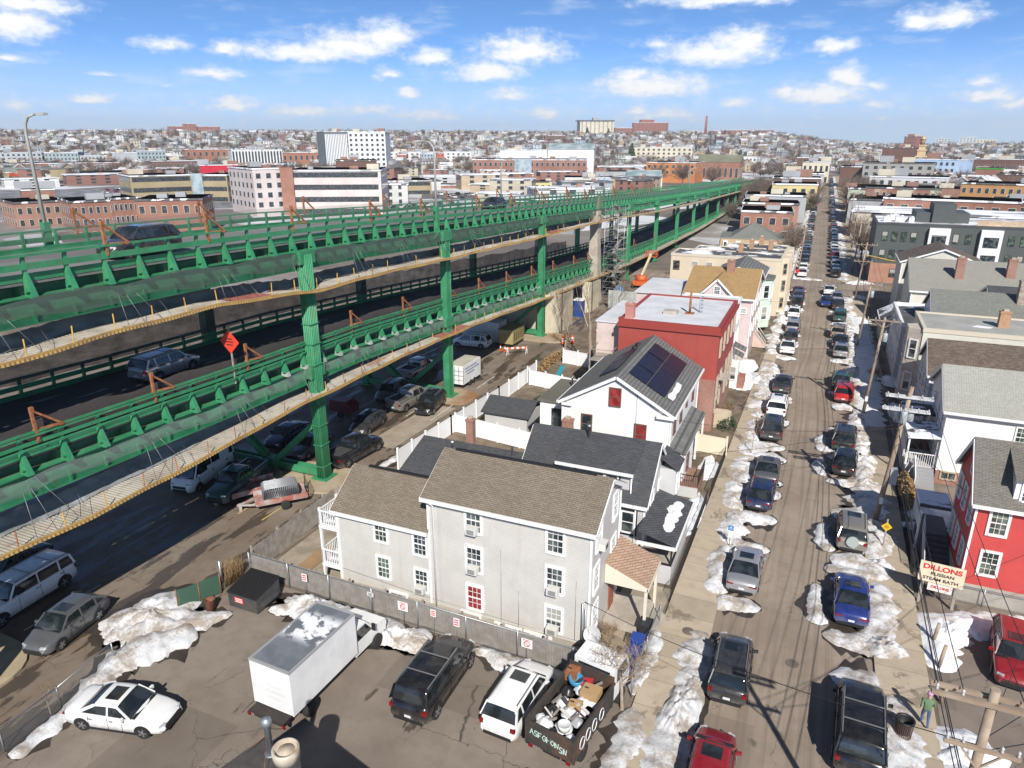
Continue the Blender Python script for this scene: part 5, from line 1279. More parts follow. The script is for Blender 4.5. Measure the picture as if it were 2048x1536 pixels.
def right_rest():
    h = House('brown_roof_house', 'grey shaded house with mottled dark brown shingle roof behind the white clapboard house', 10.2, 28, 68.2, 75.0, 6.0, PALESID, R_OLD, 'gable', 'x', 8.2, 71.6, .3)
    h.wins('-x', (69.6, 71.6, 73.6), (4.5, 2.0), .8, 1.4); g = MB(); g.box(18.2, 19.2, 69.3, 70.1, 7.05, 7.35); g.build('skylight', GLW, h.t)
    CS = siding('siding_cream', (0.62, 0.60, 0.52), .12, .85)
    h = House('flat_house', 'cream flat-roofed house with a long grey roof and stacked corner bay windows', 10.1, 30, 76.4, 84.4, 8.0, CS, FR_GY, 'flat', parapet=plain('cream_coping', (.6, .53, .42), .7)); T = h.t
    g = MB(); g.prism([(10.1, 76.5, .5), (10.1, 79.6, .5), (8.9, 79.0, .5), (8.9, 77.2, .5)], (0, 0, 7.4)); g.build('bay_wall', P('beige_bay', (.5, .44, .37), None, 2, .8), T)
    for z in (2.6, 5.9): window(T, '-x', (8.9, 78.1, z), .9, 1.7, trim=.18); window(T, -117, (9.5, 76.85, z), .6, 1.7, trim=.12)
    chimney(T, 17.2, 80.4, 8, 9.6, .9, .8, P('tan_chimney', (.42, .25, .15), None, 3, .9)); chimney(T, 26.2, 79.6, 8, 10.2, 1.0, .9, P('tan_chimney', (.42, .25, .15), None, 3, .9))
    h = House('white_house', 'white gabled house with grey-green roof and a big stone chimney on the right side', 12.2, 27.5, 86.6, 94.8, 7.2, WHITESID, R_GRN, 'gable', 'x', 9.4, 90.7, .3)
    h.wins('-y', (15.7, 23.4), (5.6,), .8, 1.4); chimney(h.t, 20.6, 89.6, 8, 11.2, 1.5, 1.0, P('stone_chimney', (.38, .33, .27), (.25, .2, .16), 3, .9))
    h = House('grey_house', 'shaded grey house with snowy flat roof in front of the white gabled house', 9.2, 13.5, 86, 98, 6.2, PALESID, FR_DK, 'flat')
    h.wins('-x', (88, 91, 94, 97), (4.7, 2.1), .8, 1.4)
    h = House('shed_house', 'small shingled garage gable with snow around it near the sidewalk poles', 8.6, 12.6, 100.5, 107, 3.4, P('grey_wood_shingle', (.42, .40, .37), (.34, .32, .3), 3, .9), FR_DK, 'gable', 'y', 4.6, None, .3, cat='garage')
    h.win('-y', 10.6, 2.2, 1.2, 1.0)
    h = House('olive_house', 'pale green house with a small slate roof among the right-hand houses', 19.5, 27, 98.5, 105, 7.2, siding('siding_sage', (.42, .43, .36), .12, .85), R_BLK, 'gable', 'x', 8.4, 101.5, .3)
    h.wins('-y', (24.5,), (5.6,), .8, 1.2); g = MB(); g.box(18.3, 19.4, 98.2, 99.6, 6.2, 7.4); g.build('roof_unit', P('green_unit', (.3, .4, .36), None, 2, .6), h.t)
    h = House('grey_roof_house', 'house with a broad plain taupe roof and two tall brick chimneys', 12, 28, 108, 119, 6.2, CS, shingle('shingle_putty', (.27, .26, .23), (.31, .3, .265), 'x'), 'gable', 'x', 9.3, 116, .3)
    chimney(h.t, 17.6, 111.5, 7, 10.4, 1.0, .9); chimney(h.t, 23.6, 112.5, 7, 10.4, 1.0, .9); h.win('-x', 110, 4.8, .9, 1.4)
    h = House('white_house', 'tall plain white house with dark flat roof at the right edge of the picture', 28.5, 40, 97, 110, 11.2, WHITESID, FR_DK, 'flat')
    h.wins('-y', (32.5, 37), (9.4, 6.5), 1.0, 1.5); h.wins('-x', (100, 104, 107), (9.4, 6.5), .9, 1.4)
    h = House('tan_house', 'tan gabled house with dark roof peeping between chimneys and the brick corner building', 11.5, 22, 121, 129, 8.2, CS, R_OLD, 'gable', 'y', 10.2, None, .3)
    h.wins('-y', (14, 19), (6.6,), .8, 1.4)
    # dark grey modern block on a brick base
    DG = siding('panel_dark_grey', (0.075, 0.085, 0.082), .3, .8); OB = brickm('brick_orange', (.36, .14, .075), (.42, .18, .1), (.38, .3, .25))
    h = House('apartment_block', 'dark grey modern apartment block with white framed bays on an orange brick base', 9.0, 62, 149.5, 166, 10.9, DG, flatroof('membrane_modern', (.45, .45, .45), (.3, .3, .3), .5), 'flat', parapet=plain('dark_coping', (.06, .065, .068), .5), zf=3.6, found=OB); T = h.t
    WF = plain('white_panel', (.75, .75, .75), .5); DF = plain('dark_frame', (.03, .03, .032), .5)
    for a, b in ((17.6, 20.9), (25.6, 28.9), (36, 39.3), (47, 50.3)):
        g = MB(); g.box(a, b, 148.6, 149.48, 3.0, 10.4); g.build('bay_frame', WF, T)
        for z in (5.2, 8.3): window(T, '-y', ((a+b)/2, 148.6, z), 2.1, 1.6, style='triple', frame=DF, trim=.08)
    for z in (5.3, 8.6):
        for u in (10.6, 12.2, 13.7, 15.3, 22.0, 23.9, 30.4, 32.2, 34, 41, 43, 45, 52, 54, 57): window(T, '-y', (u, 149.5, z), .85, 1.6, frame=DF, trim=.06, style='none', pane=GLG)
    for u in (13, 17, 30): window(T, '-y', (u, 149.48, 1.9), 1.2, 1.4, frame=DF, trim=.08)
    g = MB(); g.box(15.6, 24.2, 154, 163, 10.9, 12.7); g.build('stair_head', DG, T); g = MB(); g.box(18.2, 21.8, 153.4, 160, 10.92, 14.3); g.build('lift_head', DG, T)
    for x, y, w in ((10.2, 152.5, 1.2), (12.2, 153, 2.0), (14.3, 151.5, .9), (11.5, 157, 1.6)): g = MB(); g.box(x, x+w, y, y+1.2, 10.9, 11.9); g.lathe((x+w/2, y+.6, 0), [(.35, 11.9), (.35, 12.1)], 10); g.build('roof_unit', plain('unit_grey', (.6, .6, .6), .5), T)
    g = MB(); g.box(25, 62, 150.5, 150.6, 10.9, 11.9); g.build('roof_screen', P('tan_screen', (.5, .38, .26), None, 2, .8), T)
right_rest()
# ================================================================ vehicles (local +Y is the front)
BASEP = paint('car_paint', (0.5, 0.5, 0.5))
RIM = plain('alloy_rim', (.42, .43, .45), .3, .8)
RAILM = plain('rail_grey', (.25, .25, .26), .4, .4)
def pl(tab, v):
    if v <= tab[0][0]: return tab[0][1]
    for (a, p), (b, q) in zip(tab, tab[1:]):
        if v <= b: return p+(q-p)*(v-a)/(b-a)
    return tab[-1][1]
SPEC = { # L, W, H, belt, hood, tail, A, B, C, D (fractions of length from the rear), roof rails, wheel radius
 'sedan': (4.85, 1.86, 1.45, .93, .86, .98, .70, .565, .33, .165, 0, .335),
 'suv': (4.65, 1.88, 1.68, 1.06, 1.02, 1.08, .735, .615, .115, .03, 1, .36),
 'hatch': (4.40, 1.82, 1.52, .98, .93, 1.0, .735, .60, .20, .045, 0, .33),
 'big_suv': (5.45, 2.06, 1.92, 1.22, 1.18, 1.20, .735, .645, .075, .02, 1, .41),
 'wagon': (5.70, 2.03, 1.98, 1.25, 1.20, 1.25, .715, .635, .05, .015, 1, .42),
 'minivan': (5.1, 1.98, 1.76, 1.05, .98, 1.06, .80, .655, .10, .025, 1, .34),
 'pickup': (5.75, 2.0, 1.88, 1.22, 1.16, 1.15, .715, .63, .40, .36, 0, .41),
 'van': (5.6, 2.06, 2.45, 1.30, 1.18, 1.35, .885, .765, .03, .01, 0, .36),
}
def make_car(kind, simple=False):
    L, W, H, zb, zh, zt, A, B, C, D, rails, wr = SPEC[kind]
    yA, yB, yC, yD = [f*L-L/2 for f in (A, B, C, D)]
    t = thing('parked_car', 'car', 'car'); zl = wr*.62
    paint_i = [BASEP]
    zprof = [(-L/2, zt*.80), (-L/2+.10, zt*.96), (-L/2+.28, zt), (yD, max(zb, zt)), (yC, zb+.03), (yB, zb), (yA, zh+.05), (yA+.3, zh+.02), (L/2-.75, zh-.05), (L/2-.28, zh-.16), (L/2-.08, zh-.30), (L/2, zh-.42)]
    if kind == 'pickup': zprof = [(-L/2, zt), (L/2-2.2, zt)] + zprof[6:]
    wprof = [(-L/2, .86), (-L/2+.12, .93), (-L/2+.5, .985), (-.3*L, 1), (.25*L, 1), (L/2-.6, .955), (L/2-.2, .86), (L/2, .70)]
    ys = sorted(set([-L/2, -L/2+.05, -L/2+.14, -L/2+.35, -L*.33, -L*.2, 0, L*.15, yA, yA+.25, L/2-.75, L/2-.45, L/2-.22, L/2-.08, L/2]))
    g = MB(); rows = []
    for y in ys:
        w = W/2*pl(wprof, y); z1 = pl(zprof, y); e = min(y+L/2, L/2-y); zl2 = zl+max(0, .12-e*.5)
        zm = zl+(z1-zl)*.55
        half = [(w*.88, zl2), (w*.985, zl2+.10), (w, zm), (w*.975, zl+(z1-zl)*.80), (w*.93, z1-.045), (w*.80, z1-.005), (w*.4, z1+.02), (0, z1+.028)]
        rows.append([(-a, y, b) for a, b in half] + [(a, y, b) for a, b in reversed(half[:-1])])
    g.grid(rows); n_ = len(rows[0])
    g.face(list(reversed(rows[-1]))); g.face(rows[0]); g.face([p for r in rows for p in (r[0],)] + [r[-1] for r in reversed(rows)])
    body = g.build('body', BASEP, t)
    # greenhouse
    wb, wtop = W/2*.925, W/2*.765
    if kind in ('van', 'big_suv', 'wagon'): wtop = W/2*.82
    zA, zD = zh+.055, max(zb, zt)-.0
    if kind == 'pickup': zD = zt
    zr = H-.07
    bl = lambda s: [(s*wb, yA, zA), (s*wtop, yB, zr), (s*wtop, yC, zr-.02), (s*wb, yD, zD)]
    Rr, Ll = bl(1), bl(-1)
    def zroof(y):
        if y > yB: u = (y-yB)/(yA-yB); return zr+(zA-zr)*(u*.82+.18*u*u) + .05*sin(pi*min(1, u*1.0))*(1-u)
        if y < yC: u = (yC-y)/max(.01, yC-yD); return zr-.02+(zD-zr+.02)*(u*.78+.22*u*u) + .05*sin(pi*u)*(1-u)
        return zr-.02+.02*(y-yC)/(yB-yC)+.035*sin(pi*(y-yC)/(yB-yC))
    def zbelt(y): u = (y-yD)/(yA-yD); return zD+(zA-zD)*u
    def gsec(y, o=0.0):
        zt_, z0 = zroof(y), zbelt(y); q = max(0.02, (zt_-z0)/(zr-z0+.001)); wt = wb+(wtop-wb)*min(1, q); P_ = []
        for u, v in ((0, 0), (.5, .57), (.9, .93), (1, 1)): P_.append((wb+(wt-wb)*v+.02*sin(pi*u)*q+o, y, z0+(zt_-z0)*u))
        c = .05*min(1, q); P_ += [(wt*.82, y, zt_+c*.6+o), (wt*.42, y, zt_+c+o), (0, y, zt_+c*1.1+o)]
        return [(-a, b, c_) for a, b, c_ in P_]+[(a, b, c_) for a, b, c_ in reversed(P_[:-1])]
    ysg = [yD+.01]+[yD+(yC-yD)*k/4 for k in (1, 2, 3)]+[yC+(yB-yC)*k/6 for k in range(7)]+[yB+(yA-yB)*k/4 for k in (1, 2, 3)]+[yA-.01]
    gl = MB(); gl.grid([gsec(y) for y in ysg]); gl.build('car_windows', CARGLASS, t)
    rf = MB(); rf.grid([gsec(y, .012)[2:-2] for y in ysg if yC-.16 <= y <= yB+.10])
    def pillar(a, b, w_, out=.012):
        for s in (1, -1): rf.beam((s*(abs(a[0])+out), a[1], a[2]), (s*(abs(b[0])+out), b[1], b[2]), w_, .05, 0, up=(s, 0, .3))
    pillar(Rr[0], Rr[1], .085); pillar(Rr[3], Rr[2], .13)
    yb_ = yA+(yD-yA)*.43
    for s in (1, -1):
        a = Vector((s*wb, yb_, zb)); b = Vector((s*wtop, yb_-.02, zr)); rf.beam(a+Vector((s*.01, 0, .02)), b+Vector((s*.01, 0, 0)), .08, .03, 0, up=(s, 0, .3))
        if kind in ('suv', 'big_suv', 'wagon', 'minivan', 'van', 'hatch'):
            yc_ = yA+(yD-yA)*.76; a = Vector((s*wb, yc_, zb)); b = Vector((s*wtop, yc_-.02, zr)); rf.beam(a+Vector((s*.01, 0, .02)), b+Vector((s*.01, 0, 0)), .10 if kind != 'van' else 1.2, .03, 0, up=(s, 0, .3))
        rf.beam((s*(wb+.012), yA, zA), (s*(wb+.012), yD, zD), .03, .035, 0)
    if kind == 'van':
        for s in (1, -1): rf.raw([(s*(wb+.005), yA-1.5, zb), (s*(wb+.005), yD, zb), (s*(wtop+.005), yC, zr), (s*(wtop+.005), yB-.9, zr)], [(0, 1, 2, 3)])
    rf.build('roof', BASEP, t)
    g = MB()
    if kind in ('sedan', 'suv', 'hatch'):
        g.box(-.40, .40, yB-.82, yB-.18, zr+.085, zr+.105); g.build('sunroof', CARGLASS, t); g = MB()
    if rails:
        for s in (1, -1): g = MB(); g.beam((s*(wtop-.05), yB-.1, zr+.10), (s*(wtop-.05), yC+.1, zr+.09), .04, .05); g.build('roof_rail', RAILM, t)
        if kind in ('big_suv', 'wagon'):
            for k in (.3, .7): g = MB(); g.beam((-wtop+.05, yB+(yC-yB)*k, zr+.13), (wtop-.05, yB+(yC-yB)*k, zr+.13), .05, .03); g.build('cross_bar', RAILM, t)
    # wheels
    wy = (L*.5-.93, -L*.5+.95); arch = MB()
    for s in (1, -1):
        for y in wy:
            x = s*(W/2-.115)
            g = MB(); g.lathe((x, y, wr), [(wr*.62, -.11), (wr*.93, -.115), (wr, -.07), (wr, .07), (wr*.93, .115), (wr*.62, .11)], 18, axis='x'); w = g.build('wheel', RUBBER, t, origin=(x, y, wr))
            r = MB(); xo = s*.118
            r.lathe((x, y, wr), [(wr*.64, xo-.01*s), (wr*.60, xo+.0*s)], 16, axis='x', capb=False, capt=False)
            for k in range(5):
                a = 2*pi*k/5; d = Vector((0, cos(a), sin(a))); c = Vector((x+xo, y, wr))
                r.beam(c+d*.03, c+d*wr*.62, .085, .02, 0, up=(s, 0, 0))
            r.lathe((x+xo, y, wr), [(.001, 0.012*s), (.07, 0.012*s), (.075, 0)], 10, axis='x', capb=False, capt=False)
            ro = r.build('rim', RIM, w)
            ro.location = (0, 0, 0)
            xx = s*(W/2*1.003); pts = []
            for k in range(13):
                a = pi*k/12; pts.append((xx, y+cos(a)*(wr+.065), max(zl+.02, wr*.98+sin(a)*(wr+.075))))
            arch.face(pts if s > 0 else list(reversed(pts)))
    for s in (1, -1): arch.box(min(s*W/2*.90, s*W/2*.995), max(s*W/2*.90, s*W/2*.995), -L/2+.6, L/2-.6, zl-.03, zl+.08)
    arch.box(-W*.36, W*.36, -L/2-.015, -L/2+.12, zl+.02, zl+.20); arch.box(-W*.30, W*.30, L/2-.10, L/2+.015, zl+.06, zl+.30)
    for s in (1, -1):
        for yy in (yA-.42, yb_, yA+(yD-yA)*.80):
            arch.box(min(s*W*.488, s*W*.5035), max(s*W*.488, s*W*.5035), yy-.007, yy+.007, zl+.12, zb-.06)
        for yy in (yb_+.18, yA+(yD-yA)*.80+.12): arch.box(min(s*W*.49, s*W*.508), max(s*W*.49, s*W*.508), yy-.09, yy+.09, zb-.20, zb-.17)
    arch.box(-W*.27, W*.27, L/2-.06, L/2+.012, zl+.34, zh-.40); arch.box(-W*.42, W*.42, yA+.0, yA+.16, zh+.03, zh+.062)
    arch.build('trim', BLACK, t)
    zlr = zt*.80;
    for s in (1, -1):
        g = MB()
        if kind in ('suv', 'big_suv', 'minivan', 'wagon', 'van', 'pickup'): g.box(min(s*W*.34, s*W*.455), max(s*W*.36, s*W*.455), -L/2-.012, -L/2+.12, zlr-.10, zlr+.09)
        else: g.box(min(s*W*.22, s*W*.455), max(s*W*.25, s*W*.452), -L/2-.010, -L/2+.16, zlr-.07, zlr+.02)
        g.build('tail_light', TAIL, t)
        g = MB(); g.obox((s*W*.325, L/2-.17, zh-.285), (W*.075, -s*.07*s*s, 0), (.02*s, .07, 0), (0, 0, .05)); g.build('head_light', HEADL, t)
        g = MB(); g.obox((s*(W/2+.10), yA-.28, zb+.07), (.10, .02*s, 0), (0, .05, 0), (0, 0, .07)); g.build('mirror', BASEP, t)
    g = MB(); g.box(-.16, .16, -L/2-.03, -L/2-.015, zl+.28, zl+.40); g.build('licence_plate', PLATE, t)
    if kind == 'pickup':
        g = MB(); g.box(-W/2*.80, W/2*.80, -L/2+.14, yD-.12, zt+.005, zt+.035); g.build('bed_floor', plain('bed_liner', (.05, .05, .05), .8), t)
        g = MB()
        for s in (1, -1): g.box(min(s*W/2*.80, s*W/2*.96), max(s*W/2*.80, s*W/2*.96), -L/2+.02, yD-.02, zt, zt+.16)
        g.box(-W/2*.9, W/2*.9, -L/2, -L/2+.12, zt, zt+.16); g.box(-W/2*.9, W/2*.9, yD-.1, yD, zt, zt+.16); g.build('bed_rail', BASEP, t)
    return t
CC = {'white': paint('paint_white', (.78, .78, .77)), 'black': paint('paint_black', (.008, .008, .009), .18), 'charcoal': paint('paint_charcoal', (.028, .028, .03), .25), 'grey': paint('paint_grey', (.11, .115, .12), .3, .3),
      'silver': paint('paint_silver', (.40, .40, .41), .3, .5), 'red': paint('paint_red', (.24, .008, .014), .22), 'bright red': paint('paint_bright_red', (.40, .012, .012), .22), 'blue': paint('paint_blue', (.012, .028, .16), .22), 'navy': paint('paint_navy', (.008, .014, .06), .22),
      'green': paint('paint_green', (.02, .07, .06), .3), 'tan': paint('paint_tan', (.34, .27, .2), .35, .3), 'pewter': paint('paint_pewter', (.26, .24, .21), .35, .4), 'maroon': paint('paint_maroon', (.12, .012, .014), .3), 'light blue': paint('paint_light_blue', (.12, .2, .3), .3)}
PROTO = {}; USED = set()
def place_car(kind, colour, x, y, rz, label, group=None, z=0.004, cat=None, name=None):
    if kind not in PROTO: PROTO[kind] = make_car(kind)
    p = PROTO[kind]; rc = {'car_paint': CC[colour]}
    if kind not in USED:
        USED.add(kind); o = p; o.location = (x, y, z); o.rotation_euler = (0, 0, rz)
        for c in o.children_recursive:
            for ms in c.material_slots:
                if ms.material is BASEP: ms.link = 'OBJECT'; ms.material = CC[colour]
        rc = None
    else:
        rc2 = {'car_paint': CC[colour]}
        for m in CC.values(): rc2[m.name] = CC[colour]
        o = dup(p, (x, y, z), rz, recolor=rc2)
    o.name = name or ('pickup_truck' if kind == 'pickup' else 'van' if kind == 'van' else 'parked_car')
    tag(o, label, cat or ('pickup' if kind == 'pickup' else 'van' if kind == 'van' else 'car'))
    if group: o['group'] = group
    elif 'group' in o: del o['group']
    return o
R_ = radians
# the lot in front
place_car('sedan', 'white', -26.4, 16.75, R_(-76), 'white sedan with black sunroof parked alone beside the lot snow bank')
place_car('big_suv', 'black', -14.4, 24.2, R_(1), 'long black SUV parked beside the box truck facing the wooden fence')
place_car('suv', 'white', -10.2, 24.6, R_(-3), 'white SUV with dark sunroof parked between the black SUV and the rubbish truck')
place_car('suv', 'red', 11.5, 37.0, R_(172), 'dark red SUV in the right-hand lot facing the camera beside the white snow bank')
# alley and under the bridge
place_car('hatch', 'grey', -34.6, 19.9, R_(190), 'dusty grey hatchback at the alley edge beside the snow bank')
place_car('wagon', 'white', -39.3, 20.6, R_(184), 'long faded white station wagon with ladder-like roof rails under the bridge')
place_car('sedan', 'charcoal', -43.0, 22.2, R_(184), 'dark car roof showing behind the long white wagon')
place_car('pickup', 'green', -38.3, 36.4, R_(190), 'dark green pickup parked under the bridge beside the flat trailers')
place_car('van', 'white', -42.0, 36.6, R_(190), 'white high-roof cargo van parked under the bridge behind the dark green pickup')
place_car('pickup', 'black', -33.6, 44.8, R_(-5), 'black pickup with short bed just behind the ribbed green column')
place_car('sedan', 'grey', -37.9, 44.3, R_(185), 'grey sedan parked under the bridge left of the black pickup')
place_car('sedan', 'navy', -41.2, 45.4, R_(185), 'dark blue sedan parked deep under the bridge behind the green brace')
place_car('hatch', 'charcoal', -36.2, 50.5, R_(185), 'dark car in the shade right behind the ribbed green column')
place_car('suv', 'black', -33.4, 57.2, R_(188), 'black SUV parked at the sunny edge under the bridge facing the camera')
place_car('pickup', 'pewter', -35.9, 57.6, R_(-6), 'pewter pickup parked between the black SUV and the grey SUV under the bridge')
place_car('suv', 'grey', -38.8, 58.6, R_(186), 'pale-roofed dark SUV parked left of the pewter pickup under the bridge')
place_car('pickup', 'silver', -40.2, 66.5, R_(-4), 'silver pickup parked in the shade behind the second green column')
place_car('minivan', 'white', -39.8, 79.3, R_(95), 'white minivan parked in front of the white container under the bridge')
# on the bridge
place_car('suv', 'silver', -39.3, 32.6, R_(0), 'silver SUV driving on the shaded lower bridge deck', z=ZL(32.6)+.01)
place_car('suv', 'charcoal', -36.2, 29.6, R_(180), 'dark wagon driving on the upper bridge deck behind the green rail', z=ZU(29.6)+.01)
place_car('sedan', 'charcoal', -40.5, 88.0, R_(180), 'small dark car far along the upper bridge deck', z=ZU(88)+.02)
# the street: cars at the left kerb, then the right kerb, all facing away
GS = 'cars parked along the snowy street'
LK = [('hatch', 'red', 24.0, 'red hatchback at the left kerb, front end only, nearest the camera'), ('suv', 'charcoal', 30.6, 'dusty charcoal SUV at the left kerb with the pole shadow at its side'), ('sedan', 'silver', 39.9, 'silver sedan at the left kerb between curved snow banks'),
 ('hatch', 'navy', 50.4, 'dark blue compact at the left kerb ahead of the silver sedan'), ('sedan', 'grey', 54.9, 'dark grey sedan nose to tail with the dark blue compact'), ('suv', 'charcoal', 64.1, 'dark SUV with maroon tail lights behind the white SUV at the left kerb'),
 ('suv', 'white', 70.1, 'white SUV parked between two dark cars at the left kerb'), ('sedan', 'charcoal', 77.7, 'dark green-grey sedan beside the widest kerb snow bank'), ('sedan', 'white', 93.2, 'white sedan first in the long row by the pink house'), ('hatch', 'charcoal', 98.8, 'dark car wedged between a white sedan and a silver SUV'),
 ('suv', 'silver', 104.6, 'silver SUV in the row beside the mint house'), ('hatch', 'white', 113.8, 'small white hatchback beside the cream rowhouses'), ('suv', 'black', 121.6, 'black SUV near the street corner at the left kerb'), ('suv', 'charcoal', 126.6, 'dark SUV last but one before the crossing'), ('sedan', 'maroon', 131.2, 'maroon-tinged dark car last before the crossing')]
RK = [('big_suv', 'black', 28.9, 'big black SUV with silver roof rails at the right kerb beside the litter bin'), ('sedan', 'blue', 39.2, 'bright blue sedan at the right kerb ringed by dirty snow'), ('suv', 'pewter', 47.2, 'pewter SUV with round spare wheel cover at the right kerb'), ('hatch', 'black', 58.9, 'black hatchback in the first of two snowy bays by the utility pole'),
 ('suv', 'charcoal', 64.0, 'dark SUV in the second snowy bay by the utility pole'), ('suv', 'bright red', 77.1, 'bright red SUV at the right kerb under the white cross-arms'), ('hatch', 'green', 81.2, 'dark green car partly hidden behind the bright red SUV'), ('hatch', 'silver', 94.0, 'grey car in the shade at the right kerb beside the low snow wall'),
 ('sedan', 'black', 98.7, 'black car with a snow patch on its boot at the right kerb'), ('suv', 'tan', 103.6, 'tan SUV at the right kerb beside the shingled garage'), ('suv', 'green', 114, 'dark green SUV at the right kerb opposite the cream rowhouses'), ('sedan', 'charcoal', 122.6, 'dark sedan at the right kerb near the crossing'), ('hatch', 'silver', 128.6, 'silver hatchback last before the crossing at the right kerb')]
CARPOS = []
NEXT = {'left': [c[2] for c in LK], 'right': [c[2] for c in RK]}
for k, (kind, c, y, lab) in enumerate(LK):
    L = SPEC[kind][0]; x = kl(y)+1.22+.12*sin(k*2.1)
    place_car(kind, c, x, y, R_(1.2*sin(k*1.7)), lab, GS); CARPOS.append((x, y, L, 'left', lab))
for k, (kind, c, y, lab) in enumerate(RK):
    L = SPEC[kind][0]; x = kr(y)-.92-.14*sin(k*2.3)
    o = place_car(kind, c, x, y, R_(-2.5+2*sin(k*1.3)), lab, GS); CARPOS.append((x, y, L, 'right', lab))
    if 'spare' in lab:
        g = MB(); g.lathe((0, -L/2-.02, .98), [(.36, -.16), (.36, -.02), (.33, 0)], 20, axis='y'); g.build('spare_wheel_cover', plain('spare_cover', (.36, .40, .38), .5), None).parent = o
place_car('sedan', 'white', 2.3, 134.5, R_(0), 'white sedan driving across the intersection'); place_car('sedan', 'blue', 2.0, 124.0, R_(180), 'blue sedan driving in the middle of the street before the intersection')
# far part of the street
FARC = ['white', 'black', 'silver', 'grey', 'charcoal', 'navy', 'red', 'white', 'black', 'green']
fk = 0
for side in (0, 1):
    y = 151.0 if side == 0 else 153.0
    while y < 560:
        c = FARC[(fk*7+side*3) % len(FARC)]; kind = ('sedan', 'suv', 'hatch', 'suv')[fk % 4]; fk += 1
        if random.random() < .84:
            x = kl(y)+1.25 if side == 0 else kr(y)-1.1
            place_car(kind, c, x, y, 0, '%s %s parked far down the %s kerb beyond the intersection' % (c, {'sedan': 'sedan', 'suv': 'SUV', 'hatch': 'hatchback'}[kind], ('left', 'right')[side]), 'cars parked beyond the intersection')
        y += 5.6+random.random()*1.4
# snow dug out around the parked cars
for x, y, L, side, lab in CARPOS:
    s = -1 if side == 'left' else 1; k = kl(y) if side == 'left' else kr(y); parts = []
    rr = random.Random(int(y*10)); w = 1.1+.6*rr.random(); h = .5+.3*rr.random()
    xo = k+s*(.35+.25*rr.random())
    parts.append([(xo, y-L*.62, w*.7, h*.5), (xo, y-L*.25, w, h), (xo+.1*s, y+L*.2, w*1.15, h*1.1), (xo, y+L*.6, w*.8, h*.6)])
    xi = x-s*(1.15+.3*rr.random())
    if not (side == 'left' and y < 35):
        parts.append([(k+s*.2, y-L*.56-.55, w*.9, h*.8), (x, y-L*.5-.95, w*1.05, h*.7), (xi, y-L*.5-.6-.5*rr.random(), w*.6, h*.3)])
        if rr.random() < .7: parts.append([(k+s*.2, y+L*.56+.5, w*1.1, h*.9), (x, y+L*.5+.9, w*1.05, h*.7), (xi, y+L*.5+1.0, w*.55, h*.3)])
    if side == 'right' and 36 < y < 68: parts.append([(xi-.1, y-L*.55, .8, .35), (xi-.5, y-.6, .75, .32), (xi-.35, y+L*.3, .5, .2)]); parts.append((k+.6, y-L*.72, 1.1, 1.0, .2, .75))
    nx = [q for q in NEXT[side] if q > y+1]
    if nx and y > 36:
        e = min(nx[0]-2.6, y+L*.6+6.0); b0 = y+L*.6
        if e-b0 > .8: parts.append([(xo, b0, w*.8, h*.7), (xo-.05*s, (b0+e)/2, w*1.3, h*1.15), (xo, e, w*.8, h*.6)])
    if abs(y-77.7) < .2: parts.append((k-.9, y+2.6, 1.5, 3.4, 0, .65))
    if y < 29 and side == 'left': parts.append((k-.55, y+3.4, .9, 3.0, -.1, .8))
    nm = lab.split(' at ')[0].split(' beside ')[0].split(' by ')[0].split(' between ')[0].split(' in ')[0].split(' wedged')[0].split(' near ')[0].split(' nose')[0].split(' last')[0].split(' first')[0].split(' partly')[0].split(' with ')[0].split(' parked ')[0]
    if nm in ('black SUV', 'dark SUV', 'dark car', 'dark sedan', 'silver SUV'): nm = nm + ' at %s' % {64.1: 'the kerb behind the white SUV', 98.8: 'the white sedan', 104.6: 'the mint house', 121.6: 'the corner', 126.6: 'the crossing', 64.0: 'the utility pole', 122.6: 'the right corner'}.get(y, 'the kerb')
    snow_bank('dirty snow bank dug out around the %s' % nm, parts, 'snow banks along the street kerbs', base=.0)
g = MB()
for s in (0, 1):
    y = 148.0
    while y < 600:
        k = kl(y)-.6 if s == 0 else kr(y)+.6
        bank_mesh(g, [(k, y, 1.0, .3), (k, y+2.2, 1.9+nz(y, 1), .6), (k, y+4.4, .9, .3)]) if y < 330 else g.box(k-.8, k+.8, y, y+4, 0, .4)
        y += 4.7
tag(g.build('snow', SNOW), 'ploughed snow lining both kerbs beyond the intersection', 'snow', kind='stuff')
snow_bank('grey slush heaps on both far corners of the intersection', [[(-4.5, 147.6, 1.2, .4), (-1.5, 147.2, 1.6, .5), (1.2, 147.0, .8, .25)], (7.5, 146.2, 2.6, 1.2, .2, .9), (7.2, 132.0, 1.6, 1.2, 0, .7)], 'snow banks along the street kerbs')
snow_bank('shaded snow cover along the right sidewalk between utility pole and porch', [[(6.6, 69, 1.4, .25), (6.4, 74, 1.7, .35), (6.5, 80, 1.8, .35), (6.5, 90, 2.0, .4), (6.6, 104, 2.0, .4), (6.6, 116, 1.8, .4)], (9.3, 84.5, 1.4, 2.2, 0, .4), (9.0, 74, 1.0, 3.0, 0, .4)], 'snow banks along the street kerbs', CSNOW, .12)
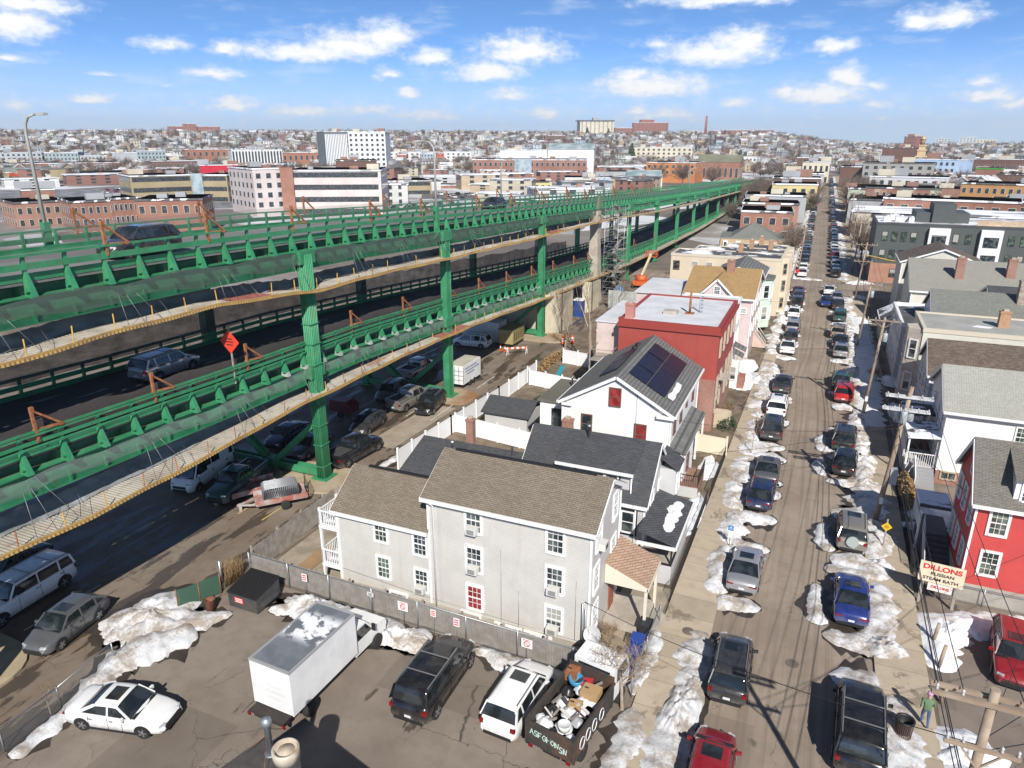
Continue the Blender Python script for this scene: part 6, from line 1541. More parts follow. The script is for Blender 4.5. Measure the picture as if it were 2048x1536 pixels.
# ---------------------------------------------------------------- box truck
def wheel_at(t, x, y, r, wd=.28, rim=STEEL):
    g = MB(); g.lathe((x, y, r), [(r*.6, -wd/2), (r*.94, -wd/2), (r, -wd*.35), (r, wd*.35), (r*.94, wd/2), (r*.6, wd/2)], 18, axis='x'); w = g.build('wheel', RUBBER, t, origin=(x, y, r))
    s = 1 if x > 0 else -1; g = MB(); g.lathe((x+s*wd*.42, y, r), [(.02, .02*s), (r*.3, .02*s), (r*.45, -.03*s), (r*.58, .0)], 14, axis='x'); ro = g.build('rim', rim, w); ro.location = (0, 0, 0)
def box_truck():
    t = thing('box_truck', 'white box truck with a snow-dusted grey roof parked facing the fence', 'truck', (0,0,0))
    TW = P('truck_white', (.78, .78, .77), (.70, .70, .69), .8, .4, coat=.2)
    g = MB(); g.box(-1.14, 1.14, -2.2, 2.35, 1.0, 3.30);
    for x in (-1.15, 1.09): g.box(x, x+.06, -2.22, 2.36, 1.0, 3.32)
    for s in (-1, 1):
        for k in range(8): g.box(min(s*1.14, s*1.152), max(s*1.14, s*1.152), -1.9+k*.55, -1.87+k*.55, 1.05, 3.2)
    g.build('cargo_box', TW, t)
    m, n, b = newmat('truck_roof'); tc = n('TexCoord', out=3); f = n('TexNoise', tc, None, 1.1, 7.0, .65); y = n('SeparateXYZ', tc, out=1)
    k = n.math('MULTIPLY', n.smooth(f, .46, .52), n.math('MULTIPLY', n.smooth(y, -.6, .1), n.smooth(y, 1.2, 1.9, 1, 0)))
    n.put(b.inputs['Base Color'], n.mix(k, n.mix(n.smooth(f, .3, .7), (.13, .145, .165), (.20, .21, .23)), (.8, .81, .83))); b.inputs['Roughness'].default_value = .35
    g = MB(); g.box(-1.07, 1.07, -2.12, 2.27, 3.30, 3.325); g.build('roof_panel', m, t)
    g = MB(); g.box(-1.15, 1.15, -2.2, 2.35, 3.30, 3.36);
    g2 = MB()
    for a in ((-1.16, 1.16, -2.24, -2.12), (-1.16, 1.16, 2.27, 2.38), (-1.16, -1.07, -2.12, 2.27), (1.07, 1.16, -2.12, 2.27)): g2.box(*a, 3.26, 3.36)
    g2.build('roof_edge', plain('alu_edge', (.6, .6, .6), .4, .5), t)
    g = MB(); g.box(-1.05, 1.05, -2.24, -2.2, 1.1, 3.15);
    for k in range(6): g.box(-1.05, 1.05, -2.25, -2.24, 1.1+k*.34, 1.115+k*.34)
    g.build('rear_door', TW, t)
    # cab
    g = MB(); poly = [(2.42, .62), (4.95, .62), (5.05, 1.0), (4.95, 1.28), (3.95, 1.42), (3.35, 2.15), (2.42, 2.2)]
    g.prism([(-.98, y, z) for y, z in poly], (1.96, 0, 0)); g.build('cab', TW, t)
    g = MB(); g.face([(-.86, 3.98, 1.44), (.86, 3.98, 1.44), (.80, 3.40, 2.14), (-.80, 3.40, 2.14)])
    for s in (-1, 1): f_ = [(s*.995, 3.80, 1.42), (s*.995, 3.30, 2.06), (s*.995, 2.62, 2.08), (s*.995, 2.62, 1.42)]; g.face(f_ if s < 0 else list(reversed(f_)))
    g.build('car_windows', CARGLASS, t)
    g = MB(); g.box(-1.0, 1.0, -2.75, -2.2, .92, 1.0); g.box(-.85, .85, -2.6, -2.2, .6, .75); g.build('liftgate', P('rusty_black_steel', (.025, .025, .025), (.045, .03, .022), 3, .7), t)
    g = MB(); g.box(-.45, .45, -2.2, 4.9, .62, .95); g.build('chassis', BLACK, t)
    for s in (-1, 1):
        g = MB(); g.box(s*1.0-.08, s*1.0+.08, -2.76, -2.7, .72, .88); g.build('tail_light', TAIL, t); g = MB(); g.box(s*.78-.14, s*.78+.14, 4.95, 5.06, .95, 1.15); g.build('head_light', HEADL, t)
        g = MB(); g.box(s*1.22-.1, s*1.22+.1, 3.6, 3.68, 1.5, 1.9); g.build('mirror', BLACK, t)
        for y in (-1.0, 4.1): wheel_at(t, s*.95, y, .42, rim=WHITE)
    t.location = (-19.75, 21.35, 0); t.rotation_euler = (0, 0, R_(-2))
box_truck()
# ---------------------------------------------------------------- rubbish truck with its load
def rubbish_truck():
    t = thing('dump_truck', 'rusty open-bed truck heaped with rubbish, graffiti on its tailgate and side', 'truck', (0,0,0))
    DKS = P('rusty_dark_steel', (.035, .032, .03), (.06, .045, .035), 1.4, .75, dirt=(.16, .06, .03)); WC = P('truck_white', (.78, .78, .77), None, .8, .4)
    g = MB(); x, y0, y1, z0, z1 = 1.12, -2.3, 1.55, .85, 2.05
    g.box(-x, x, y0, y1, z0, z0+.08)
    g.box(-x, -x+.07, y0, y1, z0, z1); g.box(x-.07, x, y0, y1, z0, z1); g.box(-x, x, y1-.07, y1, z0, z1+.3)
    for s in (-1, 1):
        for k in range(6): g.box(min(s*x, s*(x+.05)), max(s*x, s*(x+.05)), y0+.1+k*.7, y0+.18+k*.7, z0, z1)
        g.box(min(s*x, s*(x+.06)), max(s*x, s*(x+.06)), y0, y1, z1-.08, z1+.03)
    g.build('bed', DKS, t)
    g = MB(); g.box(-x, x, y0-.06, y0, z0, z1-.05); g.box(-.03, .03, y0-.08, y0, z0, z1-.05)
    for s in (-1, 1): g.box(s*x-.06, s*x+.06, y0-.1, y0, z0, z1)
    g.build('tailgate', DKS, t)
    # graffiti: painted strokes
    GW = plain('graffiti_mint', (.5, .68, .6), .6); g = MB(); rr = random.Random(5)
    def stroke(pts, w=.035):
        for a, b in zip(pts, pts[1:]): g.beam((a[0], y0-.068, a[1]), (b[0], y0-.068, b[1]), .006, w, up=(0, 0, 1)) if abs(a[0]-b[0]) > .02 else g.box(min(a[0], b[0])-w/2, max(a[0], b[0])+w/2, y0-.071, y0-.065, min(a[1], b[1]), max(a[1], b[1]))
    Lt = {'A': [[(0,0),(.5,1),(1,0)],[(.2,.4),(.8,.4)]], 'S': [[(1,.9),(.3,1),(.1,.6),(.9,.4),(.8,0),(0,.1)]], 'F': [[(0,0),(.1,1),(1,.95)],[(.05,.5),(.7,.5)]], 'G': [[(1,.8),(.5,1),(0,.5),(.4,0),(1,.2),(.9,.5),(.6,.5)]], 'H': [[(0,0),(.1,1)],[(.9,0),(1,1)],[(.05,.5),(.95,.55)]], 'N': [[(0,0),(.1,1),(.8,0),(1,1)]], 'M': [[(0,0),(.2,1),(.5,.3),(.8,1),(1,0)]], 'O': [[(.5,0),(0,.5),(.5,1),(1,.5),(.5,0)]]}
    cx = -.95
    for ch in 'ASFGHON':
        for st in Lt[ch]: stroke([(cx+a*.17, 1.40+b*.28-.12*(cx+.95)) for a, b in st])
        cx += .2
    cx = .45
    for ch in 'SN':
        for st in Lt[ch]: stroke([(cx+a*.15, 1.12+b*.3) for a, b in st])
        cx += .2
    o = g.build('graffiti', GW, t); g = MB()
    for k, cy in enumerate((-1.7, -1.15, -.55, .15)):
        pts = [(x+.058, cy+.22*cos(a*.7), 1.45+.3*sin(a*.7)) for a in range(10)]; g.tube(pts, .025, 4)
    g.build('graffiti', plain('graffiti_white', (.7, .7, .7), .6), t)
    # cab
    g = MB(); poly = [(1.75, .75), (3.55, .75), (3.62, 1.5), (3.25, 2.35), (3.0, 2.5), (1.75, 2.5)]
    g.prism([(-1.0, a, b) for a, b in poly], (2.0, 0, 0));
    for k in range(7): g.box(-.75+k*.25-.03, -.75+k*.25+.03, 1.85, 2.9, 2.5, 2.53)
    g.build('cab', WC, t)
    g = MB(); g.face([(-.88, 3.6, 1.55), (.88, 3.6, 1.55), (.85, 3.28, 2.32), (-.85, 3.28, 2.32)])
    for s in (-1, 1): f_ = [(s*1.01, 3.4, 1.55), (s*1.01, 3.1, 2.3), (s*1.01, 2.1, 2.3), (s*1.01, 2.1, 1.55)]; g.face(f_ if s < 0 else list(reversed(f_)))
    g.face([(.8, 1.74, 1.8), (-.8, 1.74, 1.8), (-.8, 1.74, 2.3), (.8, 1.74, 2.3)]); g.build('car_windows', CARGLASS, t)
    g = MB(); g.box(-.4, .4, -2.2, 3.4, .55, .85); g.build('chassis', BLACK, t)
    for s in (-1, 1):
        g = MB(); g.box(s*.9-.1, s*.9+.1, y0-.12, y0-.06, .72, .84); g.build('tail_light', TAIL, t)
        for yy in (-1.2, 2.7): wheel_at(t, s*.9, yy, .42)
    t.location = (-7.35, 24.2, 0); t.rotation_euler = (0, 0, R_(-9)); M = Matrix.Translation(t.location) @ Matrix.Rotation(R_(-9), 4, 'Z')
    rr = random.Random(11); w = lambda a, b, c: M @ Vector((a, b, c))
    def item(name, label, cat, g, m): g.v = [tuple(M @ Vector(v)) for v in g.v]; return tag(g.build(name, m), label, cat, 'rubbish heaped in the open truck')
    PB = [('white_bag', (.72, .73, .76)), ('dark_bag', (.02, .02, .022)), ('grey_bag', (.35, .36, .38))]
    spots = [(-.55, -1.75, .42), (.2, -1.5, .40), (-.7, -1.0, .36), (.05, -.7, .38), (.6, -1.0, .33), (-.5, -.2, .36), (.25, .1, .34), (-.75, .6, .36), (-.1, .7, .34), (.7, .4, .3), (-.35, 1.15, .3), (.7, -1.8, .3), (-.1, -1.95, .28), (.45, -.35, .3), (-.85, -1.6, .25)]
    where = ['by the tailgate', 'behind the bucket', 'along the left bed side', 'in the middle of the load', 'along the right bed side', 'under the scrap boards', 'beside the cardboard box', 'near the cab on the left', 'below the blue tub', 'against the right bed wall', 'next to the bulkhead', 'in the rear right corner', 'in the centre of the tail end', 'under the red box', 'in the rear left corner']
    for k, (a, b, r) in enumerate(spots):
        g = MB(); heap_mesh(g, 0, 0, r, r*.85, rr.random()*3, r*1.0, 0, 7, 18); dz = 1.45+.25*rr.random()
        g.v = [(p[0]+a, p[1]+b, p[2]+dz) for p in g.v]
        nm, cc = PB[(0, 0, 1, 0, 2, 0, 0, 1, 0, 0, 2, 0, 1, 0, 0)[k]]
        item('rubbish_bag', '%s plastic rubbish bag %s of the open truck' % (nm.split('_')[0], where[k]), 'rubbish bag', g, plain('bag_'+nm, cc, .35))
    for k, (a, b, z, sx, sy, sz, m, lab) in enumerate([(.45, .55, 1.95, .42, .3, .18, plain('cardboard', (.42, .27, .13), .9), 'brown cardboard box with cut-out handles on top of the truck load'), (.05, .95, 1.85, .22, .25, .2, plain('red_box', (.5, .03, .04), .6), 'red printed box beside the cardboard box on the truck'), (-.8, 1.2, 1.95, .28, .28, .22, RUST, 'rusty brown crate in the front left corner of the truck bed'), (.15, -.35, 1.8, .3, .2, .14, plain('cardboard', (.42, .27, .13), .9), 'crushed cardboard carton in the middle of the truck load')]):
        g = MB(); a0 = rr.uniform(-.4, .4); g.obox((a, b, z), (sx*cos(a0), sx*sin(a0), .05), (-sy*sin(a0), sy*cos(a0), .03), (0, 0, sz))
        for q in (-.5, .5): g.obox((a+q*sx, b, z+sz+.004), (.09*cos(a0), .09*sin(a0), 0), (-.04*sin(a0), .04*cos(a0), 0), (0, 0, .003), 1)
        item('discarded_box', lab, 'box', g, [m, BLACK])
    g = MB(); g.lathe((-.45, .85, 1.75), [(.2, 0), (.33, .36), (.35, .36), (.3, .1), (.05, .06)], 16, capt=False); item('plastic_tub', 'blue plastic tub lying in the truck load near the cab', 'tub', g, plain('tub_blue', (.05, .25, .42), .4))
    g = MB(); g.lathe((.35, -1.75, 1.75), [(.24, 0), (.28, .3), (.26, .3), (.24, .27), (.02, .26)], 16); item('bucket', 'white lidded bucket standing near the truck tailgate', 'bucket', g, plain('bucket_white', (.7, .7, .68), .4))
    for k in range(14):
        g = MB(); a, b = rr.uniform(-.85, .85), rr.uniform(-1.9, 1.2); th = rr.uniform(0, 3.1); l = rr.uniform(.3, .7); g.beam((a-l*cos(th)*.5, b-l*sin(th)*.5, 1.75), (a+l*cos(th)*.5, b+l*sin(th)*.5, 1.95+.2*rr.random()), rr.uniform(.04, .2), .03)
        item('scrap_board', '%s scrap piece sticking out of the truck load' % ('pale', 'brown', 'dark')[k % 3], 'scrap', g, (plain('scrap_pale', (.55, .52, .47), .8), WOODG, DKS)[k % 3])
rubbish_truck()
# ---------------------------------------------------------------- trailers and site equipment under the bridge
def trailers():
    t = thing('cargo_trailer', 'white enclosed cargo trailer with blue lettering beside the second green column', 'trailer', (-34.0, 65.6, 0))
    TW = P('truck_white', (.78, .78, .77), None, .8, .4)
    g = MB(); g.box(-35.1, -33.0, 63.6, 67.8, .55, 2.55); g.build('trailer_box', TW, t); g = MB(); g.box(-35.0, -33.1, 63.7, 67.7, 2.55, 2.6); g.build('roof_panel', P('trailer_roof', (.5, .47, .38), None, 1, .6), t)
    g = MB()
    for k in range(5): g.box(-35.1+k*.525-.02, -35.1+k*.525+.02, 63.58, 63.6, .6, 2.5)
    for k in range(3): g.box(-35.1, -33.0, 63.57, 63.59, 1.0+.5*k, 1.03+.5*k)
    g.build('rib', DKGREY, t)
    g = MB()
    for k, (a, b) in enumerate(((64.0, 66.8), (64.2, 67.4), (64.4, 66.2))):
        y = a
        while y < b: g.box(-32.995, -32.985, y, y+.12, 2.1-.32*k, 2.26-.32*k); y += .19
    g.build('lettering', plain('lettering_blue', (.12, .16, .3), .6), t)
    for x in (-35.0, -33.1):
        for y in (65.3, 66.2): g = MB(); g.lathe((x, y, .34), [(.34, -.1), (.34, .1)], 14, axis='x'); g.build('wheel', RUBBER, t)
    # flat trailer with crowd barriers
    for lab, x, y, rz, barr in (('flat red and grey equipment trailer under the yellow platform edge', -36.6, 36.2, R_(-30), 0), ('flat trailer loaded with a stack of steel crowd barriers', -33.8, 35.9, R_(-42), 1)):
        t = thing('flat_trailer', lab, 'trailer', (x, y, 0)); t.rotation_euler = (0, 0, rz); WLOC[t.name] = (0, 0, 0)
        g = MB(); g.box(-.9, .9, -1.8, 1.8, .55, .65);
        for s in (-1, 1): g.box(s*.9-.04, s*.9+.04, -1.8, 1.8, .65, .95)
        g.beam((-.5, -1.8, .55), (0, -3.0, .5), .1, .1); g.beam((.5, -1.8, .55), (0, -3.0, .5), .1, .1); g.box(-.08, .08, -2.9, -2.7, 0, .6); g.build('trailer_bed', P('trailer_red', (.33, .1, .07), (.4, .38, .36), 1.3, .7), t)
        g = MB(); g.beam((-.9, 1.85, .65), (-.9, 1.9, 1.7), .05, .05); g.beam((.9, 1.85, .65), (.9, 1.9, 1.7), .05, .05)
        for k in range(4): g.beam((-.9, 1.87, .8+.28*k), (.9, 1.87, .8+.28*k), .03, .03)
        g.build('ramp_gate', BLACK, t)
        for s in (-1, 1): g = MB(); g.lathe((s*1.02, .2, .34), [(.2, -.1), (.34, -.1), (.34, .1), (.2, .1)], 14, axis='x'); g.build('wheel', RUBBER, t)
        if barr:
            M = Matrix.Translation((x, y, 0)) @ Matrix.Rotation(rz, 4, 'Z'); base = None
            g = MB(); g.tube([(0, -1.2, .7), (0, -1.2, 1.6), (0, -1.0, 1.7), (0, 1.0, 1.7), (0, 1.2, 1.6), (0, 1.2, .7)], .025, 5); g.tube([(0, -1.2, .85), (0, 1.2, .85)], .02, 4)
            for k in range(17): g.tube([(0, -1.07+.134*k, .85), (0, -1.07+.134*k, 1.7)], .011, 3)
            o = g.build('crowd_barrier', STEEL)
            for k in range(12):
                c = o if k == 0 else o.copy()
                if k: COL.objects.link(c)
                c.matrix_world = M @ Matrix.Translation((-.7+.125*k, 0, 0)) @ Matrix.Rotation(.05, 4, 'Y')
                tag(c, 'galvanised crowd barrier standing in the stack on the flat trailer', 'crowd barrier', 'crowd barriers stacked on the trailer')
    t = thing('generator', 'olive boxed generator standing by the bridge beside the white container', 'generator', (-35.6, 82.4, 0)); GM = P('generator_olive', (.36, .30, .13), (.3, .25, .11), 1, .6)
    g = MB(); g.box(-36.6, -34.6, 80.6, 84.4, .45, 2.2); g.box(-36.7, -34.5, 80.5, 84.5, 2.2, 2.3); g.build('housing', GM, t); g = MB()
    for k in range(5): g.box(-34.6, -34.57, 80.9+.7*k, 81.4+.7*k, .8, 1.9)
    g.build('louvre', P('generator_dark', (.16, .13, .06), None, 2, .7), t); g = MB(); g.box(-36.5, -34.7, 80.8, 84.2, .15, .45); g.build('skid', BLACK, t)
    t = thing('storage_container', 'white steel storage container in the shade under the bridge', 'container', (-40, 83, 0))
    g = MB(); g.box(-42.5, -37.2, 82.0, 84.4, .1, 2.7); g.build('container_body', TW, t); g = MB()
    for k in range(18): g.box(-42.4+.29*k, -42.28+.29*k, 81.97, 82.0, .2, 2.6)
    g.build('rib', P('truck_rib', (.6, .6, .6), None, 1, .5), t)
    t = thing('site_trailer', 'maroon towed compressor on two wheels behind the ribbed green column', 'trailer', (-40.2, 52.5, 0)); g = MB(); g.prism([(-41.6, 51.9, .5), (-39.0, 51.9, .5), (-39.0, 51.9, 1.2), (-39.6, 51.9, 1.6), (-41.4, 51.9, 1.6)], (0, 1.3, 0)); g.build('housing', P('maroon_steel', (.14, .02, .03), None, 2, .5), t)
    for y in (51.8, 53.3): g = MB(); g.lathe((-40.2, y, .32), [(.32, -.09), (.32, .09)], 14, axis='y'); g.build('wheel', RUBBER, t)
trailers()
# ================================================================ bare winter trees
BARK = P('bark_grey', (.25, .20, .15), (.34, .28, .22), 3, .9); TWIG = P('twig_brown', (.26, .19, .13), (.20, .145, .10), 4, .9); TWIGR = P('twig_red', (.28, .12, .10), (.2, .1, .08), 4, .9)
EVERG = P('evergreen', (.03, .055, .025), (.06, .085, .04), 3, .9); DRYB = P('dry_brown_leaves', (.24, .15, .065), (.34, .22, .10), 5, .9)
def grow(gt, gc, p, d, l, r, lev, rr, spread, up, sides=(6, 5, 4, 3, 3, 3), minr=.008):
    k = 3; pts = [p]; rs = [r]; q = p.copy(); dd = d.copy()
    for i in range(k):
        dd = (dd + Vector((rr.uniform(-1, 1), rr.uniform(-1, 1), rr.uniform(-.6, 1)*.6+up*.5))*.16).normalized(); q = q+dd*l/k; pts.append(q.copy()); rs.append(max(minr, r*(1-.42*(i+1)/k)))
    (gt if lev < 2 else gc).tube(pts, rs, sides[min(lev, 5)], cap=False)
    return pts, rs, dd
def tree_geo(gt, gc, base, h, r, levels, rr, spread=.75, up=.5, split=(3, 4), trunk=.32, lean=(0, 0)):
    def rec(p, d, l, r, lev):
        pts, rs, dd = grow(gt, gc, p, d, l, r, lev, rr, spread, up)
        if lev >= levels: return
        for k in range(rr.randint(*split)):
            u = rr.uniform(.45, 1.0) if lev else rr.uniform(.7, 1.0); i = min(2, int(u*3)); f = u*3-i; q = pts[i].lerp(pts[i+1], f)
            ax = Vector((rr.uniform(-1, 1), rr.uniform(-1, 1), rr.uniform(-.15, .5))); nd = (dd*(1-spread*.5)+ax.normalized()*spread+Vector((0, 0, up*.3))).normalized()
            rec(q, nd, l*rr.uniform(.55, .82), max(.008, rs[min(i+1, 3)]*.62), lev+1)
    rec(Vector(base), Vector((lean[0], lean[1], 1)).normalized(), h*trunk, r, 0)
def bare_tree(label, x, y, h, r, seed, levels=4, spread=.75, up=.5, split=(3, 4), twig=None, trunk=.32, lean=(0, 0), z=0, group=None, cat='tree', name='bare_tree'):
    rr = random.Random(seed); t = thing(name, label, cat, (x, y, z), 0, group); a, b = MB(), MB()
    tree_geo(a, b, (x, y, z-.05), h, r, levels, rr, spread, up, split, trunk, lean)
    a.build('trunk', BARK, t); b.build('crown', twig or TWIG, t); return t
bare_tree('pale bare sapling with spreading branches in front of the grey house corner', -5.75, 26.3, 5.2, .10, 3, 4, .95, .35, (4, 5), P('twig_pale', (.42, .31, .2), (.34, .24, .15), 4, .9), .34)
bare_tree('tangle of leafless shrub stems beside the brick path and recycling bins', -7.3, 29.8, 3.4, .05, 8, 4, .95, .5, (4, 5), P('twig_pale', (.42, .31, .2), (.34, .24, .15), 4, .9), .25, cat='shrub', name='bare_shrub')
bare_tree('tall forked pale tree trunk rising behind the white vinyl fence', -22.6, 75.8, 15, .30, 21, 4, .55, .7, (2, 3), None, .38)
bare_tree('slender bare tree nearest the cream plastic curtain', -28.2, 82.5, 9.5, .14, 5, 4, .6, .9, (3, 4)); bare_tree('thin multi-stemmed bare tree leaning over the dirt by the curtain', -29.3, 87.5, 9, .10, 31, 4, .6, .9, (3, 4), lean=(-.1, .1))
bare_tree('bare tree in front of the scaffold stair tower', -26.2, 101, 11, .2, 13, 4, .7, .7, (3, 4)); bare_tree('brown scrubby tree beside the orange lift', -25, 140, 6, .12, 17, 4, .9, .4, (4, 5))
bare_tree('reddish bare bush on the right sidewalk below the cross-arms pole', 7.3, 83, 3.8, .06, 19, 4, .95, .3, (4, 5), TWIGR, .25, cat='shrub', name='bare_shrub')
bare_tree('thin young street tree in the snow bank by the dark SUV', -3.2, 58.2, 4.6, .035, 23, 3, .7, .7, (3, 4), TWIG, .4); bare_tree('spindly twig sapling in the fence line by the white sedan', -29.9, 15.6, 2.2, .03, 29, 2, .6, .9, (2, 3), DRYB, .5)
bare_tree('brown bush on the lawn beside the red apartment steps', -6.2, 66.6, 2.4, .05, 37, 4, .95, .3, (4, 5), DRYB, .25, cat='shrub', name='bare_shrub')
def evergreen_blob(label, x, y, rx, ry, h, m, z=0, seed=1, name='evergreen_shrub', n_=900, sz=.10):
    rr = random.Random(seed); g = MB()
    for k in range(n_):
        a, q, v = rr.uniform(0, 2*pi), sqrt(rr.random()), rr.random()
        s_ = sqrt(max(0, 1-(v*.95)**2)); px, py, pz = x+rx*q*s_*cos(a)*(1+.2*nz(a*2, seed)), y+ry*q*s_*sin(a), z+h*v*(.85+.3*nz(x+cos(a), y+sin(a)))
        d = Vector((rr.uniform(-1, 1), rr.uniform(-1, 1), rr.uniform(-1, 1))); e = d.orthogonal().normalized()*sz; f = d.normalized().cross(e)
        p = Vector((px, py, pz)); g.face([p-e*.6-f, p+e*.6-f, p+e*.4+f, p-e*.4+f])
    return tag(g.build(name, m), label, 'shrub')
evergreen_blob('clipped olive-green shrub on the front lawn of the red apartment house', -6.0, 64.2, .95, 1.6, 1.3, EVERG, seed=4); evergreen_blob('clipped dry brown hedge along the sidewalk before the white house stairs', 8.2, 55.6, .6, 3.0, 1.35, DRYB, seed=6, n_=1700, name='dry_hedge')
evergreen_blob('dark green shrubs in the snowy yard behind the vinyl fence', -22.5, 63.5, 2.6, .7, 1.0, EVERG, seed=9); evergreen_blob('grey-brown weeds along the white vinyl fence by the construction yard', -28.0, 76.5, .8, 5.5, .8, DRYB, seed=12, n_=1300); evergreen_blob('small dark cypress beside the brick rowhouse entrance', -5.6, 158, .8, .8, 5.5, EVERG, seed=14, n_=900, sz=.16)
def brush():
    g = MB(); rr = random.Random(3)
    for k in range(260):
        x, y = -29.9+rr.uniform(-.35, .2), rr.uniform(26.3, 27.7); g.tube([(x, y, 0), (x+rr.uniform(-.3, .3), y+rr.uniform(-.3, .3), rr.uniform(.5, 1.6))], .008, 3)
    return tag(g.build('undergrowth', DRYB), 'dry vine stems tangled through the end of the fence', 'vines', kind='stuff')
brush()
# ================================================================ fences
VINYL = plain('white_vinyl', (.82, .82, .82), .4)
def board_fence(label, pts, h=1.75, name='wooden_fence', m=None, pitch=.15, over=0):
    t = thing(name, label, 'fence', (*pts[0], 0)); g = MB(); pg = MB(); m = m or WOODG; rr = random.Random(int(pts[0][0]*7))
    for (x, y), (x2, y2) in zip(pts, pts[1:]):
        L = hypot(x2-x, y2-y); ux, uy = (x2-x)/L, (y2-y)/L; n_ = int(L/pitch)
        for k in range(n_):
            u = (k+.5)*pitch; hh = h+rr.uniform(-.04, .04); g.obox((x+ux*u, y+uy*u, hh/2), (ux*pitch*.46, uy*pitch*.46, 0), (-uy*.012, ux*.012, 0), (0, 0, hh/2))
        for z in (.35, h-.35): g.beam((x-uy*.04, y+ux*.04, z), (x2-uy*.04, y2+ux*.04, z), .05, .09)
        k = 0.0
        while k <= L: p = MB(); p.obox((x+ux*k-uy*.08, y+uy*k+ux*.08, (h+.12)/2), (.055, 0, 0), (0, .055, 0), (0, 0, (h+.12)/2)); p.build('post', WOODG, t); k += 2.4
    g.build('board_panel', m, t); return t
board_fence('weathered grey board fence running along the lot behind the chain-link', [(-29.3, 28.1), (-8.2, 27.75)], 1.5); board_fence('weathered grey board fence along the alley beside the patio', [(-29.35, 28.3), (-29.6, 36.8)], 1.7); board_fence('short weathered board fence closing the patio behind the grey house', [(-29.5, 36.9), (-26.3, 36.6)], 1.7)
def vinyl_fence(label, pts, h=1.7, m=None):
    t = thing('vinyl_fence', label, 'fence', (*pts[0], 0)); g = MB(); m = m or VINYL
    for (x, y), (x2, y2) in zip(pts, pts[1:]):
        L = hypot(x2-x, y2-y); ux, uy = (x2-x)/L, (y2-y)/L; n_ = max(1, round(L/2.2)); w = L/n_
        for k in range(n_+1):
            p = MB(); p.obox((x+ux*w*k, y+uy*w*k, (h+.15)/2), (.07, 0, 0), (0, .07, 0), (0, 0, (h+.15)/2)); p.obox((x+ux*w*k, y+uy*w*k, h+.17), (.085, 0, 0), (0, .085, 0), (0, 0, .025)); p.build('post', m, t)
        g.beam((x, y, h/2), (x2, y2, h/2), .03, h-.1); g.beam((x, y, h-.05), (x2, y2, h-.05), .06, .1); g.beam((x, y, .1), (x2, y2, .1), .06, .12)
        k = .18
        while k < L: g.obox((x+ux*k, y+uy*k, h/2), (ux*.008, uy*.008, 0), (-uy*.018, ux*.018, 0), (0, 0, h/2-.1)); k += .18
    g.build('panel', m, t); return t
vinyl_fence('white vinyl fence along the alley from the charcoal roof to the tree', [(-29.0, 44.2), (-28.5, 52.3), (-27.8, 61.2), (-27.6, 71.0)]); vinyl_fence('white vinyl fence closing off the snowy yard beside the solar panel house', [(-28.4, 53.0), (-19.4, 51.6)]); vinyl_fence('white vinyl fence across the back of the shrub yard', [(-27.2, 68.0), (-17.2, 66.0)]); vinyl_fence('white vinyl fence at the yard corner behind the tall forked tree', [(-26.5, 77), (-18.8, 75.5)])
vinyl_fence('cream vinyl fence screening the front yard of the solar panel house', [(-7.5, 57.4), (-5.1, 57.2)], 1.6, plain('cream_vinyl', (.74, .66, .5), .45))
LINKM = netm('chain_link', (.34, .35, .36), .20)
def chainlink(label, pts, h=1.5, step=2.6):
    t = thing('chain_link_fence', label, 'fence', (*pts[0], 0)); g = MB(); r = MB()
    for (x, y), (x2, y2) in zip(pts, pts[1:]):
        L = hypot(x2-x, y2-y); n_ = max(1, round(L/step)); g.face([(x, y, .03), (x2, y2, .03), (x2, y2, h), (x, y, h)]); r.tube([(x, y, h), (x2, y2, h)], .03, 5); r.tube([(x, y, .05), (x2, y2, .05)], .012, 3)
        for k in range(n_+1): p = MB(); u = k/n_; px, py = x+(x2-x)*u, y+(y2-y)*u; p.tube([(px, py, 0), (px, py, h+.06)], .035, 6); p.build('post', STEEL, t)
    g.build('wire_mesh', LINKM, t); r.build('rail', STEEL, t); return t
chainlink('chain-link fence with parking signs in front of the weathered boards', [(-29.3, 27.88), (-8.6, 27.5), (-5.9, 27.2)], 1.62, 3.0); chainlink('chain-link fence along the sidewalk beside the recycling bins', [(-5.55, 27.2), (-5.5, 33.2)], 1.25); chainlink('chain-link fence of the lot along the alley by the white sedan', [(-29.4, 8), (-29.75, 16), (-30.2, 19.2)], 1.2)
chainlink('galvanised chain-link fence below the bright red house', [(8.6, 41.9), (30, 41.8)], 1.1, 2.4); chainlink('short chain-link gate beside the steam bath sign', [(8.0, 43.6), (9.5, 43.4)], 1.3, 1.5)
t = thing('screened_fence', 'fence panel wrapped in torn dark green screen beside the dumpster', 'fence', (-30, 24, 0)); g = MB(); rows = [[(-30.6+.25*u*4, 23.6+u*2.2, z+.06*nz(u*5, z)) for z in (.1, .5, .9, 1.3)] for u in [k/8 for k in range(9)]]; g.grid(rows); g.build('screen', netm('green_screen', (.05, .12, .08), .97), t)
for u in (0, .5, 1): g = MB(); g.tube([(-30.6+u, 23.6+u*2.2, 0), (-30.6+u, 23.6+u*2.2, 1.4)], .03, 5); g.build('post', RUST, t)
def iron_fence(label, pts, h=1.0):
    g = MB()
    for (x, y), (x2, y2) in zip(pts, pts[1:]):
        L = hypot(x2-x, y2-y)
        for z in (h, .15): g.beam((x, y, z), (x2, y2, z), .03, .03)
        for k in range(int(L/.14)): u = k*.14/L; g.box(x+(x2-x)*u-.008, x+(x2-x)*u+.008, y+(y2-y)*u-.008, y+(y2-y)*u+.008, 0, h)
    return tag(g.build('iron_fence', BLACK), label, 'fence')
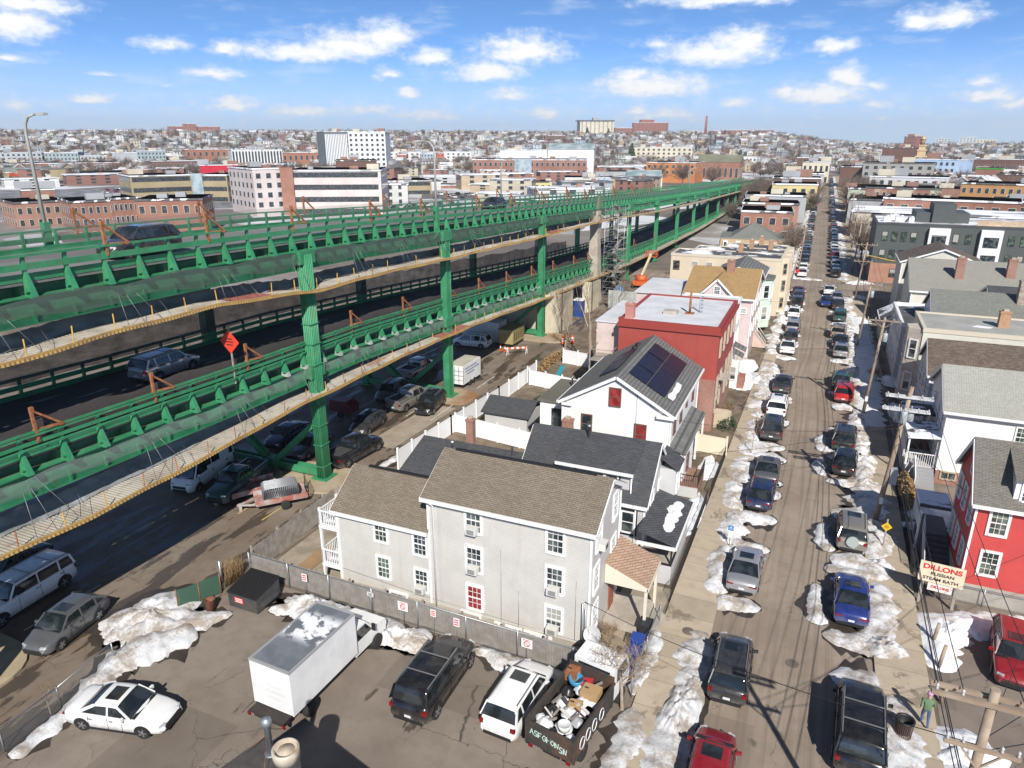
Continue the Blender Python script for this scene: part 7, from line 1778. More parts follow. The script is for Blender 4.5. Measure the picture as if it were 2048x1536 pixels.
iron_fence('black iron fence in front of the glazed porch', [(-5.35, 35.2), (-5.3, 48.5)]); iron_fence('black iron fence along the front yard by the brown deck', [(-5.2, 49.3), (-5.1, 57)]); iron_fence('black iron fence on the right sidewalk by the red house stairs', [(7.7, 43.9), (7.62, 49.5)], 1.1); iron_fence('low iron fence before the snowy lawn by the dry hedge', [(7.62, 52.5), (7.6, 58.5)], .7)
# ================================================================ signs
WS = plain('sign_white', (.8, .8, .8), .5); RS_ = plain('sign_red', (.6, .03, .03), .5); BK = plain('sign_black', (.02, .02, .02), .6)
def text_obj(body, size, loc, rx, rz, m, parent, bold=.0, name='lettering', ext=.004, sx=1.0):
    c = bpy.data.curves.new(name, 'FONT'); c.body = body; c.size = size; c.extrude = ext; c.align_x = 'CENTER'; c.align_y = 'CENTER'; c.offset = bold; c.materials.append(m)
    q = bpy.data.objects.new('text_curve', c); COL.objects.link(q); me = bpy.data.meshes.new_from_object(q.evaluated_get(bpy.context.evaluated_depsgraph_get())); bpy.data.objects.remove(q)
    o = bpy.data.objects.new(name, me); COL.objects.link(o); o.rotation_euler = (rx, 0, rz); o.scale = (sx, 1, 1)
    if parent: o.parent = parent; b = Vector(WLOC.get(parent.name, (0, 0, 0))); o.location = Vector(loc)-b
    else: o.location = loc
    return o
for k, (x, z, w, h, lab) in enumerate([(-25.0, 1.15, .36, .5, 'small red and white notice sign above the left end of the snow heap'), (-20.4, 1.35, .4, .25, 'small wide grey notice on the fence above the middle of the snow heap'), (-18.3, 1.2, .62, .55, 'larger white sign with red circle on the fence behind the box truck'), (-16.4, 1.35, .32, .42, 'small red notice plate on the fence left of the black SUV'), (-15.0, 1.2, .34, .5, 'red and white sign on its own steel post just left of the black SUV'), (-11.0, 1.2, .6, .52, 'larger white no-parking sign with red circle on the fence behind the white SUV'), (-8.2, 1.25, .36, .46, 'pink faded notice sign on the fence behind the rubbish truck cab')]):
    y = 27.85-(x+29.3)*.0184-.10; t = thing('notice_sign', lab, 'sign', (x, y, z)); g = MB(); g.box(x-w/2, x+w/2, y-.012, y+.012, z-h/2, z+h/2); g.build('sign_plate', WS, t); g = MB()
    if w > .5: g.lathe((x, y-.016, z-.02), [(.13, -.004), (.17, -.004), (.17, .002), (.13, .002)], 16, axis='y', capb=False, capt=False); g.beam((x-.1, y-.018, z+.07), (x+.1, y-.018, z-.12), .006, .04); g.box(x-.2, x+.2, y-.018, y-.013, z+.18, z+.22)
    else:
        for q in range(3): g.box(x-w*.38, x+w*.38, y-.018, y-.013, z+h*.3-q*h*.28-h*.07, z+h*.3-q*h*.28+h*.07)
    g.build('sign_print', DKGREY if k == 1 else RS_, t); g = MB(); g.tube([(x, y+.03, 0), (x, y+.03, z)], .02, 4); g.build('sign_post', STEEL, t)
def steam_sign():
    x, y, z = 8.55, 40.9, 2.1; a = R_(-6); t = thing('painted_sign', 'cream wooden sign with red and black lettering for a steam bath on timber posts', 'sign', (0, 0, 0)); WLOC[t.name] = (0, 0, 0)
    CRM = P('sign_cream', (.72, .60, .42), (.66, .55, .4), 2, .7); g = MB(); g.box(-1.1, 1.1, -.03, .03, -.62, .62); g.build('sign_board', CRM, t); g = MB(); g.box(-.55, .65, -.03, .03, -1.12, -.66); g.build('sign_board', plain('sign_pale', (.75, .68, .62), .6), t)
    text_obj('DILLONS', .42, (0, -.045, .33), pi/2, 0, RS_, t, .012, sx=1.12); text_obj('RUSSIAN', .27, (.05, -.045, -.05), pi/2, 0, BK, t, .004, sx=1.1); text_obj('STEAM BATH', .27, (0, -.045, -.38), pi/2, 0, BK, t, .004, sx=1.1); text_obj('DILLONS', .22, (.05, -.045, -.86), pi/2, 0, RS_, t, .006)
    g = MB(); g.box(-.9, -.75, .03, .15, -2.1, .2); g.box(.75, .9, .03, .15, -2.1, .2); g.build('sign_post', WOODG, t); t.location = (x, y, z); t.rotation_euler = (0, 0, a)
steam_sign()
def diamond_sign(label, x, y, z, s, m, pole0, tx=None):
    t = thing('diamond_sign', label, 'road sign', (x, y, z)); g = MB(); g.prism([(x, y-.0, z-s), (x+s, y, z), (x, y, z+s), (x-s, y, z)], (0, .025, 0)); g.build('sign_plate', m, t); g = MB()
    for k in (-.25, 0, .25): g.box(x-.3*s/.7*(1-abs(k)), x+.3*s/.7*(1-abs(k)), y-.006, y-.002, z+k*s-.05*s, z+k*s+.05*s)
    g.build('sign_print', BK, t); g = MB(); g.box(x-.05, x+.05, y+.03, y+.1, pole0, z+s+.2); g.build('sign_post', WOODG, t); return t
diamond_sign('orange diamond work sign standing on the lower bridge deck edge', -33.7, 32.9, 13.0, .78, plain('sign_orange', (.75, .06, .03), .5), ZL(33))
diamond_sign('yellow diamond pedestrian sign in the snow by the utility pole', 6.15, 46.2, 1.75, .32, plain('sign_yellow', (.75, .45, .02), .5), 0)
t = thing('parking_sign', 'blue accessible parking sign over a white plate in the left kerb snow', 'road sign', (-3.0, 42.7, 0)); g = MB(); g.box(-3.17, -2.83, 42.68, 42.70, 1.25, 1.6); g.build('sign_plate', plain('sign_blue', (.05, .2, .5), .5), t); g = MB(); g.box(-3.12, -2.88, 42.68, 42.70, .75, 1.23); g.build('sign_plate', WS, t); g = MB(); g.tube([(-3, 42.72, 0), (-3, 42.72, 1.6)], .025, 5); g.build('sign_post', STEEL, t)
g = MB(); g.lathe((-3, 42.676, 1.42), [(.07, -.002), (.09, -.002)], 12, axis='y', capb=False, capt=False); g.box(-3.02, -2.98, 42.672, 42.677, 1.44, 1.54); g.build('sign_print', WS, t)
for x, y, lab in ((-3.4, 142, 'stop sign at the far left corner of the intersection'),):
    t = thing('stop_sign', lab, 'road sign', (x, y, 0)); g = MB(); g.prism([(x+.38*cos(k*pi/4+pi/8), y, 2.3+.38*sin(k*pi/4+pi/8)) for k in range(8)], (0, .02, 0)); g.build('sign_plate', RS_, t); g = MB(); g.tube([(x, y+.03, 0), (x, y+.03, 2.7)], .03, 5); g.build('sign_post', STEEL, t)
# ================================================================ utility poles and wires
TRANS = plain('transformer_grey', (.42, .45, .46), .5, .2)
def upole(label, x, y, h, lean=(0, 0), arms=(), r=.16, trans=0, box=False, tag_=False):
    t = thing('utility_pole', label, 'utility pole', (x, y, 0)); L = lambda z: Vector((x+lean[0]*z/h, y+lean[1]*z/h, z)); g = MB(); g.tube([L(0), L(h*.5), L(h)], [r, r*.85, r*.7], 9); g.build('shaft', POLEW, t)
    for z, w, dbl, mm in arms:
        g = MB(); c = L(z)
        for dy in ((-.18, .18) if dbl else (-.14,)): g.beam(c+Vector((-w, dy, 0)), c+Vector((w, dy, 0)), .10, .12)
        if not dbl: g.beam(c+Vector((-w*.6, -.14, 0)), c+Vector((0, -.1, -.7)), .05, .05); g.beam(c+Vector((w*.6, -.14, 0)), c+Vector((0, -.1, -.7)), .05, .05)
        g.build('cross_arm', mm, t); g = MB()
        for u in (-.92, -.5, .5, .92): g.lathe(c+Vector((w*u, -.14, .06)), [(.03, 0), (.05, .05), (.03, .1), (.05, .15), (.02, .2)], 7)
        g.build('insulator', plain('insulator', (.5, .5, .5), .4), t)
    for k in range(trans):
        g = MB(); a = 2*pi*k/max(1, trans)+.4; c = L(h*.76)+Vector((.42*cos(a), .42*sin(a), 0)); g.lathe(c, [(.20, 0), (.22, .04), (.22, .75), (.18, .82)], 12); g.lathe(c, [(.03, .82), (.04, 1.05)], 6); g.build('transformer', TRANS, t)
    if box: g = MB(); c = L(3.6); g.box(c.x+.1, c.x+.55, c.y-.25, c.y+.25, 3.0, 4.1); g.build('equipment_box', TRANS, t)
    if tag_: g = MB(); c = L(1.7); g.box(c.x-.12, c.x+.12, c.y-r-.03, c.y-r, 1.45, 1.95); g.build('paper_notice', WS, t)
    return L
ARMW = P('arm_pale', (.55, .56, .56), (.45, .46, .46), 3, .7)
LF = upole('wooden pole top with heavy cross-arm and insulators in the bottom right corner', 5.75, 19.0, 11.3, (0, 0), ((10.9, 1.45, True, POLEW), (9.4, .9, False, POLEW)), .17)
LA = upole('thick leaning utility pole with double pale cross-arms and transformers', 5.9, 50.2, 9.9, (.75, .3), ((9.2, 1.4, True, ARMW), (8.3, 1.4, True, ARMW)), .19, 3, True, True)
LB = upole('utility pole with paper notice behind the bright red SUV', 5.8, 72.4, 9.7, (.5, 0), ((9.4, 1.5, False, POLEW),), .16, 1, False, True)
LC = upole('leaning utility pole with two tall trunks beside the shingled garage', 5.9, 98.5, 8.6, (.5, 0), ((8.2, 1.3, False, POLEW),), .15, 1)
LD = upole('utility pole with broad cross-arm at the intersection corner', 6.3, 130, 9.6, (.6, 0), ((9.2, 1.6, False, POLEW), (6.5, 1.4, False, POLEW)), .16, 1)
LE = upole('utility pole in front of the dark grey apartment block', 6.5, 158, 10.5, (.3, 0), ((10, 1.6, False, POLEW),), .16)
LG = upole('utility pole far along the right sidewalk near the mint rowhouses', 7, 196, 10.5, (.2, 0), ((10, 1.5, False, POLEW),), .16); LH = upole('farthest visible utility pole on the right sidewalk', 7, 240, 11, (.2, 0), ((10.5, 1.5, False, POLEW),), .17)
LI = upole('leaning brown pole with a red tag at the left corner of the intersection', -4.2, 131.6, 7.8, (1.0, .5), (), .14); LK_ = upole('brown utility pole standing in snow behind the cream rowhouses corner', -3.6, 152, 9.5, (.5, 0), ((9.1, .9, False, POLEW),), .14)
WIRE = plain('wire_black', (.02, .02, .022), .6)
def wires():
    runs = [LF, LA, LB, LC, LD, LE, LG, LH]; hs = [(11.1, 9.0, 9.3, 8.3, 9.3, 10.1, 10.1, 10.6)]
    specs = []
    for dx in (-1.3, -.7, .7, 1.3): specs.append((dx, [11.05, 9.35, 9.55, 8.35, 9.35, 10.15, 10.15, 10.65], .014, .5))
    for dx, f in ((.0, .66), (.1, .60), (-.1, .70)): specs.append((dx, [11.3*f, 9.9*f, 9.7*f, 8.6*f, 9.6*f, 10.5*f, 10.5*f, 11*f], .019, .7))
    for i, (dx, zs, r, sag) in enumerate(specs):
        for k in range(len(runs)-1):
            a, b = runs[k](zs[k])+Vector((dx, 0, 0)), runs[k+1](zs[k+1])+Vector((dx, 0, 0)); g = MB()
            g.tube([a.lerp(b, u)-Vector((0, 0, sag*4*u*(1-u))) for u in [q/10 for q in range(11)]], r, 4, cap=False)
            tag(g.build('overhead_wire', WIRE), 'thin black overhead wire strung between the wooden poles along the right sidewalk', 'wire', 'overhead wires along the street')
    # service drops across the street
    drops = [(LF(9.4), (-8.5, 28.9, 3.4), 'service wire from the corner pole to the grey house meter'), (LA(7.4), (-7.7, 44, 5.2), 'service wire crossing the street to the glazed porch house'), (LA(7.0), (-8.3, 50, 5.4), 'service wire crossing the street to the solar panel house'), (LB(7.2), (-7.1, 64, 7.8), 'service wire crossing the street to the red apartment house'), (LC(6.5), (-6.5, 92, 6.4), 'service wire crossing the street to the pink house'), (LA(7.2), (10, 44.5, 5.6), 'service wire to the bright red house'), (LF(9.0), (14, 42.3, 5.0), 'service wire from the corner pole to the red house front'), (LB(7), (10.4, 64, 5.6), 'service wire to the white clapboard house'), (LC(6.5), (9.3, 92, 5.6), 'service wire to the shaded grey house'), (LF(9.2), (18, 30, 8), 'wire crossing above the red car lot'), (LF(9.6), (21, 40, 8.5), 'second wire crossing above the red car lot')]
    for a, b, lab in drops:
        b = Vector(b); g = MB(); g.tube([a.lerp(b, u)-Vector((0, 0, .5*4*u*(1-u))) for u in [q/10 for q in range(11)]], .014, 4, cap=False); tag(g.build('service_wire', WIRE), lab, 'wire')
    g = MB(); a, b = LD(7.6), Vector((48, 146, 6.0)); g.tube([a.lerp(b, u)-Vector((0, 0, 2.2*4*u*(1-u))) for u in [q/12 for q in range(13)]], .09, 5); tag(g.build('sleeved_cable', plain('cable_yellow', (.55, .33, .06), .6)), 'yellow sleeved cable sagging in front of the dark grey apartment block', 'cable')
wires()
# ================================================================ street lamps on the bridge
def lamp(label, x, y, z0, z1, dx, group='tall lamps on the bridge rails'):
    t = thing('street_lamp', label, 'street lamp', (x, y, z0), 0, group); LM = P('lamp_grey', (.40, .40, .37), (.34, .34, .31), 1, .5); g = MB(); c = 1.0 if dx > 0 else -1.0
    g.tube([(x, y, z0), (x, y, z1-1.0), (x+.12*c, y, z1-.5), (x+.45*c, y, z1-.12), (x+1.0*c, y, z1)], [.13, .085, .08, .075, .06], 8); g.build('post', LM, t); g = MB(); g.tube([(x+1.0*c, y, z1), (x+abs(dx)*c, y, z1+.03)], [.06, .05], 6); g.obox((x+abs(dx)*c, y, z1+.02), (.32, 0, 0), (0, .14, 0), (0, 0, .07)); g.build('lamp_head', LM, t); g = MB(); g.box(x-.2, x+.2, y-.2, y+.2, z0-1.4, z0+1.6); g.build('base', GREEN, t)
lamp('tall grey street lamp on the far bridge rail at the left edge', -43.5, 29.2, ZU(29), 26.5, 1.7); lamp('slim street lamp rising from the near bridge rail above the steam', -33.7, 60.2, ZU(60), 25.1, -1.4)
for y, n_ in ((97, 'first'), (150, 'second'), (196, 'third'), (250, 'fourth')): lamp('%s small street lamp along the distant far rail of the bridge' % n_, -43.5 if y != 196 else -33.7, y, ZU(y), ZU(y)+6.3, 1.4)
# ================================================================ small street things
def dumpster():
    t = thing('dumpster', 'dark grey ribbed dumpster with a red label beside the fence corner', 'dumpster', (-27.2, 25.9, 0)); D = P('dumpster_grey', (.055, .06, .065), (.04, .042, .045), 2, .6, dirt=(.1, .08, .06)); g = MB()
    g.prism([(-28.2, y, z) for y, z in [(25.0, .12), (26.9, .12), (26.9, 1.35), (25.0, 1.0)]], (2.0, 0, 0)); g.build('bin_body', D, t); g = MB(); g.prism([(-28.25, y, z) for y, z in [(24.95, 1.01), (26.95, 1.36), (26.95, 1.42), (24.95, 1.07)]], (2.1, 0, 0))
    for k in range(10): g.prism([(-28.15+.21*k, y, z) for y, z in [(24.97, 1.07), (26.9, 1.42), (26.9, 1.47), (24.97, 1.12)]], (.06, 0, 0))
    g.build('lid', BLACK, t); g = MB(); g.box(-27.75, -27.1, 24.97, 24.99, .5, .85); g.build('label_plate', RS_, t); g = MB()
    for q in range(3): g.box(-27.68, -27.17, 24.962, 24.968, .56+.1*q, .60+.1*q)
    g.build('label_print', WS, t); g = MB(); g.box(-26.2, -25.95, 25.3, 26.5, .45, .62); g.build('lift_pocket', D, t)
dumpster()
g = MB(); g.lathe((-29.0, 24.4, 0), [(.27, 0), (.29, .7), (.31, .72), (.24, .72), (.22, .2)], 14); tag(g.build('rubbish_drum', P('drum_maroon', (.12, .03, .025), (.2, .08, .04), 3, .7)), 'maroon metal drum beside the dumpster in the snow', 'drum')
def wire_bin():
    t = thing('litter_bin', 'brown slatted street litter bin in the snow by the big black SUV', 'litter bin', (6.05, 29.5, .13)); B = P('bin_brown', (.10, .055, .04), None, 3, .6); g = MB()
    for k in range(28): a = 2*pi*k/28; g.beam((6.05+.33*cos(a), 29.5+.33*sin(a), .15), (6.05+.37*cos(a), 29.5+.37*sin(a), 1.0), .035, .012)
    g.build('slat_cage', B, t); g = MB(); g.lathe((6.05, 29.5, .13), [(.36, .9), (.40, .92), (.40, .97), (.33, .98), (.30, .9), (.29, .3)], 20, capb=False, capt=True); g.build('rim', BLACK, t)
wire_bin()
for x, y, c, lab in ((-6.05, 30.3, 'blue', 'bright blue recycling bin on the brick path by the chain-link fence'), (-6.15, 29.0, 'blue', 'lower blue recycling bin overflowing beside the bare tree'), (-5.95, 31.7, 'black', 'black lidded wheelie bin with red graffiti on its lid')):
    t = thing('wheelie_bin', lab, 'bin', (x, y, 0)); m_ = plain('bin_'+c, (.02, .06, .28) if c == 'blue' else (.03, .032, .036), .5); g = MB(); g.grid([[(x-w, y-w, z), (x+w, y-w, z), (x+w, y+w, z), (x-w, y+w, z)] for z, w in ((.02, .24), (.95, .31))], close=True, smooth=False); g.build('bin_body', m_, t); g = MB(); g.obox((x, y, 1.0), (.34, 0, 0), (0, .36, .03), (0, 0, .035)); g.build('lid', m_, t); g = MB(); g.tube([(x-.26, y+.28, .12), (x+.26, y+.28, .12)], .1, 10); g.build('wheel', RUBBER, t)
for x, y, lab in ((4.3, 67.4, 'orange traffic cone in the empty bay by the right kerb'), (-35.6, 79.0, 'orange cone left of the striped barricade under the bridge'), (-34.9, 78.8, 'orange cone right next to the striped barricade under the bridge'), (-26.9, 92, 'orange cone by the cream curtain and the trees'), (-24.5, 80.2, 'orange cone by the small yard behind the forked tree')):
    t = thing('traffic_cone', lab, 'traffic cone', (x, y, 0)); g = MB(); g.box(x-.19, x+.19, y-.19, y+.19, .01, .05); g.lathe((x, y, 0), [(.14, .05), (.03, .72)], 12); g.build('cone', plain('cone_orange', (.75, .12, .02), .5), t); g = MB(); g.lathe((x, y, 0), [(.096, .38), (.066, .55)], 12, capb=False, capt=False); o = g.build('band', WS, t); o.scale = (1.04, 1.04, 1)
for x, y, lab in ((-29.2, 84.8, 'left orange and white drum at the stained pad'), (-28.3, 85.6, 'right orange and white drum at the stained pad')):
    t = thing('traffic_drum', lab, 'traffic drum', (x, y, .14)); g = MB(); g.lathe((x, y, .14), [(.34, 0), (.34, .12), (.27, .12), (.25, .95), (.1, 1.0)], 14); g.build('drum_body', plain('cone_orange', (.75, .12, .02), .5), t); g = MB()
    for z in (.3, .62): g.lathe((x, y, .14), [(.272, z), (.264, z+.17)], 14, capb=False, capt=False)
    g.build('band', WS, t)
t = thing('barricade', 'white and orange striped barricade under the bridge edge', 'barricade', (-33, 78, 0)); g = MB()
for k in range(8): g.beam((-34.2+.28*k, 77.4+.2*k, .82), (-33.92+.28*k, 77.6+.2*k, .82), .03, .22, k % 2)
g.build('board', [WS, plain('cone_orange', (.75, .12, .02), .5)], t); g = MB()
for a in (0, 2.0): g.beam((-34.0+a*.98, 77.3+a*.72, 0), (-34.0+a*.98, 77.55+a*.72, .95), .06, .06); g.beam((-34.0+a*.98, 77.85+a*.72, 0), (-34.0+a*.98, 77.6+a*.72, .95), .06, .06)
g.build('leg', WS, t)
def lift():
    t = thing('boom_lift', 'orange boom lift with raised basket parked at the bridge columns', 'boom lift', (-29.2, 127, 0)); O = P('lift_orange', (.62, .13, .03), (.5, .1, .03), 2, .5); g = MB(); g.box(-30.4, -28.0, 125.6, 128.6, .5, 1.3); g.lathe((-29.2, 127, 0), [(.9, 1.3), (1.0, 1.5), (.9, 2.2)], 14); g.build('chassis', O, t)
    for x in (-30.4, -28.0):
        for y in (126, 128.2): g = MB(); g.lathe((x, y, .45), [(.45, -.18), (.45, .18)], 14, axis='x'); g.build('wheel', RUBBER, t)
    g = MB(); g.beam((-29.2, 127, 1.9), (-28.6, 131.5, 5.4), .35, .35); g.build('boom', P('lift_cream', (.6, .52, .35), None, 2, .5), t); g = MB()
    for z in (4.9, 5.4, 5.9):
        for a, b in (((-29.6, 131.3), (-27.6, 131.3)), ((-27.6, 131.3), (-27.6, 132.5)), ((-27.6, 132.5), (-29.6, 132.5)), ((-29.6, 132.5), (-29.6, 131.3))): g.beam((*a, z), (*b, z), .07, .07)
    g.box(-29.6, -27.6, 131.3, 132.5, 4.85, 4.92)
    for x in (-29.6, -27.6):
        for y in (131.3, 132.5): g.box(x-.04, x+.04, y-.04, y+.04, 4.9, 5.95)
    g.build('basket', O, t)
lift()
for x, y, s_, lab in ((-32.4, 123, 1.0, 'blue tarp heap by the foot of the scaffold'), (-30.6, 116.5, .9, 'rumpled blue tarp beside the boom lift'), (-27, 120.5, .7, 'small blue tarp bundle on the dirt near the container wall')):
    g = MB(); heap_mesh(g, x, y, s_*1.3, s_, .3, s_*1.2, 0, 7, 22); tag(g.build('tarp', P('tarp_blue', (.05, .16, .36), (.08, .22, .42), 2, .5)), lab, 'tarp')
t = thing('portable_toilet', 'tall blue portable toilet between the pale curtains', 'portable toilet', (-32, 101, 0)); g = MB(); g.box(-33.0, -31.7, 100.2, 101.5, 0, 2.5); g.build('cabin', plain('toilet_blue', (.02, .06, .25), .5), t); g = MB(); g.prism([(-33.1, 100.1, 2.5), (-31.6, 100.1, 2.5), (-31.6, 101.6, 2.5), (-33.1, 101.6, 2.5)], (0, 0, .15)); g.build('roof', WHITE, t)
g = MB()
for k in range(7): g.box(-29.9+.7*k, -29.24+.7*k, 108.0, 108.08, 0, 2.9)
tag(g.build('hoarding', P('hoarding_galv', (.42, .44, .42), (.34, .36, .34), .8, .5)), 'grey corrugated hoarding panels beside the concrete pier', 'hoarding')
for x, y, z, lab in ((8.05, 37.2, 1.3, 'leaning wooden post in the snow bank, farthest of three'), (8.1, 35.2, 1.4, 'leaning wooden post in the snow bank, middle of three'), (7.9, 32.6, .9, 'short wooden post at the end of the snow bank')):
    g = MB(); g.tube([(x, y, 0), (x+.12, y+.05, z)], .09, 8); tag(g.build('wooden_post', POLEW), lab, 'post')
g = MB(); g.box(-27.3, -26.3, 29.3, 32.6, .03, .10); o = tag(g.build('plywood_sheet', P('plywood', (.34, .22, .12), (.28, .18, .1), 1, .8)), 'brown board lying on the patio beside the alley fence', 'board')
g = MB(); g.box(-25.6, -24.9, 35.2, 36.1, 0, .95); g.box(-25.55, -24.95, 35.18, 35.2, .1, .85); tag(g.build('utility_cabinet', plain('cabinet_cream', (.62, .58, .5), .6)), 'cream metal cabinet at the far corner of the patio', 'cabinet')
t = thing('ride_on_toy', 'small yellow children\'s ride-on toy on the patio', 'toy', (-26.6, 33.8, 0)); g = MB(); g.beam((-26.9, 33.6, .3), (-26.3, 34.0, .3), .14, .1); g.beam((-26.35, 33.97, .3), (-26.3, 34.0, .55), .06, .06); g.build('frame', plain('toy_yellow', (.7, .45, .05), .5), t);
for x, y in ((-26.9, 33.5), (-26.9, 33.75), (-26.3, 34.0)): g = MB(); g.lathe((x, y, .12), [(.12, -.03), (.12, .03)], 10, axis='y'); g.build('wheel', RUBBER, t)
t = thing('garden_shed', 'small pink shed in the yard behind the forked tree', 'shed', (-20.5, 78, 0)); g = MB(); g.prism([(-21.6, 77, 0), (-21.6, 77, 2.0), (-20.5, 77, 2.8), (-19.4, 77, 2.0), (-19.4, 77, 0)], (0, 2.2, 0)); g.build('wall', P('shed_pink', (.6, .28, .25), None, 2, .7), t); g = MB()
for s_ in (-1, 1): g.prism([(-20.5, 76.8, 2.85), (-20.5+1.3*s_, 76.8, 1.95), (-20.5+1.3*s_, 76.8, 2.03), (-20.5, 76.8, 2.93)], (0, 2.6, 0))
g.build('roof', CSNOW, t); window(t, '-y', (-20.0, 77, 1.3), .5, .5)
g = MB(); heap_mesh(g, -21.5, 70.5, 1.2, 1.0, 0, 1.3, 0, 7, 22); tag(g.build('covered_furniture', plain('cover_black', (.02, .022, .025), .5)), 'black covered garden furniture behind the white fence', 'cover')
g = MB(); g.grid([[(-25.2, 70.0, .3), (-24.6, 69.8, .3)], [(-24.9, 71.5, 1.5), (-24.3, 71.3, 1.5)]]); tag(g.build('play_slide', plain('slide_teal', (.03, .25, .3), .4)), 'teal plastic slide leaning in the back yard', 'slide')
# yard gazebo roof and charcoal yard shed
t = thing('garden_shed', 'low black-roofed shed inside the white vinyl fence', 'shed', (-24.5, 57.3, 0)); g = MB(); g.box(-26.6, -22.4, 55.4, 59.2, 0, 1.5); g.build('wall', PALESID, t); g = MB()
for s_ in (-1, 1): g.prism([(-26.9, 57.3, 2.35), (-26.9, 57.3+2.2*s_, 1.4), (-26.9, 57.3+2.2*s_, 1.5), (-26.9, 57.3, 2.45)], (4.8, 0, 0))
g.build('roof', R_BLK, t)
g = MB(); heap_mesh(g, -23.6, 47.3, 2.0, 1.3, 0, .12, .01, 6, 30); tag(g.build('pool_cover', P('pool_cover', (.03, .03, .03), (.06, .05, .045), 2, .7)), 'dark sagging cover of a round pool ringed by snow', 'pool cover')
# ================================================================ foreground roof with stacks
def near_roof():
    t = thing('workshop_building', 'low flat-roofed building at the bottom edge with a steel stack and a round vent', 'building', (-12, 11, 0)); t.rotation_euler = (0, 0, R_(-15)); t.location = (-16.15, 14.95, 0); WLOC[t.name] = (0, 0, 0)
    g = MB(); g.box(0, 9, -9, 0, 0, 4.5); g.build('wall', P('tan_block', (.45, .33, .2), None, 1, .85), t); g = MB(); g.box(-.1, 9.1, -9.1, .1, 4.5, 4.62); g.build('roof', P('tar_roof', (.05, .045, .045), (.08, .07, .065), 2, .9), t)
    g = MB(); g.lathe((.75, -.25, 0), [(.12, 4.6), (.12, 5.9), (.18, 5.95), (.19, 6.05), (.16, 6.2), (.02, 6.25)], 14); g.lathe((.75, -.25, 0), [(.2, 4.6), (.2, 4.7)], 12); g.build('exhaust_stack', STEEL, t)
    g = MB()
    for dx, dy in ((-.7, -.5), (.9, -.9)): g.tube([(.75, -.25, 5.6), (.75+dx, -.25+dy, 4.65)], .012, 3)
    g.build('guy_wire', RUST, t)
    g = MB(); g.lathe((1.95, -.35, 0), [(.42, 4.6), (.42, 5.35), (.46, 5.35), (.46, 5.75), (.40, 5.78), (.36, 5.6), (.30, 5.58), (.27, 5.68), (.02, 5.74)], 22); g.build('roof_vent', P('vent_cream', (.55, .5, .42), (.45, .4, .32), 2, .6, dirt=(.3, .2, .12)), t)
near_roof()
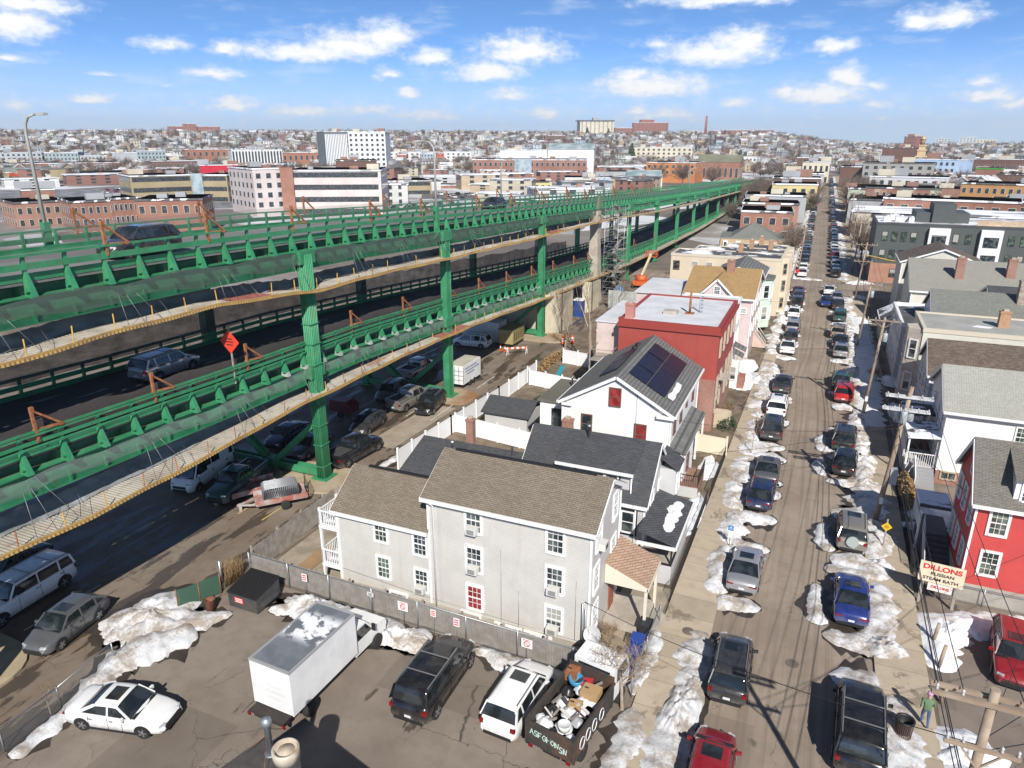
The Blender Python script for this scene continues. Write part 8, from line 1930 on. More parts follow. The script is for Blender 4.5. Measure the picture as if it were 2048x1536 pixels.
# ================================================================ the man walking on the right sidewalk
def person():
    x, y, z = 7.0, 30.6, .134; t = thing('person', 'person in a green jacket, jeans and a pink cap walking along the sidewalk', 'person', (x, y, z))
    J = P('jacket_green', (.10, .16, .08), (.14, .2, .11), 6, .8); D = P('jeans_blue', (.06, .09, .17), None, 6, .8); SK = plain('skin', (.5, .32, .24), .6)
    V = [(0,0,.95), (0,.02,1.15), (0,.03,1.35), (0,.03,1.47), (0,.05,1.56), (0,.07,1.66), (-.10,.0,.90), (-.11,.16,.50), (-.11,.10,.09), (-.11,.25,.04), (.10,.0,.90), (.11,-.02,.48), (.11,-.22,.12), (.11,-.10,.05), (-.21,.03,1.40), (-.27,-.08,1.13), (-.26,.06,.92), (.21,.03,1.40), (.27,.10,1.14), (.25,.25,.98)]
    E_ = [(0,1),(1,2),(2,3),(3,4),(4,5),(0,6),(6,7),(7,8),(8,9),(0,10),(10,11),(11,12),(12,13),(2,14),(14,15),(15,16),(2,17),(17,18),(18,19)]
    Rr = [.15,.145,.17,.07,.095,.10,.095,.068,.045,.04,.095,.068,.045,.04,.07,.05,.035,.07,.05,.035]
    me = bpy.data.meshes.new('body'); me.from_pydata(V, E_, []); o = bpy.data.objects.new('body', me); COL.objects.link(o); o.parent = t
    me.skin_vertices or bpy.context.view_layer.objects
    sk = o.modifiers.new('skin', 'SKIN'); o.modifiers.new('sub', 'SUBSURF').levels = 2; o.modifiers['sub'].render_levels = 2
    for i, r in enumerate(Rr): me.skin_vertices[0].data[i].radius = (r, r)
    me.skin_vertices[0].data[0].use_root = True
    m, n, b = newmat('walker_skin_and_clothes'); tc = n('TexCoord', out=3); zz = n('SeparateXYZ', tc, out=2); ay = n('SeparateXYZ', tc, out=1)
    c = n.mix(n.smooth(zz, .915, .93), (.06, .09, .17), (.11, .17, .09)); c = n.mix(n.smooth(zz, 1.485, 1.50), c, (.5, .32, .24)); c = n.mix(n.smooth(zz, .10, .12, 1, 0), c, (.03, .03, .03))
    n.put(b.inputs['Base Color'], c); b.inputs['Roughness'].default_value = .8; me.materials.append(m)
    for s, hx, hy, hz in ((-1, -.26, .10, .86), (1, .25, .30, .93)):
        g = MB(); px, py, pz = x+hx, y+hy, z+hz; g.tube([(px, py-.03, pz+.06), (px, py, pz-.02)], [.03, .036], 6)
        for k in range(4): g.tube([(px, py-.025+.017*k, pz-.02), (px+.004, py-.022+.017*k, pz-.06), (px-.008*s, py-.02+.017*k, pz-.092+.008*abs(k-1.5))], [.011, .010, .007], 5)
        g.tube([(px, py+.03, pz+.01), (px-.01*s, py+.055, pz-.03)], [.011, .008], 5); g.build('hand', SK, t)
    g = MB(); c0 = (x, y+.075, z+1.70); g.lathe(c0, [(.115, -.02), (.118, .03), (.09, .09), (.03, .12), (.002, .122)], 14); g.obox((x, y+.19, z+1.69), (.07, 0, 0), (0, .06, -.01), (0, 0, .008)); g.build('cap', plain('cap_pink', (.55, .3, .5), .8), t)
    g = MB()
    for s in (-1, 1): g.lathe((x+s*.04, y+.165, z+1.645), [(.001, .0), (.013, -.004)], 8, axis='y', capb=False, capt=False); g.obox((x+s*.098, y+.07, z+1.63), (.012, 0, 0), (0, .02, 0), (0, 0, .03))
    g.obox((x, y+.18, z+1.615), (.014, 0, 0), (0, .018, 0), (0, 0, .022)); g.build('face', SK, t)
    t.rotation_euler = (0, 0, 0)
person()
g = MB(); g.lathe((0, 0, 0), [(.33, 0), (.36, .015)], 18);
for x, y, lab in ((1.35, 32.7, 'round dark manhole cover in the middle of the street'), (-3.9, 33.0, 'round pale manhole cover on the left sidewalk by the SUV'), (-3.6, 41.2, 'small round cover on the left sidewalk by the silver sedan'), (-36.8, 15.2, 'round rusty cover on the concrete island')):
    g = MB(); g.lathe((x, y, .006 if x > 0 else .132 if x > -10 else .152), [(.30, 0), (.33, .008)], 18); tag(g.build('manhole_cover', P('cast_iron', (.10, .085, .07), (.16, .13, .1), 4, .7)), lab, 'manhole')
g = MB(); g.tube([(-29.9, 26.2, 0), (-29.9, 26.2, 1.9)], .07, 8); g.box(-30, -29.8, 26.1, 26.3, 0, .4); tag(g.build('steel_bollard', STEEL), 'grey steel pole standing at the alley edge behind the dumpster', 'bollard')
FARB = [
('office_building','short pale pink end of the office block with separate windows in four rows',-41.53,276,11.0,16.4,26,20,'PNK','FLT','win:3:4'),
('office_building','long pale pink office block with dark ribbon windows and a brick stair tower',-36.90,274,34.0,15.6,28,-9,'PNK','FLT','ribbon:4'),
('office_building','tan striped office block beside the supermarket car park',-48.68,354,24.8,11.6,26,12,'TAN','FLT','ribbon:3'),
('office_building','tan striped office wing with a glass corner and olive shadows',-45.56,351,15.8,11.6,24,-28,'TAN','FLT','ribbon:3'),
('brick_building','square old brick warehouse left of the bridge with two window rows',-53.11,236,11.1,9.6,18,10,'BRK','FDK','win:6:3'),
('brick_building','long brick warehouse with pale window lintels beside the upper deck',-51.18,235,6.5,10.2,16,14,'BRK','FDK','win:5:3'),
('brick_building','plain brick side wall of the old warehouse with two small windows',-48.43,228,17.6,9.9,18,-12,'BRK','FDK','win:6:1'),
('brick_building','pale brick low block at the left edge behind the street lamp',-56.04,267,14.8,7.9,20,12,'BRP','FDK','win:6:2'),
('brick_building','low brick shop with a red sign band in the supermarket car park',-56.12,393,12.4,5.0,14,4,'BRK','FLT','none'),
('supermarket','tan and green supermarket front with a row of arched bays',-57.21,602,48.5,6.0,40,6,'TAN','FLT','win:10:1'),
('retail_building','long low cream retail block with dark shopfront canopy',-52.89,569,52.1,5.5,40,4,'CRM','FLT','canopy'),
('warehouse','long low brick warehouse roofed in grey behind the supermarket',-55.47,697,106.8,9.3,40,5,'BRK','FLT','none'),
('apartment_building','pale grey apartment block with dark balconies far left',-57.18,819,49.2,16.4,30,14,'GRW','FLT','win:12:4'),
('apartment_building','grey and teal apartment block right of the lamp post',-54.42,806,28.5,16.3,28,-20,'GRB','FLT','win:9:4'),
('apartment_building','white and grey low apartment block behind the warehouses',-52.72,804,24.9,13.3,25,5,'GRW','FLT','win:8:3'),
('parking_garage','grey metal-clad parking garage block',-50.67,811,23.3,15.9,30,-4,'GRM','FLT','none'),
('apartment_building','teal grey apartment tower pair near the hillside trees',-49.08,811,25.5,17.2,28,6,'GRB','FLT','win:8:4'),
('apartment_building','long pale apartment row with an orange block at the skyline left',-54.64,1054,174.5,21.4,30,4,'GRW','FLT','win:22:2'),
('apartment_building','orange apartment block standing between grey ones far left',-56.79,1055,8.0,21.5,20,4,'ORG','FLT','win:2:3'),
('brick_building','long low dark brick mill building with small square windows',-47.61,658,35.7,11.0,25,10,'BRD','FLT','win:12:2'),
('red_building','bright crimson flat building with white panels',-44.84,548,24.1,10.4,22,2,'CRI','FLT','none'),
('brick_building','orange brick block with stacks left of the white hotel',-45.35,820,45.2,18.4,30,8,'BRO','FLT','win:8:2'),
('hotel','white concrete hotel with dark vertical strips',-42.13,676,41.4,19.0,26,8,'WHT','FLT','fins:16'),
('brick_building','reddish brick block between hotel and glass tower',-38.86,727,39.8,16.1,30,0,'BRO','FLT','win:8:2'),
('office_tower','tall office tower with dark vertical fins on its left face',-36.48,627,18.5,33.5,24,16,'DKG','FLT','fins:14'),
('office_tower','tall white office tower with a tight grid of windows',-34.24,623,30.1,33.2,26,-10,'WHT','FLT','win:14:9'),
('brick_building','low dark brick roofscape in front of the white tower',-35.12,409,21.7,15.9,24,0,'BRD','FDK','none'),
('apartment_building','long white apartment row with red and blue blocks',-29.54,805,87.9,15.4,26,3,'WHT','FLT','win:26:4'),
('apartment_building','red apartment block in the white row, left',-31.69,794,9.6,13.0,20,3,'ORR','FLT','win:2:4'),
('apartment_building','red apartment block in the white row, right',-28.78,789,8.1,14.5,20,3,'ORR','FLT','win:2:4'),
('apartment_building','blue-grey apartment block in the white row',-29.80,790,13.2,14.0,20,3,'BLU','FLT','win:4:4'),
('school_building','long brick school with three window rows and a glass entrance',-21.96,520,80.0,13.6,34,-4,'BRK','FLT','win:34:3'),
('school_hall','white upper storey behind the brick school roof',-22.42,560,35.5,19.8,26,-4,'WHT','FLT','none'),
('school_hall','white hall with an arched glass roof behind the school',-18.79,572,35.0,19.7,28,-4,'WHT','GRE','none'),
('tan_building','low tan striped office building behind the steam plume',-31.38,374,24.4,6.8,30,8,'TAN','FLT','ribbon:2'),
('brick_building','low brick and white shop row behind the far bridge rail',-27.04,421,34.7,2.1,26,0,'BRK','FLT','none'),
('yellow_building','small yellow and brown house block behind the bridge',-20.90,390,9.6,5.3,20,6,'YEL','FDK','win:3:2'),
('white_building','pale warehouse row behind the scaffold end of the bridge',-17.46,432,26.4,5.5,26,4,'CRM','FLT','win:5:1'),
('sports_hall','grey hall with a curved white roof beyond the bridge',-14.64,445,22.5,8.3,26,-4,'GRM','CUR','none'),
('white_building','light blue low building behind the bridge signs',-15.45,424,16.8,6.0,22,0,'BLW','FLT','none'),
('olive_house','grey house with solar roof and olive lean-to beside the curved hall',-13.10,406,18.6,6.9,22,4,'CRM','GRE','win:3:1'),
('orange_building','bright orange brick industrial building with red stripe',-11.25,491,31.9,12.8,30,-12,'ORG','FLT','win:8:2'),
('brick_building','brick warehouse with a big olive roof next to the orange building',-7.81,540,29.6,11.8,30,-6,'BRK','OLV','win:8:1'),
('apartment_building','white balcony apartment block at the foot of the hill',-12.00,836,65.7,20.1,24,0,'CRM','FLT','win:12:4'),
('apartment_building','white three storey apartment row with arched windows',-7.00,729,48.0,12.4,24,-6,'WHT','FLT','win:14:3'),
('hospital','cream hilltop hospital block with a flat dark roof slab',-16.88,1459,65.6,63.6,40,10,'CRM','FDK','win:9:8'),
('brick_building','wide red brick hilltop institution with stepped roof',-12.90,1505,67.9,61.5,40,4,'BRR','FLT','win:12:7'),
('brick_building','lower red brick wing linking hilltop buildings',-14.89,1486,34.2,51.4,30,4,'BRR','FLT','win:6:3'),
('brick_building','long red brick hilltop row left of the chimney',-9.06,1527,86.1,46.7,30,2,'BRR','FLT','win:14:3'),
('brick_building','red brick hilltop blocks at the right end of the ridge',-5.79,1510,88.4,47.1,30,6,'BRR','FLT','win:12:3'),
('brick_building','large brick school on the left hilltop with stepped towers',-46.10,1649,96.3,55.4,40,4,'BRR','FLT','win:14:4'),
('brick_building','square brick tower part of the left hilltop school',-46.39,1642,23.4,60.2,20,4,'BRR','FLT','win:3:5'),
('brick_building','low brick buildings on the distant left slope',-54.57,1755,72.7,43.0,30,4,'BRO','FLT','win:10:2'),
('brick_building','brown brick block standing among hillside trees above the school',-19.93,1202,27.1,35.4,24,2,'BRD','FLT','win:6:2'),
('brick_rowhouse','long brick row building with white windows behind the dark grey block',7.60,239,33.3,9.8,16,-3,'BRK','FLT','win:9:2'),
('brick_rowhouse','dark brick end building at the right edge',11.31,255,13.6,9.1,16,-3,'BRD','FLT','win:4:2'),
('apartment_building','orange tan brick apartment block with dark cornice on the right',10.66,316,28.8,11.0,20,-6,'ORT','FDK','win:12:3'),
('rowhouse','mint and brick alternating rowhouses with dark cornice',4.65,308,36.7,9.1,18,-2,'MNT','FDK','win:16:2'),
('dark_house','low house with snowy slate roof before the mint rowhouses',2.73,258,11.7,8.0,20,0,'GRM','FDK','none'),
('apartment_building','white modern flats with dark windows behind the mint rowhouses',4.91,374,31.1,10.5,20,-4,'WHG','FLT','win:9:2'),
('apartment_building','big grey gabled apartment block with white bays',4.16,451,34.1,14.6,22,-3,'GRT','FDK','win:8:3'),
('apartment_building','pale blue apartment block with white window rows',6.21,540,25.2,15.0,20,-6,'BLW','FLT','win:8:4'),
('apartment_building','plain pale blue end wall of the blue apartment block',7.83,540,9.3,14.8,18,-6,'BLW','FLT','none'),
('church','dark-roofed long church hall with low brick walls',4.22,722,29.8,20.7,26,-3,'BRD','FDK','none'),
('apartment_tower','square red brick apartment tower on the right skyline',4.64,860,11.8,30.6,20,-14,'BRR','FDK','win:5:9'),
('green_roof_shop','brick building with a bright green flat sign roof at the far right',9.44,499,12.5,11.0,16,-4,'BRK','GRN','none'),
('brick_building','low brown brick row at the right edge under the skyline',10.07,671,41.6,13.1,18,-4,'BRD','FLT','win:12:1'),
('brick_building','dark low rooftops right of the green sign roof',10.95,460,16.7,9.6,20,-4,'BRD','FDK','none'),
('apartment_building','faint far pale apartment block at the right skyline, left of three',6.54,2190,31.9,35.1,30,0,'GRW','FLT','win:5:5'),
('apartment_building','faint far pale apartment block at the right skyline, middle of three',7.95,2223,36.8,37.7,30,0,'GRW','FLT','win:5:6'),
('apartment_building','faint far pale apartment block at the right skyline, right of three',8.99,2248,43.0,31.3,30,0,'CRM','FLT','win:6:3'),
('mansard_house','cream brick house with grey mansard roof, snowy hip and white dormers',-4.81,174,14.1,3.7,14,0,'CRB','MAN','win:4:1'),
('brick_rowhouse','red brick rowhouse with three arched white windows and dark roof',-4.00,210,13.4,7.3,17,0,'BRK','FSN','win:4:2'),
('rowhouse','tan brick rowhouse with snow-covered roof and red chimneys',-3.80,231,15.9,7.9,14,0,'BRP','FSN','win:4:2'),
('rowhouse','grey rowhouse with chimney stack behind the tan brick rowhouse',-3.51,255,18.9,8.7,16,0,'GRM','FSN','none'),
('yellow_building','pale yellow flat-roofed building with small dark window pairs',-2.29,303,16.3,9.9,18,0,'YEL','FLT','win:5:2'),
('brick_rowhouse','brick rowhouse with snowy roof behind the yellow building',-2.21,332,18.8,11.0,16,0,'BRD','FSN','none'),
('rowhouse','dark-roofed rowhouses left of the far street',-1.73,376,17.0,11.2,20,0,'GRM','FDK','none'),
('rowhouse','pale rowhouses left of the far street end',-1.04,519,16.4,13.2,26,0,'CRM','FSN','win:5:2'),
('brick_rowhouse','reddish rowhouses beyond the trees left of the far street',-1.40,604,19.9,14.2,26,0,'BRD','FSN','none'),
('rowhouse','low rowhouses to the right of the far street end',1.42,473,13.9,11.8,26,0,'BRD','FSN','none'),
('rowhouse','grey rowhouse at the right of the street beyond the dark block',1.84,282,5.4,10.0,12,0,'MNT','FDK','win:2:3')]
# ================================================================ the town behind
def wallm(n, c, c2=None): return P('far_'+n, c, c2 or tuple(k*.85 for k in c), .15, .85)
FM = {'PNK': wallm('pink_panel', (.60, .52, .49)), 'TAN': wallm('tan_panel', (.36, .29, .17)), 'BRK': wallm('brick', (.25, .115, .08), (.31, .16, .115)), 'BRP': wallm('pale_brick', (.36, .2, .15)), 'CRM': wallm('cream', (.62, .56, .44)), 'GRW': wallm('grey_white', (.5, .53, .54)), 'GRB': wallm('grey_teal', (.30, .37, .38)),
 'GRM': wallm('grey', (.38, .39, .40)), 'ORG': wallm('orange', (.52, .20, .07)), 'BRD': wallm('dark_brick', (.15, .08, .06)), 'CRI': wallm('crimson', (.5, .015, .04)), 'BRO': wallm('orange_brick', (.32, .14, .085)), 'WHT': wallm('white', (.72, .72, .70)), 'DKG': wallm('dark_grey', (.16, .18, .19)), 'ORR': wallm('orange_red', (.45, .11, .07)),
 'BLU': wallm('blue_grey', (.32, .38, .44)), 'YEL': wallm('yellow', (.62, .52, .24)), 'BLW': wallm('pale_blue', (.40, .52, .68)), 'BRR': wallm('red_brick', (.30, .12, .085)), 'ORT': wallm('orange_tan', (.46, .24, .09)), 'MNT': wallm('mint', (.45, .52, .40), (.33, .15, .1)), 'WHG': wallm('white_grey', (.58, .58, .58)), 'GRT': wallm('taupe', (.34, .32, .29)), 'CRB': wallm('cream_brick', (.5, .36, .22)),
 'FLT': flatroof('far_roof_snowy', (.5, .5, .51), (.36, .35, .35), .75, 4), 'FDK': flatroof('far_roof_dark', (.08, .08, .085), (.14, .14, .14), .25, 4), 'FSN': flatroof('far_roof_patchy', (.12, .12, .125), (.2, .2, .2), .68, 3), 'GRE': P('far_glass_roof', (.2, .28, .28), (.5, .52, .53), .1, .3), 'OLV': P('far_olive_roof', (.17, .17, .11), (.22, .22, .15), .1, .8), 'CUR': P('far_curved_roof', (.7, .71, .73), (.55, .57, .6), .1, .5), 'GRN': P('far_green_sign', (.08, .5, .06), None, .5, .5), 'MAN': R_GRN}
FWIN = glassm('far_window', (.03, .037, .042), (.075, .085, .09), .15)
def far_building(name, label, az, d, w, top, dep, rot, wm, rm, st):
    a = radians(az); x, y = d*sin(a), d*cos(a); z0 = hgt(x, y)-1.5; h = top-z0
    yaw = -a+radians(rot)
    t = thing(name, label, {'office_building': 'office block', 'supermarket': 'supermarket', 'church': 'church', 'hospital': 'hospital', 'hotel': 'hotel'}.get(name, name.replace('_', ' ')), (0, 0, 0)); WLOC[t.name] = (0, 0, 0)
    g = MB(); g.box(-w/2, w/2, 0, dep, 0, h); g.build('wall', FM[wm], t); g = MB()
    if rm == 'CUR': g.grid([[(w/2*u, 0-.3, h+(1-u*u)*h*.35), (w/2*u, dep, h+(1-u*u)*h*.35)] for u in (-1, -.7, -.4, 0, .4, .7, 1)])
    elif rm in ('OLV', 'GRE'): g.prism([(-w/2-.3, -.3, h), (-w/2-.3, dep*.5, h+dep*.16), (-w/2-.3, dep+.3, h)], (w+.6, 0, 0))
    elif rm == 'MAN':
        g.prism([(-w/2-.2, -.2, h-2.2), (-w/2-.2, dep+.2, h-2.2), (-w/2-.2, dep-1, h+.3), (-w/2-.2, 1, h+.3)], (w+.4, 0, 0))
        g.raw([(-w*.35, 1, h+.3), (w*.4, 1, h+.3), (w*.4, dep-1, h+.3), (-w*.35, dep-1, h+.3), (0, dep*.5, h+3.4)], [(0,1,4),(1,2,4),(2,3,4),(3,0,4)])
        for u in (-.42, -.22, .05, .33):
            q = MB(); q.box(w*u-.55, w*u+.55, -.35, 1.2, h-2.0, h-.3); q.build('dormer', WHITE, t); q = MB(); q.box(w*u-.3, w*u+.3, -.4, -.36, h-1.8, h-.6); q.build('window', FWIN, t)
        q = MB(); heap_mesh(q, w*.0, dep*.3, 1.9, 1.6, .3, .25, h+1.0, 5, 18); q.build('roof_snow', CSNOW, t)
    else: g.box(-w/2-.25, w/2+.25, -.25, dep+.25, h-.5, h)
    g.build('roof', FM[rm], t)
    rr = random.Random(int(d*7+w)); q = 0
    if rm in ('FLT', 'FDK', 'FSN') and d < 1000:
        for k in range(2+int(w/18)):
            u, v, s_ = rr.uniform(-.42, .42)*w, rr.uniform(.2, .8)*dep, rr.uniform(.8, 2.4)*(1 if d < 320 else 1.5); g = MB(); g.box(u-s_, u+s_, v-s_*.6, v+s_*.6, h-.01, h+s_*rr.uniform(.6, 1.0)); g.build('roof_unit', (FM['GRM'], BRICKCH, FM['CRM'])[rr.randint(0, 2)], t)
    k = st.split(':')
    if k[0] == 'ribbon':
        n_ = int(k[1]); fh = h/n_
        for i in range(n_):
            z = h-fh*(i+.62);
            for a0, a1, fx in ((-w/2+w*.03, w/2-w*.03, 0), (0.8, dep-.8, 1), (0.8, dep-.8, -1)):
                g = MB()
                if fx == 0: g.box(a0, a1, -.08, .1, z, z+fh*.42);
                else: g.box(fx*w/2-.1, fx*w/2+.1, a0, a1, z, z+fh*.42)
                g.build('window', FWIN, t)
    elif k[0] == 'win':
        nx, nzz = int(k[1]), int(k[2]);
        while nx*nzz > 66: nx -= 1
        vh = h-1 if d > 500 else min(h-1, nzz*3.1+.8); fh = vh/nzz; me = None; ny = max(1, min(6, int(dep/w*nx)))
        key = (round(min(w/nx*.45, 2.2), 1), round(fh*.5, 1))
        def win_at(cx, cy, cz, side):
            kk = ('far', key, side)
            if kk not in WMESH:
                g = MB(); ww, hh = key[0]/2, key[1]/2
                for q, e, mm in ((.06, .10, 1), (.1, 0, 0)):
                    if side: g.box(-q, q, -ww-e, ww+e, -hh-e, hh+e, mm)
                    else: g.box(-ww-e, ww+e, -q, q, -hh-e, hh+e, mm)
                m_ = bpy.data.meshes.new('window'); m_.from_pydata(g.v, [], g.f); m_.materials.append(FWIN); m_.materials.append(FM['GRW' if st[-1] > '2' else 'CRM']); m_.polygons.foreach_set('material_index', g.m); WMESH[kk] = m_
            o = bpy.data.objects.new('window', WMESH[kk]); COL.objects.link(o); o.parent = t; o.location = (cx, cy, cz)
        for i in range(nx):
            for j in range(nzz): win_at(-w/2+w*(i+.5)/nx, 0, h-1-fh*(j+.5), 0)
        sd = 1 if rot < 0 else -1
        for i in range(ny):
            for j in range(nzz):
                if nx*nzz+ny*nzz < 98: win_at(sd*w/2, dep*(i+.5)/ny, h-1-fh*(j+.5), 1)
    elif k[0] == 'fins':
        n_ = int(k[1])
        for i in range(n_): g = MB(); u = -w/2+w*(i+.5)/n_; g.box(u-w/n_*.28, u+w/n_*.28, -.12, .1, h*.06, h*.93); g.build('window' if wm == 'WHT' else 'fin', FWIN if wm == 'WHT' else WHITE, t)
    elif k[0] == 'canopy': g = MB(); g.box(-w/2, w/2, -3, 0, 2.4, 3.4); g.build('canopy', FM['DKG'], t); g = MB(); g.box(-w/2, w/2, -.1, 0, 0, 2.4); g.build('shopfront', FWIN, t); g = MB(); g.box(w*-.45, w*-.28, -.6, .3, 0, h+2.5); g.build('gable_front', FM['TAN'], t)
    if 'stair tower' in label: g = MB(); g.box(-w*.54, -w*.41, -1.2, 3, 0, h+.8); g.build('stair_tower', FM['BRK'], t)
    if 'glass corner' in label: g = MB(); g.box(-w*.5-.3, -w*.2, -.6, 3, 0, h+.3); g.build('glass_corner', P('far_glass', (.2, .27, .3), (.4, .47, .5), .3, .2), t)
    if 'glass entrance' in label: g = MB(); g.box(-w*.13, w*.02, -.8, 3, h*.36, h+.3); g.build('glass_entrance', P('far_glass', (.2, .27, .3), (.4, .47, .5), .3, .2), t)
    if 'stepped roof' in label: g = MB(); g.box(-w*.3, w*.1, 2, dep-2, h, h+5); g.build('upper_storey', FM[wm], t)
    if 'roof slab' in label: g = MB(); g.box(-w*.55, w*.52, -2, dep+2, h+.1, h+1.4); g.build('roof_slab', FM['DKG'], t); g = MB(); g.box(-w*.1, w*.1, 8, 20, h+1.4, h+6); g.build('plant_room', FM['GRM'], t)
    if 'mint and brick' in label:
        for i in range(0, 8, 2): g = MB(); g.box(-w/2+w*(i+.9)/8, -w/2+w*(i+2.0)/8, -.06, .0, 0, h-.6); g.build('brick_panel', FM['BRK'], t)
    if name == 'supermarket':
        for i in range(5): g = MB(); u = -w*.02+i*w*.12; g.box(u-2.3, u+2.3, -.5, .1, 0, h*.55); g.build('arched_bay', FM['GRN'] if False else P('far_bay', (.10, .14, .11), None, .3, .4), t)
        g = MB(); g.box(-w*.5, w*.55, 4, dep, h-.02, h+2.0); g.build('upper_wall', P('far_sage', (.25, .30, .24), None, .3, .6), t)
        o = text_obj('Market Basket', 3.6, (w*.16, -.15, h*.76), pi/2, 0, plain('sign_letters_red', (.6, .05, .02), .5), t, .08, ext=.1, sx=1.05)
    t.location = (x, y, z0); t.rotation_euler = (0, 0, yaw)
    return t
for f in FARB: far_building(*f)
def polar(az, d): return d*sin(radians(az)), d*cos(radians(az))
# church tower with gilded cupola
def church_tower():
    x, y = polar(5.4, 640); z0 = hgt(x, y); t = thing('clock_tower', 'tall tiered cream church tower with a gilded lantern on the right skyline', 'tower', (x, y, z0)); S_ = P('tower_stone', (.6, .45, .28), (.5, .36, .2), .3, .8)
    g = MB(); z = z0-1
    for w, h in ((4.0, 11), (3.5, 5.2), (2.8, 4.6), (2.2, 3.4)): g.box(x-w, x+w, y-w, y+w, z, z+h); g.box(x-w-.5, x+w+.5, y-w-.5, y+w+.5, z+h-.9, z+h); z += h
    g.build('tower_wall', S_, t); g = MB(); g.lathe((x, y, 0), [(1.7, z), (1.7, z+3.4)], 10); g.build('lantern', P('lantern_dark', (.3, .18, .1), None, 1, .6), t); g = MB(); g.lathe((x, y, 0), [(2.0, z+3.4), (1.9, z+4.6), (.9, z+5.8), (.2, z+6.4), (.15, z+8)], 12); g.build('cupola', P('gilded', (.55, .40, .22), None, 1, .5, .3), t); g = MB()
    for k in (0,): g.box(x-1.2, x+1.2, y-3.66, y-3.5, z0+12, z0+14)
    g.build('clock_face', WHITE, t)
church_tower()
x, y = polar(-8.9, 1450); g = MB(); g.lathe((x, y, 0), [(2.6, hgt(x, y)), (1.7, 71)], 10); tag(g.build('brick_chimney', FM['BRR']), 'slender red brick factory chimney standing on the hilltop', 'chimney')
# ---------------------------------------------------------------- hillside and lowland houses
def hill_house(kind):
    g = MB(); w, d, h, r = [(5, 4.4, 6.5, 2.6), (4.2, 6, 7.2, 2.8), (6.5, 5, 5.5, 2.2), (6, 6, 9, .4)][kind]
    if kind == 3: g.box(-w, w, -d, d, -3, h); g.box(-w-.3, w+.3, -d-.3, d+.3, h, h+.5, 1)
    elif kind == 1:
        g.prism([(-w, -d, -3), (-w, -d, h), (0, -d, h+r), (w, -d, h), (w, -d, -3)], (0, 2*d, 0))
        for s in (-1, 1): g.prism([(0, -d-.5, h+r+.05), (s*(w+.5), -d-.5, h-.25), (s*(w+.5), -d-.5, h+.1), (0, -d-.5, h+r+.4)], (0, 2*d+1, 0), 1)
    else:
        g.prism([(-w, -d, -3), (-w, d, -3), (-w, d, h), (-w, 0, h+r), (-w, -d, h)], (2*w, 0, 0))
        for s in (-1, 1): g.prism([(-w-.5, 0, h+r+.05), (-w-.5, s*(d+.5), h-.25), (-w-.5, s*(d+.5), h+.1), (-w-.5, 0, h+r+.4)], (2*w+1, 0, 0), 1)
    for j in range(2 if kind != 3 else 3):
        for i in (-.55, 0, .55): g.box(w*i-.55, w*i+.55, -d-.06, -d, 1.2+3*j, 2.9+3*j, 2)
        for i in (-.4, .4):
            for s in (-1, 1): g.box(s*w-.06, s*w+.06, d*i-.5, d*i+.5, 1.2+3*j, 2.9+3*j, 2)
    g.box(w*.3, w*.3+.9, -.4, .5, h, h+r+1.3, 3)
    return g
HW = [('white', (.60, .60, .58)), ('cream', (.50, .45, .35)), ('grey', (.30, .31, .32)), ('brick red', (.26, .13, .10)), ('pale blue', (.42, .5, .56)), ('tan', (.46, .36, .25)), ('pale green', (.45, .5, .42))]
HWM = [P('hill_wall_'+n.replace(' ', '_'), c, None, .2, .8) for n, c in HW]; HRM = [P('hill_roof_snow', (.66, .67, .69), (.3, .29, .29), .12, .8), P('hill_roof_dark', (.12, .115, .115), (.36, .36, .37), .09, .9), P('hill_roof_brown', (.2, .15, .12), (.3, .25, .22), .2, .9)]
HM = {}
TALL = [(FB[2], FB[3]) for FB in FARB]
def free(az, d): return all(abs(az-a)*pi/180*d > 9 or abs(d-e) > 24 for a, e in TALL)
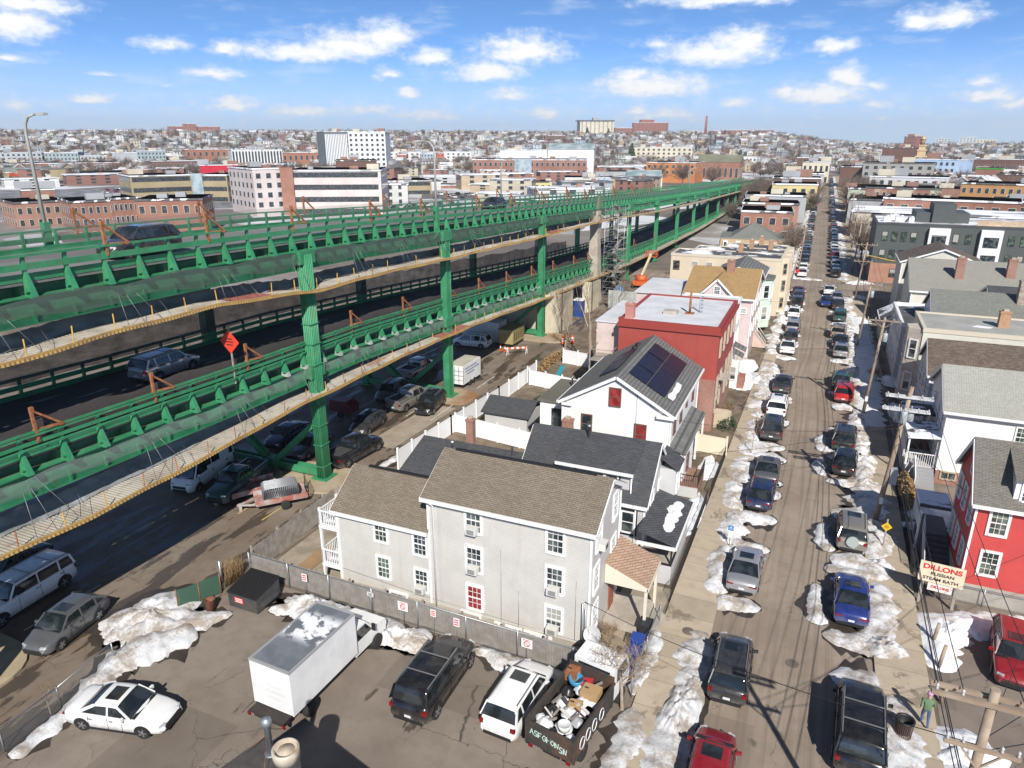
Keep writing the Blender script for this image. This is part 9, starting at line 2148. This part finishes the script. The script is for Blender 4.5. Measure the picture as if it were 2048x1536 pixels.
def hill():
    rr = random.Random(42); spots = []; tries = 0
    while len(spots) < 1750 and tries < 40000:
        tries += 1; az = rr.uniform(-60, 14); u = rr.random(); d = 620+1000*u if az < 2 else 330+1500*u**1.2
        if az > -4 and az < 3 and d < 640: continue
        if not free(az, d): continue
        x, y = polar(az, d)
        if any(abs(x-a)+abs(y-b) < 11.5 for a, b, *_ in spots): continue
        spots.append((x, y, az, d))
    spots.sort(key=lambda s: s[3]+ (0 if s[2] < 2 else 60)); rest = MB(); cnt = 0; stuff = {}
    for i, (x, y, az, d) in enumerate(spots):
        k, w, r = rr.choice((0, 0, 1, 1, 2, 3)), rr.choice((0, 0, 0, 1, 2, 2, 3, 4, 5, 5, 6)), rr.choice((0, 0, 1, 1, 2)); z = hgt(x, y); rz = -radians(az)+rr.choice((0, pi/2, .4, -.5, .9)); sc = rr.uniform(.68, 1.0)
        if i < 290:
            if k not in HM: g = hill_house(k); o = g.build('hillside_house', [HWM[0], HRM[0], FWIN, BRICKCH]); HM[k] = o
            else: o = HM[k].copy(); COL.objects.link(o)
            for q, mm in ((0, HWM[w]), (1, HRM[r])): o.material_slots[q].link = 'OBJECT'; o.material_slots[q].material = mm
            o.location = (x, y, z); o.rotation_euler = (0, 0, rz); o.scale = (sc, sc, sc)
            tag(o, 'small %s %s on the lower slope of the distant town' % (HW[w][0], ('house with a ridge roof', 'gable-fronted house', 'wide low house', 'flat-roofed block')[k]), 'house', 'houses on the distant slope')
        else:
            if (w, r) not in stuff: stuff[(w, r)] = MB()
            s = stuff[(w, r)]; g = hill_house(k); M = Matrix.Translation((x, y, z)) @ Matrix.Rotation(rz, 4, 'Z') @ Matrix.Scale(sc, 4); b0 = len(s.v); s.v += [tuple(M @ Vector(v)) for v in g.v]; s.f += [tuple(b0+q for q in f) for f in g.f]; s.m += g.m; s.sm += g.sm
    allm = HWM+HRM+[FWIN, BRICKCH]; A = MB()
    for (w, r), s in stuff.items():
        b0 = len(A.v); A.v += s.v; A.f += [tuple(b0+q for q in f) for f in s.f]; A.sm += s.sm; A.m += [{0: w, 1: len(HWM)+r, 2: len(HWM)+3, 3: len(HWM)+4}[q] for q in s.m]
    tag(A.build('hillside_houses', allm), 'dense mass of small houses covering the upper slope of the distant hill', 'houses', kind='stuff')
    rr = random.Random(8); lo = 0; placed = []
    while lo < 75:
        az = rr.uniform(-60, -9) if rr.random() < .72 else rr.uniform(4, 14); d = rr.uniform(205, 640); x, y = polar(az, d)
        if not free(az, d) or (x < -20 and x > -75 and y < 420) or (az < -33 and d < 500) or any(hypot(x-a, y-b) < 24 for a, b in placed): lo += .02; continue
        placed.append((x, y)); w = rr.choice((0, 1, 2, 3, 3, 5, 3)); o = HM[3].copy(); COL.objects.link(o); lo += 1
        for q, mm in ((0, HWM[w]), (1, FM[rr.choice(('FLT', 'FSN', 'FDK', 'FLT'))])): o.material_slots[q].link = 'OBJECT'; o.material_slots[q].material = mm
        o.location = (x, y, hgt(x, y)); o.rotation_euler = (0, 0, -radians(az)+rr.uniform(-.35, .35)); o.scale = (rr.uniform(1.1, 2.6), rr.uniform(.9, 1.6), rr.uniform(.45, 1.0)); o.name = 'commercial_block'
        tag(o, 'low flat-roofed %s block in the town beyond the bridge and street' % HW[w][0], 'building', 'low blocks of the town')
    # bare trees over the hill: individuals in front, a mass behind
    protos = []; rr = random.Random(9)
    HT = P('far_twig_brown', (.17, .12, .09), (.22, .16, .125), .1, .95); HT2 = P('far_twig_grey', (.2, .165, .14), (.15, .115, .09), .1, .95)
    for k in range(4):
        g = MB(); q = random.Random(50+k); h = 9.0; g.tube([(0, 0, -1), (0, 0, h*.45)], [.28, .18], 5)
        for j in range(150):
            a, e = q.uniform(0, 2*pi), q.uniform(.15, 1.25); L = h*q.uniform(.3, .62); b = Vector((0, 0, h*q.uniform(.28, .5))); d = Vector((cos(a)*cos(e), sin(a)*cos(e), sin(e))); p1 = b+d*L*.5; p2 = b+d*L+Vector((q.uniform(-.5, .5), q.uniform(-.5, .5), q.uniform(0, .5)))
            g.tube([b, p1, p2], [.07, .05, .02], 3, cap=False)
            for m_ in range(3): s0 = p1.lerp(p2, q.random()); g.tube([s0, s0+Vector((q.uniform(-1, 1), q.uniform(-1, 1), q.uniform(0, 1.2)))], [.045, .02], 3, cap=False)
        protos.append(g)
    light = []
    for k in range(4):
        g = MB(); q = random.Random(150+k); h = 9.5; g.tube([(0, 0, -1), (0, 0, h*.45)], [.3, .2], 3, cap=False)
        for j in range(62):
            a, e = q.uniform(0, 2*pi), q.uniform(.1, 1.3); L = h*q.uniform(.3, .6); b = Vector((0, 0, h*q.uniform(.28, .5))); d = Vector((cos(a)*cos(e), sin(a)*cos(e), sin(e))); s0 = b+d*L*.6
            g.tube([b, b+d*L], [.09, .05], 3, cap=False); g.tube([s0, s0+Vector((q.uniform(-1.3, 1.3), q.uniform(-1.3, 1.3), q.uniform(0, 1.3)))], [.07, .04], 3, cap=False)
        light.append(g)
    P0 = []; n_ = 0; mass = [MB(), MB()]
    pos = []
    for i in range(3000):
        az = rr.uniform(-60, 14); d = 560+1150*rr.random() if az < 1 else 300+1400*rr.random()**1.2
        if -3.2 < az < 2.6 and d < 640 and abs(polar(az, d)[0]-1) < 9: continue
        if free(az, d): pos.append((az, d, rr.uniform(.7, 1.25), rr.randint(0, 3), rr.random()))
    # the thicket where the bridge comes down, and street trees
    for i in range(26): x_, y_ = rr.uniform(-46, -18), rr.uniform(300, 400); pos.append((math.degrees(atan2(x_, y_)), hypot(x_, y_), rr.uniform(.8, 1.3), rr.randint(0, 3), rr.random()))
    for x_, y_, s_ in ((-6, 168, .8), (-5.5, 178, .9), (8.5, 176, .85), (9, 186, .8), (8, 205, .9), (8.6, 262, 1.1), (9, 285, 1.2), (8, 310, 1.2), (8.5, 335, 1.3), (-4.5, 300, .9), (-5, 340, 1.1), (8, 365, 1.2), (-24, 262, 1.0), (-28, 240, .9), (-26, 285, 1.1), (-60, 420, 1.6), (-78, 430, 1.7), (-95, 440, 1.5)): pos.append((math.degrees(atan2(x_, y_)), hypot(x_, y_), s_, rr.randint(0, 3), rr.random()))
    pos.sort(key=lambda s: s[1])
    for i, (az, d, s_, k, c) in enumerate(pos):
        x, y = polar(az, d); z = hgt(x, y); m_ = HT if c < .6 else HT2
        if i < 280:
            if len(P0) <= k or P0[k] is None:
                while len(P0) < 4: P0.append(None)
                o = protos[k].build('bare_tree', HT); P0[k] = o
            else: o = P0[k].copy(); COL.objects.link(o)
            o.material_slots[0].link = 'OBJECT'; o.material_slots[0].material = m_; o.location = (x, y, z); o.rotation_euler = (0, 0, c*6.28); o.scale = (s_, s_, s_)
            tag(o, ('bare brown tree at the end of the descending bridge' if x > -50 and -48 < x < -15 and y < 410 else 'bare street tree far down the snowy street' if abs(x) < 10 and y < 400 else 'bare %s tree among the distant town roofs' % ('brown' if c < .6 else 'grey')), 'tree', 'bare trees in the distant town')
        else:
            g = light[k]; q = mass[0 if c < .6 else 1]; M = Matrix.Translation((x, y, z)) @ Matrix.Rotation(c*6.28, 4, 'Z') @ Matrix.Scale(s_*1.1, 4); b0 = len(q.v); q.v += [tuple(M @ Vector(v)) for v in g.v]; q.f += [tuple(b0+e for e in f) for f in g.f]; q.m += g.m; q.sm += g.sm
    for q, m_ in zip(mass, (HT, HT2)): tag(q.build('hill_trees', m_), 'bare trees massed along the far hill and skyline', 'trees', kind='stuff')
hill()
# conifers on the ridge
for i, (az, d, s) in enumerate([(-17.6, 1400, 1.3), (-16.0, 1420, 1.1), (-21.2, 780, 1.0), (-14.2, 830, 1.5), (-8.6, 900, .8)]):
    x, y = polar(az, d); z = hgt(x, y); rr = random.Random(i); g = MB()
    for k in range(500):
        v = rr.random(); a = rr.uniform(0, 6.3); r = (1-v)*4.2*s*rr.uniform(.5, 1)+.2; p = Vector((x+r*cos(a), y+r*sin(a), z+1+v*12*s)); e = Vector((rr.uniform(-1, 1), rr.uniform(-1, 1), rr.uniform(-.4, .4)))*.8*s; f = Vector((0, 0, .7*s)); g.face([p-e-f*.4, p+e-f*.4, p+e*.3+f])
    tag(g.build('conifer', EVERG), ('dark round conifer on the ridge left of the hospital', 'second dark conifer on the ridge left of the hospital', 'dark conifer before the long white apartments', 'broad dark conifer beside the balcony apartments', 'small dark conifer on the slope below the chimney')[i], 'conifer')
# ---------------------------------------------------------------- supermarket car park and other parked cars
def far_cars():
    g = MB(); g.prism([(-.88, y, z) for y, z in [(-2.2, .3), (2.2, .3), (2.2, .75), (1.1, .9), (-2.0, 1.0), (-2.2, .9)]], (1.76, 0, 0)); g.prism([(-.78, y, z) for y, z in [(-1.9, .98), (1.0, .9), (.35, 1.42), (-1.3, 1.45)]], (1.56, 0, 0), 1); g.box(-.7, .7, -1.25, .3, 1.44, 1.5)
    base = None; rr = random.Random(77); pos = []
    for r in range(9):
        for c in range(26):
            if rr.random() < .82: pos.append((-38.5-.58*c+.12*r, 330+r*17+rr.uniform(-1, 1)))
    for c in range(22): pos.append((-27.5-.5*c, 300+rr.uniform(-12, 16)))
    for c in range(20): pos.append((-24-.35*c, 330+rr.uniform(-10, 40)))
    cs = ['white', 'silver', 'white', 'black', 'grey', 'charcoal', 'navy', 'red', 'silver', 'white']; n_ = 0
    for az, d in pos:
        if not free(az, d+3): continue
        x, y = polar(az, d); c = rr.choice(cs)
        if base is None: o = base = g.build('parked_car', [BASEP, CARGLASS])
        else: o = base.copy(); COL.objects.link(o)
        o.material_slots[0].link = 'OBJECT'; o.material_slots[0].material = CC[c]; o.location = (x, y, hgt(x, y)); o.rotation_euler = (0, 0, radians(-az)+rr.choice((0, pi))+.35)
        tag(o, 'tiny %s car in rows on the supermarket car park beyond the bridge' % c, 'car', 'cars on the supermarket car park'); n_ += 1
        if n_ >= 205: break
far_cars()
sheet('car_park', asphalt('asphalt_far', (.11, .11, .115), 0, False, 0, (.3, .3, .31)), [polar(-60, 315), polar(-60, 492), polar(-36, 480), polar(-36, 322)], .03)
# the haze that pales the far hill
def haze():
    m = bpy.data.materials.new('haze_air'); m.use_nodes = True; t = m.node_tree; t.nodes.clear(); o = t.nodes.new('ShaderNodeOutputMaterial'); v = t.nodes.new('ShaderNodeVolumePrincipled'); v.inputs['Color'].default_value = (.93, .96, 1, 1); v.inputs['Density'].default_value = HAZE; v.inputs['Anisotropy'].default_value = .2; t.links.new(v.outputs[0], o.inputs['Volume'])
    g = MB(); g.box(-5300, 5300, -5300, 5300, -12, 150); tag(g.build('haze', m), kind='stuff')
HAZE = .00015
haze()
tag(MELT.build('meltwater', P('wet_asphalt', (.040, .031, .025), (.058, .046, .036), 1.2, .42)), 'dark meltwater soaking the asphalt round the snow banks', 'meltwater', kind='stuff')
